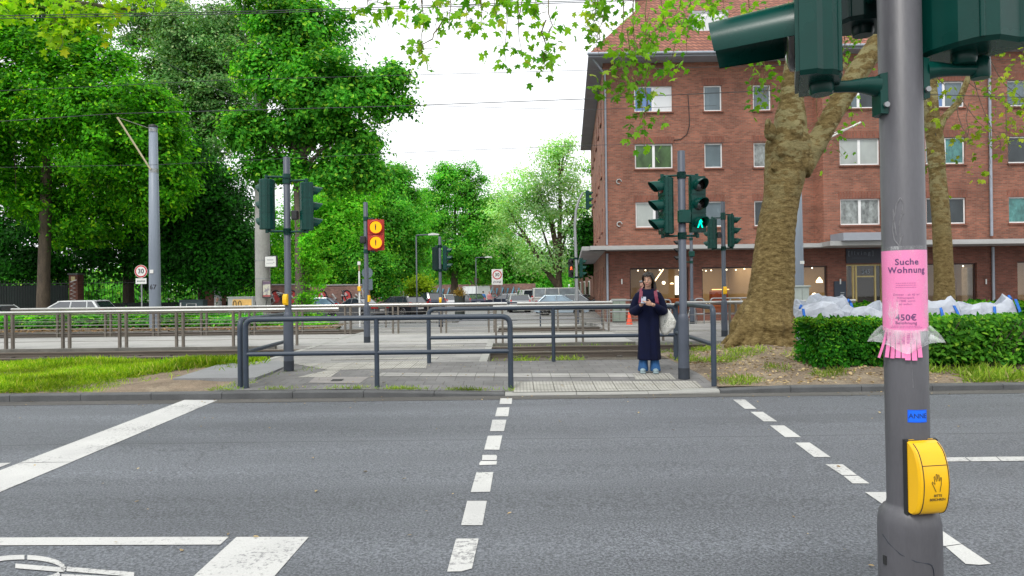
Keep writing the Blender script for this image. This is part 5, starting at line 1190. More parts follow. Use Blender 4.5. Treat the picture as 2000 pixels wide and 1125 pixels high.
zs_ = P(971, 541, 44); t = thing('zone_sign', 'white rectangular 30 zone sign on two posts above the parked cars', 'road sign', (zs_.x, 44, ZF)); z = zs_.z - ZF
MB().tube([(-.28, .05, 0), (-.28, .05, z)], .035, 8).build('post', M_galv, t); MB().tube([(.26, .05, 0), (.26, .05, z)], .03, 8).build('post', M_galv, t)
MB().cbox((0, 0, z), (.70, .02, 1.0), .0).build('plate', M_white, t)
for r, y, m, nm in ((.30, -.012, M_redpaint, 'red_ring'), (.235, -.016, M_white, 'white_disc')): b = MB(); b.lathe([(r, 0), (r, .004)], 36); b.xf(Matrix.Translation((0, y, z + .14)) @ Matrix.Rotation(R(90), 4, 'X')); b.build(nm, m, t)
b = text_mb('30', .30, .015); b.xf(Matrix.Translation((0, -.024, z + .14)) @ Matrix.Rotation(R(90), 4, 'X')); q = text_mb('ZONE', .20, .012); q.xf(Matrix.Translation((0, -.0125, z - .33)) @ Matrix.Rotation(R(90), 4, 'X')); b.add(q.v, q.f); b.build('lettering', M_ink, t)
q = P(714, 533, 40); t = thing('road_sign', 'round and square grey signs seen from behind, next to the amber signal pole', 'road sign', (q.x + .1, 40, ZF)); z = q.z - ZF
MB().tube([(0, .05, 0), (0, .05, z + .4)], .03, 8).build('post', M_galv, t); M_sback = pm('sign back', (.13, .17, .20), .5, .1, 3)
b = MB(); b.lathe([(.32, 0), (.32, .02)], 28); b.xf(Matrix.Translation((0, 0, z)) @ Matrix.Rotation(R(90), 4, 'X')); b.build('round_plate', M_sback, t); MB().box(-.3, .3, -.01, .01, z - 1.0, z - .36).build('square_plate', M_sback, t)
q = P(702, 570, 27.5); t = thing('marker_post', 'slim white post with an orange box, left of the amber signal pole', 'post', (q.x, 27.5, .08))
z1 = topz(702, 512, 27.5) - .08; MB().tube([(0, 0, 0), (0, 0, z1 * .86)], .035, 10).build('post', M_white, t); MB().tube([(0, 0, z1 * .62), (0, 0, z1 - .12)], .03, 8).build('wooden_strip', pm('brown strip', (.34, .20, .10), .7), t)
MB().cbox((0, 0, z1 - .05), (.12, .12, .14), .02).build('cap', M_white, t); MB().cbox((0, -.03, topz(702, 564, 27.5) - .08), (.13, .14, .2), .03).build('request_box', M_yellow, t)
def streetlamp(label, px, pxe, ptop, D):
    q = P(px, 560, D); e = P(pxe, ptop, D); t = thing('street_lamp', label, 'street lamp', (q.x, D, ZF)); z = e.z - ZF; dx = e.x - q.x
    MB().tube([(0, 0, 0), (0, 0, z - .05)] + [tuple(v) for v in bend((0, 0, z - .1), (0, 0, z), (dx, 0, z + .02), .1, 4)] + [(dx, 0, z + .02)], .042, 10).build('pole', M_pole, t)
    MB().loft([[(dx - .05, -.06, z - .02), (dx - .05, .06, z - .02), (dx - .05, .06, z + .06), (dx - .05, -.06, z + .06)], [(dx + .25, -.14, z - .02), (dx + .25, .14, z - .02), (dx + .25, .12, z + .12), (dx + .25, -.12, z + .12)], [(dx + .62, -.08, z - .01), (dx + .62, .08, z - .01), (dx + .62, .07, z + .05), (dx + .62, -.07, z + .05)]], True, False).build('lamp_head', pm('lamp head white', (.62, .63, .62), .5), t)
streetlamp('tall angled street lamp left of the signal pole beyond the tracks', 814, 838, 459, 42); streetlamp('smaller angled street lamp further back, left of the zone sign', 930, 948, 503, 62)
t = thing('street_lamp', 'street lamp head reaching out of the foliage right of the concrete mast', 'street lamp', (P(668, 600, 57.5).x, 57.5, ZF)); z = topz(655, 500, 57.5) - ZF; dx = P(643, 500, 57.5).x - t.location.x
MB().tube([(0, 0, 0), (0, 0, z - .1), (dx * .5, 0, z), (dx, 0, z - .12)], .05, 8).build('pole', M_galv, t); MB().cbox((dx - .25, 0, z - .2), (.7, .22, .09), .03).build('lamp_head', MATS['lamp head white'], t)
# masts
q = P(303, 600, 26.6); t = thing('catenary_mast', 'tall blue grey steel mast numbered 67, with pull-off arm to the left', 'mast', (q.x, 26.6, .0)); zm = lambda py: topz(303, py, 26.6); M_mast = pm('mast paint', (.20, .235, .29), .45, .08, 1.5, stretch=(1, 1, .3))
MB().lathe([(.215, 0), (.205, zm(500)), (.15, zm(247)), (.0, zm(247) + .002)], 28).build('pole', M_mast, t); MB().lathe([(.165, zm(249)), (.165, zm(245)), (.05, zm(243))], 24).build('cap', M_black, t)
ax, az = P(229, 229, 26.0), P(294, 331, 26.4); o_ = Vector((q.x, 26.6, 0))
MB().tube([az - o_, ax - o_], .035, 8).build('pull_off_arm', pm('insulating rod', (.50, .44, .28), .6, .1, 4), t); MB().tube([P(296, 252, 26.4) - o_, ax - o_], .012, 6).build('stay_wire', M_wire, t)
MB().lathe([(.172, zm(336) - .04), (.172, zm(330))], 20).lathe([(.158, zm(258)), (.158, zm(252))], 20).build('clamp', M_galv, t)
b = text_mb('67', .26, .01); b.v = [(.216 * math.sin(x / .216 + R(8)), -.216 * math.cos(x / .216 + R(8)), y + zm(561)) for x, y, _ in b.v]; b.build('number', M_ink, t)
MB().box(-.08, .06, -.222, -.216, zm(534), zm(527)).build('notice', M_white, t)
q = P(514, 600, 30.5); t = thing('concrete_mast', 'thick weathered concrete mast with a poster and a white sign box', 'mast', (q.x, 30.5, -.2)); zm = lambda py: topz(514, py, 30.5) + .2
MB().lathe([(.33, 0), (.32, zm(480)), (.26, zm(200)), (.22, zm(120)), (.0, zm(120) + .01)], 30).build('shaft', pm('mast concrete', (.34, .335, .32), .9, .14, 1.5, bump=.25, bscale=12, fine=.12, fscale=20, stretch=(1, 1, .5)), t)
for py in (510, 545): MB().lathe([(.325, zm(py)), (.33, zm(py) + .02), (.325, zm(py) + .04)], 28, cap=False).build('strap', M_galv, t)
b = MB(); rr = random.Random(4)
for i in range(9):
    pts = []; a = rr.uniform(-1.2, .9); z = zm(rr.uniform(592, 618))
    for k in range(7): a += rr.uniform(-.12, .3) * .5; z += rr.uniform(-.14, .14); pts.append((.328 * math.sin(a), -.328 * math.cos(a), max(.1, z)))
    b.tube(pts, .012, 4)
b.build('graffiti', M_ink, t)
po = thing('poster', 'framed concert poster fixed to the concrete mast', 'poster', (P(521, 600, 30.1).x, 30.12, zm(582) - .2)); po.rotation_euler = (0, 0, R(12)); ph = zm(548) - zm(582); pw = .37
MB().box(-pw / 2, pw / 2, -.02, .0, 0, ph).build('frame', pm('dark frame', (.06, .045, .05), .6), po); MB().box(-pw / 2 + .03, pw / 2 - .03, -.026, -.021, .05, ph - .03).build('print', pm('poster print', (.28, .25, .30), .6, .5, 6, col2=(.62, .60, .50), thr=(.45, .52)), po)
MB().box(-pw / 2 + .03, pw / 2 - .03, -.030, -.027, .06, .13).build('red_band', pm('poster red', (.42, .09, .09), .6, .1, 4), po)
MB().box(-pw / 2 + .03, pw / 2 - .03, -.030, -.027, ph - .17, ph - .04).build('violet_band', pm('poster violet', (.17, .12, .18), .6, .2, 4), po)
sb = thing('sign_box', 'white sign box on the concrete mast beside the left signal pole', 'sign', (P(532, 600, 30.1).x, 30.1, zm(523) - .2)); sb.rotation_euler = (0, 0, R(-14)); hh = zm(501) - zm(523)
MB().box(-.29, .29, -.10, .0, 0, hh).build('case', pm('sign case', (.10, .10, .11), .5), sb); MB().box(-.265, .265, -.108, -.101, .03, hh - .03).build('face', M_white, sb); b = MB()
for i in range(7): b.box(-.16 + i * .045, -.16 + i * .045 + .032, -.1105, -.1085, hh * .58, hh * .72); b.box(-.2 + i * .05, -.2 + i * .05 + .03, -.1105, -.1085, hh * .30, hh * .40)
b.build('print', pm('grey print', (.42, .42, .45), .6), sb); MB().prism([(.15, hh * .46), (.2, hh * .42), (.15, hh * .38)], -.1105, -.1085).build('arrow', M_ink, sb)
q = P(1560, 560, 22.5); t = thing('catenary_mast', 'plain blue grey steel mast behind the thick plane tree trunk', 'mast', (q.x, 22.5, .0)); zm = lambda py: topz(1560, py, 22.5)
MB().lathe([(.17, 0), (.165, zm(530)), (.11, zm(250)), (.0, zm(250))], 24).build('pole', M_mast, t); MB().box(-.02, .12, -.176, -.168, zm(516), zm(510)).build('notice', M_white, t)
MB().tube([(0, 0, zm(300)), P(1681, 239, 22.3) - Vector((q.x, 22.5, 0))], .03, 8).tube([(0, 0, zm(285)), P(1668, 246, 22.3) - Vector((q.x, 22.5, 0))], .018, 6).build('pull_off_arm', M_white, t)
# overhead wires
def wire(label, pts, D, r=.012, pts2=None):
    r *= .75
    t = thing('overhead_wire', label, 'overhead wire', (0, D, P(pts[0][0], pts[0][1], D).z)); o_ = Vector(t.location)
    b = MB()
    for pl in [pts] + ([pts2] if pts2 else []): b.tube([P(x, y, D) - o_ for x, y in pl], r, 6)
    if pts2:
        for k in range(1, 12):
            xx = pts[0][0] + (pts[-1][0] - pts[0][0]) * k / 12; yy = pts[0][1] + (pts[-1][1] - pts[0][1]) * k / 12; b.tube([P(xx, yy - 3, D) - o_, P(xx, yy + 6, D) - o_], r * 1.3, 5)
    b.build('cable', pm('dark cable', (.035, .04, .045), .6), t)
wire('double overhead cable across the very top of the picture', [(-400, 37), (0, 31), (500, 22), (1180, 0), (1700, -22)], 16.3, .012, [(-400, 42), (0, 36), (500, 26), (1180, 3), (1700, -18)])
wire('dark contact wire crossing in front of the upper windows', [(-300, 252), (0, 237), (225, 222), (780, 207), (1150, 193), (1520, 176), (2200, 196)], 15.6, .011)
wire('highest thin messenger wire of the second track', [(-300, 190), (170, 170), (420, 157), (1150, 137), (1500, 128), (2200, 110)], 23.6, .011)
wire('lower contact wire of the second track, below the messenger wire', [(-300, 331), (0, 327), (300, 322), (860, 295), (1180, 283), (2200, 262)], 23.6, .010)
wire('thin sagging wire running towards the brick building', [(640, 208), (860, 207), (1000, 211), (1150, 214), (1400, 206)], 30.0, .012)
wire('diagonal stay wire through the trees above the steel mast', [(120, 20), (300, 110), (420, 172), (520, 218)], 25.0, .010)
# ------------------------------------------------------------------ fence and walls on the left
t = thing('iron_fence', 'dark iron railing fence between brick piers under the trees', 'fence', (-36, 41, -.3)); L = P(520, 600, 41).x + 36
b = MB()
for i in range(int(L / .16)): b.tube([(i * .16, 0, .35), (i * .16, 0, 2.75)], .012, 4)
b.build('bars', M_trim, t); MB().box(0, P(133, 600, 41).x + 36, .03, .05, .46, 2.42).box(P(153, 600, 41).x + 36, L, .03, .05, .46, 1.3).build('backing_panel', pm('dark green panel', (.008, .016, .013), .8, .3, 1), t); MB().box(0, L, -.02, .02, .42, .46).box(0, L, -.02, .02, 2.5, 2.54).build('cross_rail', M_trim, t); MB().box(0, L, -.15, .15, 0, .35).build('base_wall', M_brickdark, t)
for px0, px1, pt, lb in ((135, 152, 537, 'brick pier with white graffiti scrawl behind the white estate car'), (401, 434, 553, 'wide brick pier with a white metal box, right end of the dark fence'), (-60, -38, 545, 'brick pier of the fence outside the left picture edge')):
    x0, x1 = P(px0, 600, 40.5).x, P(px1, 600, 40.5).x; t = thing('brick_pier', lb, 'wall', ((x0 + x1) / 2, 40.5, -.3)); z = topz(px0, pt, 40.5) + .3; wd = x1 - x0
    MB().box(-wd / 2, wd / 2, 0, .6, 0, z).build('pier', M_brickdark, t); MB().box(-wd / 2 - .05, wd / 2 + .05, -.05, .65, z + .002, z + .1).build('cap', M_conc, t)
    if px0 == 135:
        b = MB(); rr = random.Random(2); pts = [(-wd * .35, z * .3)]
        for k in range(16): pts.append((wd * (.4 if k % 2 else -.4) * rr.uniform(.5, 1), z * (.3 + .04 * k)))
        blob(b, pts, .03); MB().box(-.12, .12, -.02, -.002, z - .35, z - .1).build('plaque', pm('plaque', (.5, .42, .2), .6), t); b.build('graffiti', M_white, t)
    if px0 == 401: MB().box(wd * .08, wd * .48, -.12, -.004, .1, z - .25).build('white_box', pm('box enamel', (.5, .53, .55), .5, .1, 2), t)
M_artwall = brickmat('painted brick wall', (.30, .16, .13), (.25, .2, .18))
for i, (px0, px1, pt, lb, sd) in enumerate(((524, 600, 557, 'brick garden wall with red and white graffiti right of the concrete mast', 3), (606, 722, 559, 'brick garden wall with tall white graffiti letters behind the parked cars', 9))):
    x0, x1 = P(px0, 600, 53).x, P(px1, 600, 53).x; t = thing('garden_wall', lb, 'wall', ((x0 + x1) / 2, 53, ZF)); wd = x1 - x0; z = topz(560, pt, 53) - ZF
    MB().box(-wd / 2, wd / 2, 0, .3, 0, z).build('wall', M_artwall, t); MB().box(-wd / 2 - .05, wd / 2 + .05, -.05, .35, z + .002, z + .10).build('coping', M_concrete, t)
    b = MB(); rr = random.Random(sd); x = -wd * .45
    while x < wd * .42:
        w_ = rr.uniform(.2, .5); pts = []
        for k in range(5): pts.append((x + w_ * (k % 2) + rr.uniform(-.1, .1), z * rr.uniform(.35, .9)))
        blob(b, pts, .085); x += w_ + rr.uniform(.1, .6)
    b.build('graffiti', pm('graffiti white', (.55, .55, .55), .7, .2, 3), t)
    b = MB()
    for cx, rx, rz_ in ((-wd * .30, .30, .45), (wd * .12, .28, .5)): b.prism(circ(cx, z * .62, rx, rz_, 0, 340), -.02, -.004)
    b.build('graffiti_red', pm('graffiti red', (.55, .07, .07), .7, .2, 3), t)
    b = MB()
    for cx, rx, rz_ in ((-wd * .30, .42, .62), (wd * .12, .36, .62)): blob(b, circ(cx, z * .58, rx, rz_, -20, 200), .05, -.03)
    b.build('graffiti_outline', M_ink, t)
t = thing('garden_wall', 'long low wall far down the side street, covered in pale and blue graffiti', 'wall', (P(850, 600, 95).x, 95, ZF)); MB().box(-14, 14, 0, .3, 0, 2.7).build('wall', M_artwall, t); b = MB(); rr = random.Random(8)
for k in range(16): x = -12 + k * 1.5; blob(b, [(x, .6), (x + .5, 2.2), (x + .9, .8), (x + 1.2, 2.1)], .16)
b.build('graffiti', pm('graffiti blue', (.16, .36, .50), .7, .4, 1), t)
t = thing('planted_column', 'dark column planter with a bushy orange green top, in front of the cars', 'planter', at(898, 46, ZF)); z = topz(898, 578, 46) - ZF
MB().lathe([(.30, 0), (.34, .2), (.36, z - .1), (.38, z)], 18).build('column', pm('planter dark', (.04, .05, .045), .7), t)
p_, n_ = crown([((0, 0, z + .18), (.36, .36, .36), 40)], 14, np.random.default_rng(3), .12); leaves('foliage', p_, n_, np.random.default_rng(3).uniform(.07, .14, len(p_)), leafmat('rusty leaves', (.20, .10, .02), (.40, .30, .06)), t, np.random.default_rng(4))
# ------------------------------------------------------------------ people
def fuse(mb, voxel, it=4, fac=.5):
    """union overlapping closed shapes into one continuous smooth surface"""
    me = fixn(mb.mesh('body')); o = bpy.data.objects.new('body', me); COL.objects.link(o)
    m = o.modifiers.new('r', 'REMESH'); m.mode = 'VOXEL'; m.voxel_size = voxel; m.use_smooth_shade = True
    s = o.modifiers.new('s', 'SMOOTH'); s.iterations = it; s.factor = fac
    bpy.context.view_layer.update(); r = bpy.data.meshes.new_from_object(o.evaluated_get(bpy.context.evaluated_depsgraph_get()))
    bpy.data.objects.remove(o); bpy.data.meshes.remove(me); r.polygons.foreach_set('use_smooth', [True] * len(r.polygons)); return r
def part(mb, name, mat, parent, voxel, it=4): return link(fuse(mb, voxel, it), name, mat, parent, fix=False)
def ell(b, c, r, n=16, m=10): return b.ball(c, 1.0, n, m, r)
def ering(z, rx, ry, cx=0, cy=0, n=20, p=2.0):
    o = []
    for j in range(n):
        a = 2 * PI * j / n; ca, sa = math.cos(a), math.sin(a); o.append((cx + rx * math.copysign(abs(ca) ** (2 / p), ca), cy + ry * math.copysign(abs(sa) ** (2 / p), sa), z))
    return o
def skinmat(n, c): return pm('skin ' + n, c, .5, .06, 12, spec=.35)
def hand(b, w_, d, up, side, curl, s=1.0, thumb=1):
    """five-fingered hand: wrist w_, palm direction d, back-of-hand normal up, side = across the palm"""
    d, up, side = Vector(d).normalized(), Vector(up).normalized(), Vector(side).normalized(); w_ = Vector(w_)
    pc = [w_ + d * t * s for t in (0, .03, .06, .085)]
    b.loft([[p + side * wx * s * math.cos(a) + up * .013 * s * math.sin(a) for a in [2 * PI * k / 10 for k in range(10)]] for p, wx in zip(pc, (.026, .036, .040, .036))], True, True)
    for k in range(4):
        p = pc[3] - d * .006 + side * (.027 - .018 * k) * s; L = (.068, .078, .074, .058)[k] * s; dd = d.copy(); pts = [p]; ax = side
        for q in range(3):
            dd = (Matrix.Rotation(curl * (0.6 + .15 * k) * (1 if q else .7), 3, ax) @ dd).normalized(); p = p + dd * L * (.45, .32, .26)[q]; pts.append(p)
        b.tube(pts, [.0088 * s, .0082 * s, .0076 * s, .0060 * s], 8)
    p = w_ + d * .022 * s + side * .028 * s * thumb; t1 = p + (d * .028 + side * .022 * thumb - up * .012) * s; t2 = t1 + (d * .026 + side * .004 * thumb - up * .010) * s
    b.tube([p, t1, t2], [.0115 * s, .0095 * s, .0072 * s], 8)
def woman():
    X, Y = P(1268, 728, 11.0).x, 11.0
    t = thing('person', 'woman in long navy coat and blue flared jeans looking down at her phone', 'person', (X, Y, zi(X, Y) + .004), R(-10)); sk = skinmat('woman', (.46, .27, .19))
    hc = Vector((0, -.045, 1.495)); HX = Matrix.Translation(hc) @ Matrix.Rotation(R(-16), 4, 'Z') @ Matrix.Rotation(R(13), 4, 'X') @ Matrix.Translation(-hc)
    b = MB()
    ell(b, hc + Vector((0, .020, .035)), (.074, .092, .085)); ell(b, hc + Vector((0, -.022, -.020)), (.063, .064, .083)); ell(b, hc + Vector((0, -.036, -.070)), (.042, .042, .036))   # skull, face, jaw
    b.tube([hc + Vector((0, -.082, .018)), hc + Vector((0, -.095, -.010)), hc + Vector((0, -.100, -.024))], [.007, .010, .013], 8)
    ell(b, hc + Vector((0, -.084, -.053)), (.022, .010, .010)); ell(b, hc + Vector((0, -.074, -.088)), (.018, .012, .012))
    for s in (-1, 1): ell(b, hc + Vector((s * .072, .015, -.015)), (.010, .018, .030)); ell(b, hc + Vector((s * .034, -.062, -.022)), (.024, .018, .022))
    b.xf(HX)
    b.tube([(0, .015, 1.27), (0, .0, 1.36), (0, -.02, 1.45)], [.058, .050, .050], 14)
    b.loft([ering(.74, .15, .11), ering(.86, .165, .115), ering(1.0, .130, .095), ering(1.16, .150, .11), ering(1.25, .165, .085), ering(1.30, .10, .065)])
    for s in (-1, 1):
        b.tube([(s * .140, .0, 1.25), (s * .19, .03, 1.12), (s * .225, .02, 1.0), (s * .165, -.12, 1.05), (s * .075 - .03, -.235, 1.105)], [.050, .045, .042, .036, .026], 12)
        b.tube([(s * .08, 0, .82), (s * .085, -.005, .46), (s * .085, .02, .08)], [.080, .055, .036], 12); b.tube([(s * .085, .03, .05), (s * .095, -.12, .035)], [.036, .026], 10)
    hand(b, (-.105, -.235, 1.105), (.35, -.75, .55), (.1, .75, .65), (-1, -.1, .1), R(-38), .95, 1)
    hand(b, (.045, -.235, 1.105), (-.85, -.45, .22), (.1, -.8, -.5), (.1, -.1, 1), R(30), .95, 1)
    part(b, 'body', sk, t, .0048, 3)
    e = MB(); i_ = MB()
    for s in (-1, 1): ell(e, hc + Vector((s * .030, -.0775, .009)), (.0125, .008, .0036), 10, 6); ell(i_, hc + Vector((s * .029, -.0825, .007)), (.0062, .005, .0036), 8, 6)
    e.xf(HX); i_.xf(HX); e.build('eyes', pm('eye white', (.62, .60, .57), .3), t); i_.build('irises', pm('iris', (.02, .012, .01), .2), t)
    b = MB()
    for s in (-1, 1): b.tube([hc + Vector((s * .012, -.090, .027)), hc + Vector((s * .032, -.088, .034)), hc + Vector((s * .052, -.074, .026))], [.0032, .0040, .0022], 6); b.tube([hc + Vector((s * .016, -.088, .015)), hc + Vector((s * .031, -.090, .0175)), hc + Vector((s * .046, -.078, .012))], .0022, 5)
    b.xf(HX); b.build('eyebrows', pm('brow', (.018, .012, .010), .7), t)
    b = MB(); b.tube([hc + Vector((-.022, -.090, -.053)), hc + Vector((0, -.0975, -.049)), hc + Vector((.022, -.090, -.053))], [.003, .006, .003], 8); b.tube([hc + Vector((-.019, -.090, -.056)), hc + Vector((0, -.097, -.060)), hc + Vector((.019, -.090, -.056))], [.003, .0065, .003], 8); b.xf(HX); b.build('lips', pm('lips', (.33, .10, .09), .4), t)
    # hair, parted in the middle and falling behind her shoulders
    b = MB(); rg = random.Random(12)
    ell(b, hc + Vector((0, .045, .035)), (.083, .088, .088)); ell(b, hc + Vector((0, .07, -.05)), (.075, .06, .10))
    for s in (-1, 1):
        for k in range(13):
            f = k / 12; y0 = -.070 + .15 * f; top = hc + Vector((.003 * s, y0, .128 - 2.2 * (f - .5) ** 2 * .12))
            p1 = hc + Vector((s * .058, y0 * .85 - .006 * (1 - f), .088)); p2 = hc + Vector((s * (.082 + .004 * f), y0 * .45 + .022 * f - .004, .015)); p3 = hc + Vector((s * (.080 - .01 * f), .030 + .05 * f, -.075)); p4 = hc + Vector((s * (.085 if s > 0 else .062) - s * .04 * f, .065 + .03 * f, -.17)); p5 = hc + Vector((s * (.10 if s > 0 else .05) - s * .05 * f, .085 + .03 * f, -.27 - rg.uniform(0, .06)))
            if s > 0 and k < 7: p3 = hc + Vector((.086, .012 + .012 * k, -.07)); p4 = hc + Vector((.098, -.02 + .015 * k, -.16)); p5 = hc + Vector((.105 - .006 * k, -.052 + .018 * k, -.25 - rg.uniform(0, .05)))
            b.tube([top, p1, p2, p3, p4, p5], [.008, .013, .014, .015, .014, .004], 7)
    for k in range(11):
        x = -.06 + .012 * k; b.tube([hc + Vector((x * .5, .09, .10)), hc + Vector((x, .125, .03)), hc + Vector((x * 1.05, .12, -.10)), hc + Vector((x * 1.15 + .01, .12, -.20)), hc + Vector((x * 1.1 + .015, .12, -.31 - rg.uniform(0, .05)))], [.012, .016, .017, .016, .004], 7)
    b.xf(HX); part(b, 'hair', pm('dark hair', (.014, .010, .008), .5, .35, 14, stretch=(3, 3, .6), spec=.3), t, .0050, 2)
    # long coat
    M_coat = pm('navy wool', (.002, .004, .022), .85, .22, 7, bump=.25, bscale=160, fine=.2, fscale=260, spec=.2)
    b = MB()
    def cr(z, rx, ry, cy=0.0, fold=.0): return [(x * (1 + fold * math.sin(7 * math.atan2(y, x) + z * 3)), y * (1 + fold * math.sin(7 * math.atan2(y, x) + z * 3)) + cy, z) for x, y, _ in ering(0, rx, ry, 0, 0, 36, 2.4)]
    b.loft([cr(.205, .178, .135, .0, .07), cr(.23, .182, .138, 0, .07), cr(.45, .174, .132, 0, .055), cr(.70, .168, .128, 0, .035), cr(.90, .168, .126, 0, .012), cr(1.02, .166, .124, 0, .01), cr(1.13, .182, .128, .002), cr(1.22, .198, .120, .004), cr(1.285, .188, .106, .006), cr(1.32, .125, .090, .010), cr(1.343, .085, .078, .012)])
    for s in (-1, 1):
        b.tube([(s * .140, .006, 1.25), (s * .190, .022, 1.16), (s * .222, .030, 1.06), (s * .235, .015, .985), (s * .212, -.06, .985), (s * .155, -.15, 1.04), (s * .105 - .02, -.205, 1.085)], [.068, .070, .074, .078, .074, .060, .046], 14)
    coat = part(b, 'coat', M_coat, t, .010, 3)
    b = MB()
    for s in (-1, 1):
        b.loft([[(s * .012, -.125, 1.10), (s * .030, -.128, 1.10), (s * .030, -.112, 1.10), (s * .012, -.110, 1.10)], [(s * .02, -.128, 1.18), (s * .105, -.128, 1.20), (s * .105, -.105, 1.20), (s * .02, -.108, 1.18)], [(s * .032, -.105, 1.27), (s * .115, -.085, 1.285), (s * .115, -.06, 1.285), (s * .032, -.08, 1.27)], [(s * .060, -.065, 1.345), (s * .094, -.035, 1.36), (s * .088, -.02, 1.36), (s * .055, -.05, 1.345)], [(s * .064, .03, 1.375), (s * .088, .04, 1.375), (s * .08, .05, 1.37), (s * .058, .04, 1.37)]], True, True)
        b.tube([(0, .085, 1.37), (s * .05, .07, 1.372), (s * .075, .035, 1.37)], .018, 8)
    part(b, 'collar', M_coat, coat, .007, 3)
    MB().tube([(.006, -.128, 1.08), (.010, -.128, .9), (.012, -.131, .6), (.014, -.137, .22)], .006, 6).build('front_edge', M_coat, coat)
    # flared jeans and trainers
    M_jean = pm('blue denim', (.012, .070, .19), .85, .2, 9, bump=.3, bscale=120, fine=.2, fscale=200, stretch=(1, 1, .4))
    b = MB()
    for s in (-1, 1): b.loft([ering(.40, .070, .075, s * .084, .0), ering(.26, .068, .076, s * .088, .004), ering(.14, .074, .088, s * .092, .0), ering(.055, .084, .104, s * .097, -.008), ering(.026, .084, .106, s * .097, -.008)])
    part(b, 'jeans', M_jean, t, .008, 2)
    b = MB()
    for s in (-1, 1): ell(b, (s * .10, -.085, .040), (.047, .085, .040)); b.cbox((s * .10, -.07, .012), (.09, .20, .022), .008)
    part(b, 'shoes', pm('trainers', (.20, .27, .29), .6, .3, 12), t, .006, 2)
    # phone, rucksack, tote bag
    Mw = Matrix.Translation(t.location) @ Matrix.Rotation(R(-10), 4, 'Z')
    ph = thing('phone', 'smartphone held in both hands by the woman', 'phone', Mw @ Vector((-.080, -.318, 1.150))); ph.rotation_euler = (R(-52), 0, R(-12)); ph.rotation_euler.x = R(-50)
    MB().cbox((0, 0, .035), (.074, .010, .15), .004).build('case', pm('phone case', (.30, .33, .40), .35, .1, 10), ph); MB().box(-.033, .033, .0052, .0062, -.03, .10).build('screen', pm('phone screen', (.02, .02, .025), .1), ph); MB().cbox((-.02, -.0075, .085), (.024, .006, .026), .002).build('camera_bump', M_black, ph)
    bp = thing('backpack', 'dark red rucksack worn by the woman, straps over both shoulders', 'backpack', Mw @ Vector((0, .2, .88)), R(-10)); M_bp = pm('dark red nylon', (.15, .008, .035), .6, .12, 8, bump=.1)
    b = MB(); b.cbox((0, .03, .20), (.27, .15, .40), .06); part(b, 'pack', M_bp, bp, .01, 3)
    b = MB()
    for s in (-1, 1):
        pts = [(s * .095, -.02, .44), (s * .104, -.16, .475), (s * .112, -.262, .425), (s * .120, -.322, .34), (s * .135, -.335, .24), (s * .165, -.30, .16), (s * .20, -.18, .12)]
        b.loft([[Vector(p) + Vector((dx, 0, 0)) + Vector((0, -dy, dy * .5)) for dx, dy in ((-.026, 0), (.026, 0), (.026, .012), (-.026, .012))] for p in pts], True, False)
    b.build('shoulder_strap', M_bp, bp)
    tb_ = thing('tote_bag', 'white patterned cloth tote bag hanging at the woman\'s left side', 'tote bag', Mw @ Vector((.285, .06, .66)), R(-20))
    def bagm():
        m, nt, out = mk('printed cloth'); p = _n(nt, 'ShaderNodeBsdfPrincipled'); nt.links.new(p.outputs[0], out.inputs[0]); tc = _n(nt, 'ShaderNodeTexCoord'); vo = _n(nt, 'ShaderNodeTexVoronoi', feature='DISTANCE_TO_EDGE'); _in(vo, Scale=16); nt.links.new(tc.outputs['Object'], vo.inputs[0])
        c = ramp(nt, vo.outputs[0], [(.05, (.55, .55, .50)), (.14, (.22, .24, .21)), (.22, (.60, .60, .56))]); f = noise(nt, tc.outputs['Object'], 9); c = mixc(nt, ramp(nt, f, [(.45, (0, 0, 0)), (.6, (1, 1, 1))]), c, (.62, .62, .58)); nt.links.new(c, p.inputs[0]); _in(p, Roughness=.9); return m
    b = MB(); b.loft([[(x * 1, y, z) for x, y, z in ering(z, rx, ry, cx, 0, 18, 2.6)] for z, rx, ry, cx in ((-.06, .035, .02, -.02), (-.02, .07, .045, -.02), (.06, .125, .07, .01), (.16, .135, .07, .02), (.26, .115, .055, -.01), (.34, .085, .035, -.04), (.40, .05, .02, -.06))]); part(b, 'bag', bagm(), tb_, .009, 2)
    MB().tube([(-.07, -.02, .38), (-.105, -.03, .48), (-.125, -.05, .58), (-.13, -.06, .66)], .014, 6, flat=.4).build('handle', MATS['white enamel'], tb_)
    return t
woman()
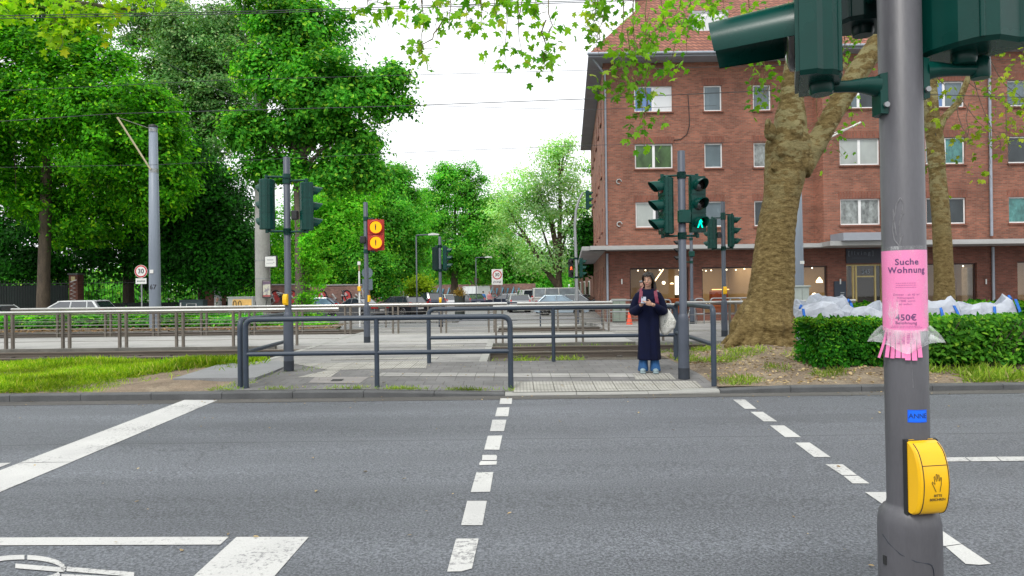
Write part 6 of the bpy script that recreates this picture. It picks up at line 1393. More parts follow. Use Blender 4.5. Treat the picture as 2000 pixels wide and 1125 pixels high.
def person(label, loc, rz, H, top, bottom, hair=(.03, .02, .015), skin=(.50, .30, .22), walk=0.0, hat=None, cat='person', shorts=False, vox=.014):
    t = thing('person', label, cat, loc, rz); k = H / 1.70; t.scale = (k, k, k); b = MB(); sk = skinmat(label[:16], skin)
    ell(b, (0, -.01, 1.595), (.075, .092, .105)); ell(b, (0, -.045, 1.545), (.055, .055, .07)); b.tube([(0, -.09, 1.59), (0, -.115, 1.565)], [.012, .018], 8); b.tube([(0, .01, 1.38), (0, 0, 1.52)], .055, 12)
    b.loft([ering(.82, .15, .105), ering(.95, .16, .11), ering(1.08, .145, .10), ering(1.25, .17, .115), ering(1.36, .18, .09), ering(1.41, .10, .07)])
    ar = []
    for s in (-1, 1):
        q = s * walk; ar.append([(s * .18, 0, 1.36), (s * .225, q * .10, 1.12), (s * .225, q * .22 - .10, .92)]); b.tube(ar[-1], [.05, .042, .03], 10); hand(b, ar[-1][-1], (0, -.35, -.9), (s, 0, 0), (0, 1, -.2), R(22) * s, 1.0, -1)
        lg = [(s * .085, 0, .86), (s * .09, -q * .22, .48), (s * .09, -q * .34 + .06, .09)]; b.tube(lg, [.085, .058, .04], 10); b.tube([Vector(lg[-1]) + Vector((0, .02, -.03)), Vector(lg[-1]) + Vector((s * .01, -.15, -.05))], [.04, .03], 8); ar.append(lg)
    part(b, 'body', sk, t, vox * .7, 2); b = MB()
    b.loft([ering(.84, .175, .125), ering(1.0, .168, .12), ering(1.25, .185, .13), ering(1.36, .195, .10), ering(1.42, .11, .075)])
    for i in (0, 2): b.tube(ar[i][:2] + [Vector(ar[i][1]).lerp(Vector(ar[i][2]), .75)], [.062, .055, .045], 10)
    part(b, 'shirt', pm('shirt ' + label[:18], top, .85, .12, 6), t, vox, 2); b = MB(); b.loft([ering(.78, .165, .12), ering(.92, .172, .122)])
    for i in (1, 3): b.tube([ar[i][0], ar[i][1]] + ([] if shorts else [Vector(ar[i][2]) + Vector((0, 0, .02))]), [.10, .078] + ([] if shorts else [.062]), 10)
    part(b, 'trousers', pm('trousers ' + label[:18], bottom, .85, .12, 6), t, vox, 2); b = MB()
    for i in (1, 3): e_ = Vector(ar[i][2]); ell(b, e_ + Vector((0, -.06, -.05)), (.05, .12, .042))
    part(b, 'shoes', pm('shoes ' + label[:18], (.05, .05, .055), .6), t, vox * .8, 1); b = MB()
    ell(b, (0, .02, 1.635), (.084, .095, .08)); part(b, 'hair', pm('hair ' + label[:18], hair, .6, .2, 10), t, .012, 1)
    if hat:
        b = MB(); ell(b, (0, .0, 1.665), (.098, .115, .055)); b.loft([[(x, y, 1.645) for x, y, _ in ering(0, .075, .06, 0, -.10)], [(x, y, 1.66) for x, y, _ in ering(0, .07, .055, 0, -.10)]]); part(b, 'cap', pm('cap ' + label[:12], hat, .8), t, .012, 1)
    return t
person('old person with white hair and white shirt walking past the wide brick pier', at(424, 38.6, -.36), R(80), 1.66, (.58, .57, .54), (.42, .38, .33), (.55, .53, .50), (.52, .31, .24), .5)
q = P(1255, 600, 27.5); person('man in a grey flat cap, only his head showing over the woman\'s shoulder', (q.x, 27.5, -.08), R(-60), 1.88, (.10, .05, .05), (.06, .06, .07), (.2, .19, .18), (.48, .26, .2), .2, (.13, .14, .15))
person('pedestrian in a blue shirt far down the side street', at(944, 74, ZF), R(170), 1.75, (.06, .22, .55), (.05, .06, .09), walk=.3, vox=.02)
person('pedestrian in a pink shirt next to the one in blue', at(956, 74, ZF), R(10), 1.70, (.62, .25, .27), (.20, .18, .18), walk=.3, vox=.02)
# ------------------------------------------------------------------ big white bags behind the hedge
def weave(): return pm('woven white bag', (.41, .44, .50), .7, .10, 3, bump=.5, bscale=7, fine=.05, fscale=200, col2=(.30, .33, .39), thr=(.5, .7))
M_strap = pm('blue webbing', (.012, .13, .52), .7, .15, 10)
def bigbag(label, px0, px1, ptop, D, seed, straps, peak=(), flop=.5):
    x0, x1 = P(px0 + 7, 600, D).x, P(px1 - 7, 600, D).x; z0 = .12; zt = topz((px0 + px1) / 2, ptop + 1, D) - z0; wd = (x1 - x0) / 2
    t = thing('big_bag', label, 'bag', ((x0 + x1) / 2, D, z0), 0, 'white bulk bags behind the hedge'); rg = random.Random(seed); ph = [rg.uniform(0, 6) for _ in range(6)]; n = 24; rings = []
    def rim(a): return sum(p[1] * math.exp(-((a - p[0] + PI) % (2 * PI) - PI) ** 2 / p[2]) for p in peak)
    cr = [rg.uniform(-1, 1) for _ in range(n)]
    for i, (f, k) in enumerate(((0, .84), (.03, .95), (.2, 1.02), (.4, 1.05), (.58, 1.02), (.74, .97), (.86, .90), (.94, .80), (1.0, .70), (.985, .66), (.86, .58), (.70, .45), (.64, .1))):
        ring = []
        for j in range(n):
            a = 2 * PI * j / n; ca, sa = math.cos(a), math.sin(a); r = 1 / (abs(ca) ** 5 + abs(sa) ** 5) ** .2
            fold = 1 + .045 * math.sin(9 * a + ph[0] + 5.5 * f) + .06 * f * math.sin(5 * a + ph[1] - 4 * f)  + .03 * cr[(j + 3 * i) % n] * f
            sag = flop * (.16 * (.5 + .5 * math.sin(2 * a + ph[3])) + .10 * math.sin(3 * a + ph[4]) )
            h = f * 1.12 - sag * f ** 3 + rim(a) * max(0, f - .55) * 2.0 * (1 if i < 10 else .5)
            ring.append((wd * r * k * fold * ca, .48 * r * k * fold * sa, zt * h + .02 * f * cr[(j * 5 + i) % n]))
        rings.append(ring)
    MB().loft(rings, True, False).build('sack', weave(), t)
    for sx, zz0, zz1, lean in straps:
        b = MB(); b.loft([[Vector((sx * wd + lean * f + dx, -.545 * (1 - .36 * max(0, f - .4)) + dy, zt * (zz0 + (zz1 - zz0) * f))) for dx, dy in ((-.03, 0), (.03, 0), (.03, .012), (-.03, .012))] for f in (0, .3, .6, .85, 1.0)] , True, True)
        b.tube([Vector((sx * wd + lean, -.25, zt * zz1)), Vector((sx * wd + lean * 1.3 + .05, -.18, zt * (zz1 + .07))), Vector((sx * wd + lean * 1.2 + .14, -.1, zt * (zz1 + .02))), Vector((sx * wd + lean + .2, -.05, zt * (zz1 - .2)))], .028, 6); b.build('strap', M_strap, t)
    return t
bigbag('white bulk bag nearest the plane tree trunk, blue strap at its left edge', 1541, 1650, 598, 15.6, 1, ((-.93, .55, .97, .02),), ((2.6, .10, .5),))
bigbag('grey white bulk bag peeping out behind the one by the tree, blue loop on top', 1575, 1660, 586, 16.9, 2, ((.72, .7, .95, .03),), ((.8, .08, .4),))
bigbag('sagging white bulk bag just left of the pole with the pink flyer', 1640, 1742, 606, 15.4, 3, ((.38, .52, .82, .0),), ((2.9, .12, .3), (.5, .12, .4)), .7)
bigbag('white bulk bag just right of the pole with the pink flyer', 1772, 1866, 595, 15.6, 4, ((.65, .6, 1.0, -.06), (-.2, .7, 1.0, .02)), ((5.6, .08, .4), (4.5, .06, .3)))
bigbag('rightmost white bulk bag with two tall blue strap loops', 1858, 1976, 598, 15.4, 5, ((-.18, .55, 1.02, .10), (.86, .55, 1.2, -.06)), ((5.8, .26, .25), (4.3, .02, .3)))
q = P(1628, 616, 15.06); MBx = MB().cbox((0, 0, 0), (.18, .012, .09), .0)
# ------------------------------------------------------------------ bark and foliage materials
M_bark = pm('brown bark', (.085, .065, .045), .95, .35, 5, bump=1.0, bscale=14, fine=.3, fscale=30, stretch=(1.6, 1.6, .35))
M_bark2 = pm('grey bark', (.115, .095, .075), .95, .3, 5, bump=1.0, bscale=16, fine=.3, fscale=30, stretch=(1.6, 1.6, .4))
def planebark():
    m, nt, out = mk('plane bark'); b = _n(nt, 'ShaderNodeBsdfPrincipled'); nt.links.new(b.outputs[0], out.inputs[0]); tc = _n(nt, 'ShaderNodeTexCoord'); v = tc.outputs['Object']
    mp = _n(nt, 'ShaderNodeMapping'); mp.inputs['Scale'].default_value = (1, 1, 1.8); nt.links.new(v, mp.inputs[0])
    sx = _n(nt, 'ShaderNodeSeparateXYZ'); nt.links.new(v, sx.inputs[0])
    f = noise(nt, mp.outputs[0], 8.5, 8, .75); c = ramp(nt, f, [(.28, (.035, .023, .008)), (.42, (.150, .104, .040)), (.56, (.24, .175, .072)), (.70, (.36, .28, .13))])
    f2 = noise(nt, mp.outputs[0], 3.0, 5, .6); k = ramp(nt, f2, [(.49, (0, 0, 0)), (.535, (1, 1, 1))])
    hgt = ramp(nt, math_(nt, 'MULTIPLY_ADD', sx.outputs['Z'], .42), [(.0, (0, 0, 0)), (1.0, (1, 1, 1))]); hgt.node.inputs[0].links[0].from_node.inputs[2].default_value = -.95
    fl = mixc(nt, noise(nt, v, 14, 3), (.36, .32, .165), (.26, .22, .105)); c = mixc(nt, math_(nt, 'MULTIPLY', k, hgt), c, fl)
    nt.links.new(c, b.inputs['Base Color']); _in(b, Roughness=.9); b.inputs['Specular IOR Level'].default_value = .2
    wv = _n(nt, 'ShaderNodeMapping'); wv.inputs['Scale'].default_value = (2.2, 2.2, 9); nt.links.new(v, wv.inputs[0]); rid = noise(nt, wv.outputs[0], 1.5, 6, .7)
    bn = _n(nt, 'ShaderNodeBump'); _in(bn, Strength=1.0, Distance=.06); nt.links.new(math_(nt, 'ADD', rid, noise(nt, v, 20, 6, .7)), bn.inputs['Height']); nt.links.new(bn.outputs[0], b.inputs['Normal'])
    MATS['plane bark'] = m; return m
M_plane = planebark()
L_dark = leafmat('dark maple leaves', (.014, .11, .006), (.12, .48, .014), .5, .9, (.36, .66, .02))
L_mid = leafmat('linden leaves', (.018, .15, .014), (.14, .50, .045), .5, .9, (.42, .66, .06))
L_pale = leafmat('flowering linden leaves', (.05, .19, .04), (.20, .40, .13), .42, .6, (.42, .52, .26))
L_deep = leafmat('dark leaves with painted shade', (.003, .036, .003), (.020, .15, .006), .35, .6)  # dark foliage green with the shade under the crowns put into the colour
L_bright = leafmat('bright young leaves', (.06, .32, .015), (.22, .64, .04), .5, .6, (.42, .66, .06))
L_yellow = leafmat('yellow green plane leaves', (.12, .34, .008), (.36, .60, .02), .5, .3, (.55, .62, .02))
L_plane = leafmat('plane leaves', (.06, .25, .012), (.26, .54, .03), .5, .3, (.46, .58, .08))
L_back = leafmat('back street leaves', (.05, .28, .03), (.18, .56, .06), .5, .3, (.30, .52, .06))  # lightened: haze over the distant trees put into the leaf colour
L_mint = leafmat('glare paled airy leaves', (.22, .52, .20), (.46, .70, .34), .55, .12, (.58, .74, .40))  # glare and haze from the bright sky put into the pale leaf colour
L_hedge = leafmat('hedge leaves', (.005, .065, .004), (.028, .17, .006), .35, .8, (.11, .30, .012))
L_hedgetop = leafmat('paler hedge top leaves', (.05, .20, .008), (.17, .40, .02), .4, .8, (.30, .48, .03))  # lighter and yellower than the leaves on the hedge front
def px_blob(px, py, rx, ry, D, n, depth=None):
    c = P(px, py, D); k = D / F; return (tuple(c), (rx * k, depth or min(rx, ry) * k * .9, ry * k), n)
def tree(name, label, base, tr, blobs, mat, nl, ls, cr, seed, bark=None, limbs=True, group=None, inner=.3, tpl=LEAF, flat=.55, lump=.05, extra=None):
    """base: root; tr: trunk points+radii in world space; blobs: crown ellipsoids"""
    rg = np.random.default_rng(seed); t = thing(name, label, 'tree', base, 0, group); o_ = Vector(base)
    b = MB()
    if tr:
        pts = [Vector(p) - o_ for p, r in tr]; rad = [r for p, r in tr]; trunk(b, pts, rad, 18, lump, .12, seed)
        if limbs:
            top = pts[-1]; rr = random.Random(seed)
            for c, r_, n_ in blobs:
                c = Vector(c) - o_; k = max(1, min(len(pts) - 1, int(len(pts) * .6))); st = pts[k].lerp(top, rr.uniform(0, 1)); mid = st.lerp(c, .5) + Vector((0, 0, abs(c.z - st.z) * .12 + .2)); r0 = rad[-1] * rr.uniform(.6, .95)
                b.tube([st, st.lerp(mid, .5), mid, mid.lerp(c, .6), c], [r0, r0 * .8, r0 * .55, r0 * .35, r0 * .15], 7)
                for q in range(5):
                    e = c + Vector((rr.uniform(-1, 1) * r_[0], rr.uniform(-1, 1) * r_[1], rr.uniform(-.7, 1) * r_[2])) * .8; b.tube([mid.lerp(c, rr.uniform(.1, .9)), mid.lerp(e, .6) + Vector((0, 0, .1)), e], [r0 * .3, r0 * .2, r0 * .06], 5)
        if extra:
            for l in extra: b.tube([Vector(p) - o_ for p, r in l], [r for p, r in l], 8)
        b.build('trunk', bark or M_bark, t)
    p, n = crown(blobs, nl, rg, cr, inner, flat)
    leaves('crown', p - np.array(base), n, rg.uniform(ls * .65, ls * 1.25, len(p)), mat, t, rg, tpl, None); return t
B = px_blob
# left: tall dark maple whose trunk stands at the fence
g = P(85, 600, 38); ml = 38
tree('maple_tree', 'tall dark green tree at far left, straight brown trunk beside the white car', (g.x, 38, -.35), [((g.x, 38, -.4), .42), ((g.x, 38, .5), .33), (tuple(P(88, 450, 38)), .29), (tuple(P(92, 280, 38)), .25), (tuple(P(100, 120, 38)), .16)],
     [B(90, 170, 175, 130, 36.5, 230), B(230, 250, 125, 120, 35.5, 190), B(-50, 300, 120, 150, 37, 110), B(60, 330, 150, 110, 40.5, 130), B(300, 330, 75, 110, 36, 100), B(40, 40, 190, 80, 37, 130), B(190, 400, 140, 90, 39, 110)], L_dark, 160, .205, .44, 21, group=None)
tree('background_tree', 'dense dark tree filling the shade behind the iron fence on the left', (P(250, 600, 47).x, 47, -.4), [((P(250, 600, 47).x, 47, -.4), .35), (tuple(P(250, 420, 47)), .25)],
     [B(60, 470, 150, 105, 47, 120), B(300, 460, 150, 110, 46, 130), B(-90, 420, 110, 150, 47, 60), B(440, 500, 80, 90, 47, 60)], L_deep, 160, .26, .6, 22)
tree('flowering_linden', 'pale grey green flowering linden behind the maple, upper left', (P(400, 600, 50).x, 50, -.4), [((P(400, 600, 50).x, 50, -.4), .5), (tuple(P(402, 300, 50)), .3)],
     [B(385, 90, 95, 85, 50, 150), B(330, 190, 80, 90, 49, 110), B(430, 180, 70, 95, 49, 110), B(300, 40, 80, 70, 52, 70), B(470, 60, 60, 80, 51, 60), B(380, 300, 90, 60, 49, 60)], L_pale, 150, .22, .5, 23)
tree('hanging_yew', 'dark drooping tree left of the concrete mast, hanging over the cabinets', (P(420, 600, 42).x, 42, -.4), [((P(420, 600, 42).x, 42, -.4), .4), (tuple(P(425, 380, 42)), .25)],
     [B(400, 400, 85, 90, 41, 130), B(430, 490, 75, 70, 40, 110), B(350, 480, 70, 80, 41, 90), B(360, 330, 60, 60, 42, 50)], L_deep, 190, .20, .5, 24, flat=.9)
# the tree with ivy on its trunk, leaning over the second track
g = P(592, 615, 30)
tree('linden_tree', 'big linden with ivy covered trunk right of the concrete mast', (g.x, 30, -.1), [((g.x, 30, -.1), .40), (tuple(P(592, 560, 30)), .31), (tuple(P(588, 450, 30)), .27), (tuple(P(583, 350, 30)), .25), (tuple(P(600, 250, 30)), .20), (tuple(P(596, 150, 30)), .15)],
     [B(590, 60, 100, 60, 30, 105), B(530, 140, 70, 55, 29.5, 70), B(640, 170, 90, 75, 29, 115), B(735, 190, 36, 40, 29, 34), B(475, 255, 45, 38, 29.5, 34), B(585, 250, 85, 50, 30, 80), B(690, 280, 50, 60, 29.5, 60), B(720, 345, 30, 24, 29.5, 16), B(785, 200, 14, 16, 29, 9), B(560, 330, 90, 32, 30, 50), B(655, 345, 60, 35, 29.5, 50), B(540, 20, 70, 50, 30, 60), B(770, 150, 18, 30, 29, 16)], L_mid, 108, .19, .36, 25, bark=M_bark2)
iv = thing('ivy', 'yellow green ivy climbing the linden trunk by the left signal pole', 'climbing plant', (P(605, 615, 29.6).x, 29.6, -.1)); rg = np.random.default_rng(5)
p, n = crown([B(604, 470, 20, 60, 29.5, 40, .35), B(612, 540, 22, 60, 29.5, 40, .35), B(600, 600, 24, 26, 29.5, 24, .4)], 30, rg, .16); leaves('foliage', p - np.array(iv.location), n, rg.uniform(.09, .17, len(p)), L_bright, iv, rg)
# shrubs and trees along the back
def back(label, px, pb, D, blobs, mat, nl, ls, cr, seed, name='background_tree', tw=.3, limbs=True, extra=None, tt=None):
    q = P(px, 600, D); tr = [((q.x, D, ZF), tw * 1.3), (tuple(P(px, (pb + 620) / 2, D)), tw), (tuple(P(px + (tt or 0), pb, D)), tw * .75)]
    return tree(name, label, (q.x, D, ZF), tr, [B(x, y, rx, ry, D + dz, n) for x, y, rx, ry, dz, n in blobs], mat, nl, ls, cr, seed, limbs=limbs, extra=extra)
back('light green shrubby tree between the ivy trunk and the amber signal', 655, 560, 57, [(650, 430, 60, 70, 0, 70), (690, 500, 60, 60, 0, 60), (620, 520, 50, 50, 1, 40), (690, 390, 50, 50, 3, 45), (560, 560, 60, 40, 0, 40)], L_bright, 200, .24, .7, 31)
back('green bush beside the grey road signs, right of the amber signal', 700, 590, 55, [(735, 540, 45, 55, 0, 50), (700, 520, 30, 40, 0, 25)], L_mid, 180, .2, .55, 32, 'shrub', .1)
back('tall green tree rising behind the amber signal pole', 770, 540, 66, [(770, 370, 50, 60, 0, 70), (745, 450, 60, 60, -2, 70), (800, 450, 45, 70, 0, 60), (770, 530, 70, 55, 0, 60), (720, 350, 35, 45, 0, 30)], L_back, 150, .28, .6, 33)
back('lime green shrub below the angled street lamp', 818, 600, 60, [(818, 565, 24, 26, 0, 34)], leafmat('lime leaves', (.14, .30, .01), (.36, .52, .02), .5, .3), 90, .26, .45, 34, 'shrub', .08, False)
back('round topped tree with a forked trunk in the centre of the side street', 888, 470, 84, [(890, 360, 55, 42, 0, 60), (850, 420, 40, 55, 0, 45), (925, 420, 45, 60, 0, 50), (890, 500, 70, 50, 0, 60), (850, 510, 30, 50, 0, 25), (940, 520, 40, 50, 0, 30)], L_back, 150, .32, .75, 35, tw=.4)
q = lambda x, y, D=72: tuple(P(x, y, D))
back('airy pale tree with dark leaning branches left of the brick building', 1092, 500, 72, [(1095, 330, 42, 62, 0, 40), (1060, 400, 55, 60, 0, 44), (1125, 410, 36, 70, 0, 36), (1020, 370, 45, 45, 0, 26), (1000, 450, 50, 60, 1, 36), (1070, 500, 70, 45, 1, 40), (1130, 500, 30, 60, 0, 28), (1100, 285, 25, 26, 0, 10)], L_mint, 85, .27, .8, 36, tw=.34, tt=-2,
     extra=[[(q(1090, 560), .34), (q(1060, 520), .26), (q(1035, 475), .2), (q(1015, 445), .13), (q(990, 405), .06)], [(q(1094, 520), .25), (q(1080, 440), .18), (q(1062, 400), .1), (q(1045, 350), .05)], [(q(1092, 500), .26), (q(1094, 400), .2), (q(1092, 300), .08)], [(q(1094, 470), .16), (q(1120, 430), .1), (q(1135, 380), .05)]])
back('pale distant tree filling the gap left of the zone sign, beyond the forked tree', 930, 520, 98, [(838, 440, 40, 60, 0, 40), (945, 430, 40, 62, 0, 44), (985, 420, 30, 55, 2, 26), (805, 470, 26, 60, 0, 22)], L_mint, 150, .36, 1.0, 40)
back('darker green tree at the far end of the street above the zone sign', 980, 560, 100, [(985, 500, 60, 60, 0, 50), (940, 480, 50, 50, 2, 36), (1050, 540, 60, 45, 0, 40), (1000, 560, 60, 30, 0, 30), (880, 560, 60, 35, 0, 34)], L_back, 170, .38, 1.1, 37)
back('dark evergreen tree beside the brick corner building', 1146, 560, 54, [(1149, 455, 10, 32, 0, 24), (1146, 505, 12, 34, 0, 24)], L_deep, 100, .30, .5, 38, 'evergreen_tree', .14, False)
back('leafy hedge tree above the graffiti wall, far left of the street', 560, 540, 62, [(545, 470, 60, 80, 0, 60), (610, 420, 50, 60, 2, 40), (500, 540, 60, 50, 0, 40)], L_bright, 190, .23, .65, 39)
for i, (px, D, lb) in enumerate(((-420, 60, 'tall tree outside the left picture edge'), (1260, 120, 'distant tree behind the brick building'), (2300, 60, 'tree beyond the right end of the brick building'))):
    back(lb, px, 480, D, [(px, 380, 120, 120, 0, 60)], L_back, 100, .6, 1.2, 50 + i)
# far off wood closing the end of the street
p, n = crown([B(x, 560, 130, 55 + 25 * math.sin(x * .7), 150, 60) for x in range(-600, 1200, 150)], 80, np.random.default_rng(9), 2.0)
rg = np.random.default_rng(10); o = leaves('far_wood', p, n, rg.uniform(.7, 1.3, len(p)), L_back, None, rg); tag(o, kind='stuff')
# ------------------------------------------------------------------ foreground plane tree
D0 = 14.1; q = lambda x, y, D=D0: tuple(P(x, y, D)); kx = D0 / F
base = P(1493, 690, D0); bz = zright(base.x, D0) - .06
t = thing('plane_tree', 'huge plane tree with thick knobbly trunk right of the woman', 'tree', (base.x, D0, bz)); o_ = Vector(t.location)
b = MB()
trunk(b, [Vector((base.x - .02, D0, bz - .1)) - o_] + [Vector(q(x, y)) - o_ for x, y in ((1490, 672), (1500, 640), (1503, 600), (1508, 540), (1515, 470), (1523, 400), (1533, 333), (1540, 285), (1543, 245), (1545, 190), (1556, 120), (1570, 40), (1580, -80))], [.78, .64, .54, .465, .43, .385, .355, .40, .44, .325, .24, .225, .21, .18], 44, .024, .16, 3, 6)
trunk(b, [Vector(q(x, y)) - o_ for x, y in ((1556, 330), (1578, 300), (1606, 262), (1631, 215), (1668, 150), (1720, 75), (1790, -10), (1850, -90))], [.31, .25, .205, .205, .22, .19, .15, .10], 24, .03, 0, 8, 5)
for x, y, r, dy in ((1497, 262, .17, -.2), (1540, 262, .17, -.42), (1512, 300, .13, -.36), (1560, 325, .12, -.3), (1500, 330, .09, -.3)): ell(b, Vector(q(x, y)) - o_ + Vector((0, dy, 0)), (r * .75, r * .6, r * 1.15), 14, 10)
for a, L in ((-2.7, 1.0), (-2.2, .8), (-1.5, .7), (-.9, .75), (-.4, .6), (2.9, .8)):
    d = Vector((math.cos(a), math.sin(a), 0)); b.tube([d * .25 + Vector((0, 0, .85)), d * .50 + Vector((0, 0, .35)), d * .72 * L + Vector((0, 0, .12)), d * 1.05 * L + Vector((0, 0, -.02))], [.16, .19, .14, .05], 9)
me = fuse(b, .024, 3); rg = np.random.default_rng(77)
co = np.zeros(len(me.vertices) * 3, np.float32); me.vertices.foreach_get('co', co); co = co.reshape(-1, 3); no = np.zeros(len(co) * 3, np.float32); me.vertices.foreach_get('normal', no); no = no.reshape(-1, 3)
a_ = np.arctan2(co[:, 1], co[:, 0]); d_ = .005 * np.sin(co[:, 2] * 21 + 2.5 * np.sin(a_ * 3 + co[:, 2])) * np.sin(a_ * 4 + co[:, 2] * 2.2) + .004 * np.sin(co[:, 2] * 47 + 5 * a_) * np.sin(a_ * 7 + 1) + .012 * np.sin(a_ * 9 + co[:, 2] * .8) * np.clip(1.4 - co[:, 2], 0, 1)
co += no * d_[:, None]; me.vertices.foreach_set('co', co.ravel()); me.update(); link(me, 'trunk', M_plane, t, fix=False)
b = MB(); ring = [(math.cos(a) * .13, math.sin(a) * .17) for a in [i * 2 * PI / 18 for i in range(19)]]
b.tube([Vector(q(1491, 258)) - o_ + Vector((x * .45, -.28 + x * .5, z)) for x, z in ring], .042, 8, False); b.build('branch_scar', M_plane, t)
# crown: big limbs out of frame, hanging sprays that reach into the picture
lim = MB(); rr = random.Random(6); SP = []
def limb(pts, rad): lim.tube([Vector(p) - o_ for p in pts], rad, 9)
top = q(1575, -60); tr_ = q(1835, -70)
limb([top, q(1450, -260, 13), q(1300, -330, 11.5), q(1150, -330, 10.5), q(980, -280, 10)], [.20, .16, .12, .09, .05])
limb([q(1450, -260, 13), q(1330, -120, 12), q(1240, -40, 11.5)], [.09, .06, .03]); limb([top, q(1620, -350, 15), q(1700, -600, 16)], [.18, .15, .08]); limb([tr_, q(1980, -250, 13), q(2150, -350, 12.5)], [.12, .09, .05])
limb([q(1150, -330, 10.5), q(950, -420, 9.5), q(760, -430, 9)], [.08, .06, .03])
limb([q(1668, 150), q(1640, 120, 15), q(1625, 60, 15.5)], [.06, .04, .02])
def spray(x0, y0, x1, y1, D, nlv, spread=30, size=.135):
    if D < 14: nlv = int(nlv * 1.75)
    """a hanging twig from (x0,y0) to (x1,y1) with leaves along it"""
    D1 = D + rr.uniform(-.3, .3); pts = []
    for k in range(7):
        f = k / 6; pts.append(Vector(q(x0 + (x1 - x0) * f + rr.uniform(-6, 6), y0 + (y1 - y0) * f ** .85, D + (D1 - D) * f)) - o_)
    lim.tube(pts, [.011, .010, .009, .008, .006, .005, .003], 5)
    nodes = [rr.uniform(.12, 1.0) ** .8 for _ in range(max(2, nlv // 7))]
    for k in range(nlv):
        f = min(1.0, max(.05, rr.choice(nodes) + rr.gauss(0, .04))); i = min(5, int(f * 6)); p = pts[i].lerp(pts[i + 1], f * 6 - i); off = Vector((rr.gauss(0, 1), rr.gauss(0, .8), rr.gauss(-.3, .6))) * spread * .72 * D / F; e = p + off
        if rr.random() < .5: lim.tube([p, p.lerp(e, .5) + Vector((0, 0, .02)), e], .003, 4)
        SP.append((e, size * rr.uniform(.55, 1.2)))
for a in ((700, -120, 722, 30, 9.5, 10), (745, -100, 762, 55, 9.5, 16), (790, -120, 800, 40, 9.6, 14), (815, -100, 828, 100, 9.5, 18), (850, -110, 850, 75, 9.7, 14), (880, -110, 875, 60, 9.5, 26), (905, -110, 918, 60, 9.8, 22), (940, -100, 935, 55, 9.6, 22), (965, -100, 972, 40, 9.8, 18), (985, -100, 990, 100, 10, 16), (1000, -110, 1012, 60, 10, 20), (1015, -80, 1018, 102, 10, 12), (1040, -110, 1050, 30, 10.2, 14), (1068, -60, 1076, 95, 10.2, 20), (1062, 40, 1062, 142, 10.2, 10),
          (870, 40, 812, 105, 9.6, 10), (1160, -60, 1168, 110, 11, 22), (1185, -60, 1172, 80, 11, 22), (1215, -80, 1210, 130, 11, 26), (1245, -80, 1230, 170, 11, 26), (1260, -60, 1262, 150, 11.2, 30), (1230, 60, 1255, 240, 11, 26), (1265, 130, 1262, 285, 11, 20), (1215, 120, 1180, 170, 11, 12), (1290, -80, 1300, 60, 11.4, 30), (1330, -80, 1325, 40, 11.6, 30), (1350, -60, 1345, 105, 11.6, 16), (1385, -80, 1380, 40, 11.8, 26), (1420, -80, 1415, 15, 12, 22), (1300, 30, 1240, 110, 11.2, 22), (1340, 30, 1300, 130, 11.2, 14), (1190, -60, 1150, 40, 11, 14), (1460, -60, 1470, 160, 13.4, 20), (1480, 60, 1490, 200, 13.4, 20), (1560, -60, 1600, 40, 16.5, 40), (1620, -60, 1635, 60, 16.5, 60), (1660, -60, 1670, 80, 16.5, 60), (1640, 20, 1650, 140, 16.5, 50), (1690, -60, 1700, 60, 16.5, 40), (1610, 60, 1620, 190, 16.5, 40), (1650, 130, 1670, 260, 16.5, 26), (1600, 230, 1650, 310, 16.5, 14), (1600, 100, 1600, 270, 16.5, 22), (1490, 120, 1500, 190, 13.2, 14)):
    spray(*a)
lim.build('limb', M_plane, t)
rg = np.random.default_rng(8); pos = np.array([tuple(p) for p, s in SP]); sz = np.array([s for p, s in SP]); N = len(SP); nr = np.column_stack([rg.normal(size=N) * .6, rg.normal(size=N) * .6 - .25, rg.normal(size=N) * .35 + .55]); ud = np.column_stack([rg.normal(size=(N, 2)) * .6, -np.ones(N) * .8])
leaves('leaf_sprays', pos, nr, sz * 1.15, L_plane, t, rg, PALM, ud)
cb = [((base.x - 1.5, 12, 12.2), (3.4, 3.0, 1.8), 90), ((base.x - 4.5, 10.5, 11.2), (2.6, 2.6, 1.2), 60), ((base.x + 2.5, 14, 11.5), (3.0, 3.0, 2.2), 70), ((base.x, 15, 15), (3.0, 3.0, 2.5), 60)]
p, n = crown(cb, 26, rg, .6); leaves('crown', p - np.array(o_), n, rg.uniform(.12, .22, len(p)), L_plane, t, rg, PALM)
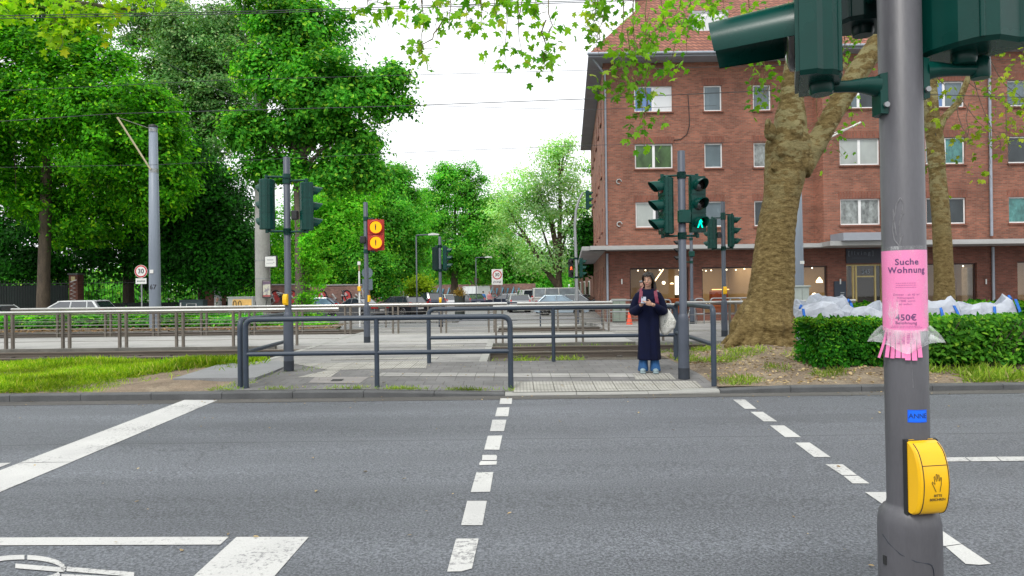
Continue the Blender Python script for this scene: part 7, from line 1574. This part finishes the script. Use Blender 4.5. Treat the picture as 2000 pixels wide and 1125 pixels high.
# second, slimmer plane tree
g = P(1842, 610, 19.0); q = lambda x, y, D=19.0: tuple(P(x, y, D)); SP = []
t = thing('plane_tree', 'slimmer mottled plane tree right of the near signal pole', 'tree', (g.x, 19.0, .1)); o_ = Vector(t.location); b = MB()
trunk(b, [Vector((0, 0, -.05))] + [Vector(q(x, y)) - o_ for x, y in ((1845, 560), (1842, 500), (1838, 420), (1830, 340), (1826, 270), (1818, 215), (1815, 150), (1812, 60), (1810, -60))], [.33, .25, .235, .225, .21, .215, .20, .17, .15, .1], 22, .035, .05, 11, 5); b.tube([Vector(q(x, y)) - o_ for x, y in ((1828, 265), (1842, 232), (1872, 200), (1892, 150), (1905, 60), (1920, -40))], [.13, .10, .085, .075, .06, .03], 12)
b.build('trunk', M_plane, t); lim = MB()
for a in ((1895, 160, 1990, 215, 19, 30), (1905, 150, 1960, 300, 19, 26), (1870, 205, 1900, 290, 18.6, 20), (1880, 190, 1930, 260, 18.8, 22), (1830, 260, 1805, 330, 18.8, 14), (1920, 150, 2010, 160, 19, 40), (1935, 120, 2040, 240, 19, 40), (1890, 200, 1880, 340, 18.8, 12), (1960, 200, 1972, 330, 19, 14), (1930, 240, 1935, 350, 19, 10), (1820, 130, 1850, 180, 18.8, 16), (1810, 180, 1795, 260, 18.8, 14), (1940, 60, 2020, 120, 19, 40), (1960, -20, 2060, 60, 19, 40)): spray(*a)
lim.build('limb', M_bark2, t); rg = np.random.default_rng(18); pos = np.array([tuple(p) for p, s in SP]); sz = np.array([s for p, s in SP]); N = len(SP); nr = np.column_stack([rg.normal(size=N) * .6, rg.normal(size=N) * .6 - .25, rg.normal(size=N) * .35 + .55]); ud = np.column_stack([rg.normal(size=(N, 2)) * .6, -np.ones(N) * .8])
leaves('leaf_sprays', pos, nr, sz * 1.4, leafmat('young plane leaves', (.10, .22, .012), (.30, .42, .03), .5, .3, (.45, .50, .06)), t, rg, PALM, ud)
p, n = crown([((g.x + 1.5, 19, 11), (3, 3, 1.6), 60), ((g.x + 4, 19, 9.5), (2, 2, 1.2), 30)], 26, rg, .6); leaves('crown', p - np.array(o_), n, rg.uniform(.12, .24, len(p)), L_plane, t, rg, PALM)
# yellow green plane branch reaching in at the top left, its tree standing outside the frame
xx = P(-560, 600, 17).x; t = thing('plane_tree', 'yellow green plane tree reaching in at the top left corner', 'tree', (xx, 17, .1)); o_ = Vector(t.location); b = MB(); q = lambda x, y, D=17.0: tuple(P(x, y, D))
trunk(b, [Vector((0, 0, -.1)), Vector((0, 0, 3)), Vector((.2, 0, 7)), Vector((1.0, 0, 11))], [.5, .4, .36, .25], 20, .03, .1, 13, 5); lim = MB(); SP = []
for pts in ([Vector((.5, 0, 9)) + o_, q(-250, -60), q(-60, -40), q(120, 0), q(260, 20)], [Vector((.5, 0, 9)) + o_, q(-200, -150), q(0, -120), q(200, -80), q(330, -50)]): lim.tube([Vector(p) - o_ for p in pts], [.2, .14, .1, .06, .03], 8)
for k in range(50): x = rr.uniform(-60, 300); y = rr.uniform(-80, 25) + max(0, 150 - x) * -.15; spray(x, y, x + rr.uniform(-15, 15), y + rr.uniform(25, 85) * (1 if x > 120 else .8), 17, 20, 24, .20)
b.build('trunk', M_plane, t); lim.build('limb', M_bark2, t); rg = np.random.default_rng(28); pos = np.array([tuple(p) for p, s in SP]); sz = np.array([s for p, s in SP]); N = len(SP); nr = np.column_stack([rg.normal(size=N) * .6, rg.normal(size=N) * .6 - .3, rg.normal(size=N) * .35 + .55]); ud = np.column_stack([rg.normal(size=(N, 2)) * .6, -np.ones(N) * .8])
leaves('leaf_sprays', pos, nr, sz * 1.1, L_yellow, t, rg, PALM, ud)
p, n = crown([((xx, 17, 13), (4, 4, 3), 80)], 30, rg, .7); leaves('crown', p - np.array(o_), n, rg.uniform(.14, .26, len(p)), L_yellow, t, rg, PALM)
# ------------------------------------------------------------------ hedges
def hedge(label, x0, x1, y0, y1, z0, z1, n, ls, mat, mtop=None, rough=.06, seed=1, ragged=0.0):
    rg = np.random.default_rng(seed); t = thing('hedge', label, 'hedge', ((x0 + x1) / 2, (y0 + y1) / 2, z0)); cx, cy = t.location.x, t.location.y; hx, hy, hz = (x1 - x0) / 2, (y1 - y0) / 2, z1 - z0
    b = MB()
    for k in range(int((x1 - x0) / .35)): x = -hx + .2 + k * .35; b.tube([(x, 0, 0), (x + .05, .1, hz * .5), (x - .04, -.1, hz * .85)], [.02, .015, .008], 5)
    b.build('stems', M_bark, t)
    aF, aT, aE = 2 * hx * hz, 2 * hx * 2 * hy, 2 * hy * hz; tot = aF * 1.7 + aT + aE; nF, nT, nE = int(n * aF / tot), int(n * aT / tot), int(n * aE / tot * .5)
    def wob(x, z): return rough * (np.sin(x * 3.1 + z * 4) + .7 * np.sin(x * 7.3 - z * 6) + .5 * np.sin(x * 15 + z * 11)) * .5
    x = rg.uniform(-hx, hx, nF); z = hz * rg.uniform(.03, 1, nF) ** .9; dep = np.abs(rg.normal(0, .09, nF)); bul = .12 * np.sin(PI * z / hz)
    F1 = np.column_stack([x, -hy + dep - wob(x, z) - bul * .5 - .10 * rg.random(nF) ** 6, z]); N1 = np.column_stack([rg.normal(size=nF) * .5, -np.ones(nF) * .8, rg.normal(size=nF) * .4 + .55])
    x = rg.uniform(-hx, hx, int(nF * .7)); z = hz * rg.uniform(0, 1, len(x)); F2 = np.column_stack([x, hy - np.abs(rg.normal(0, .1, len(x))), z]); N2 = np.column_stack([rg.normal(size=len(x)) * .5, np.ones(len(x)), rg.normal(size=len(x)) * .4 + .5])
    xs = np.concatenate([-hx + np.abs(rg.normal(0, .1, nE)), hx - np.abs(rg.normal(0, .1, nE))]); F3 = np.column_stack([xs, rg.uniform(-hy, hy, 2 * nE), hz * rg.uniform(0, 1, 2 * nE)]); N3 = np.column_stack([np.sign(xs), rg.normal(size=2 * nE) * .5, rg.normal(size=2 * nE) * .4 + .5])
    nc = int(n * .12); F4 = np.column_stack([rg.uniform(-hx, hx, nc), rg.normal(0, hy * .35, nc), hz * rg.uniform(.02, .97, nc)]); N4 = np.column_stack([rg.normal(size=nc) * .5, -np.ones(nc), rg.normal(size=nc) * .4]); pos = np.concatenate([F1, F2, F3]); nr = np.concatenate([N1, N2, N3])
    leaves('inner_foliage', F4, N4, rg.uniform(ls * 1.6, ls * 3.2, nc), mat, t, rg)
    leaves('foliage', pos, nr, rg.uniform(ls * .6, ls * 1.3, len(pos)), mat, t, rg)
    x = rg.uniform(-hx, hx, nT); y = rg.uniform(-hy, hy, nT); z = hz - np.abs(rg.normal(0, .05, nT)) + wob(x, y) * .6 + ragged * np.maximum(0, np.sin(x * 2.3) * np.sin(x * 5.1 + y * 3)) * rg.uniform(0, 1, nT) - .10 * np.maximum(0, np.abs(y) / hy - .8)
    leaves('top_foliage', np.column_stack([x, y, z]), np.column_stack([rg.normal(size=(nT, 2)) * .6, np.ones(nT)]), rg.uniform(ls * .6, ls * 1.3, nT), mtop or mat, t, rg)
    return t
xl = 5.02
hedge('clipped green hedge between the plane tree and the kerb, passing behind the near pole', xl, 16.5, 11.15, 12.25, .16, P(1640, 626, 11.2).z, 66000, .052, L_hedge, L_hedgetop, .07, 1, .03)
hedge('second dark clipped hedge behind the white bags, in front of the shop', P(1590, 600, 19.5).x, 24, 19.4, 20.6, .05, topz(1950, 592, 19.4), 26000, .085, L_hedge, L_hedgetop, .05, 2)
hedge('low leafy hedge beyond the second track, in front of the white estate car', -30, P(345, 640, 27.0).x, 26.7, 28.3, .2, topz(180, 617, 27.0), 30000, .13, L_mid, L_bright, .12, 3, .12)
hedge('low hedge end beyond the second track, in front of the graffiti cabinets', P(347, 640, 27.0).x, P(500, 640, 27.0).x, 26.7, 28.2, .2, topz(450, 621, 27.0), 9000, .13, L_mid, L_bright, .14, 4, .06)
hedge('sparse yellow green ground shrub at the end of the hedge, by the linden trunk', P(500, 640, 27.0).x, P(648, 640, 27.0).x, 26.9, 28.0, .2, topz(560, 634, 27.0), 3200, .14, L_bright, L_bright, .16, 5, .08)
# leafy weed climbing in the hedge right of the near pole, and scrub at the hedge foot
rg = np.random.default_rng(33); t = thing('bramble', 'big leaved bramble pushing out of the hedge right of the near pole', 'plant', (P(1880, 690, 11.0).x, 11.05, .15)); k = 900
x = rg.uniform(-.6, .9, k); z = rg.uniform(.1, .85, k); pos = np.column_stack([x, -.05 - .08 * rg.random(k), z]); leaves('foliage', pos, np.column_stack([rg.normal(size=k) * .5, -np.ones(k) * .7, rg.normal(size=k) * .3 + .7]), rg.uniform(.05, .11, k), leafmat('bramble leaves', (.03, .14, .012), (.10, .30, .02), .4, 1, (.22, .40, .03)), t, rg)
b = MB()
for i in range(8): a = rg.uniform(-.5, .8); b.tube([(.15, .05, 0), (a, .05, .03), (a + .1, -.08, .4), (a + .3, -.12, .75)], .006, 5)
b.build('stems', M_bark, t)
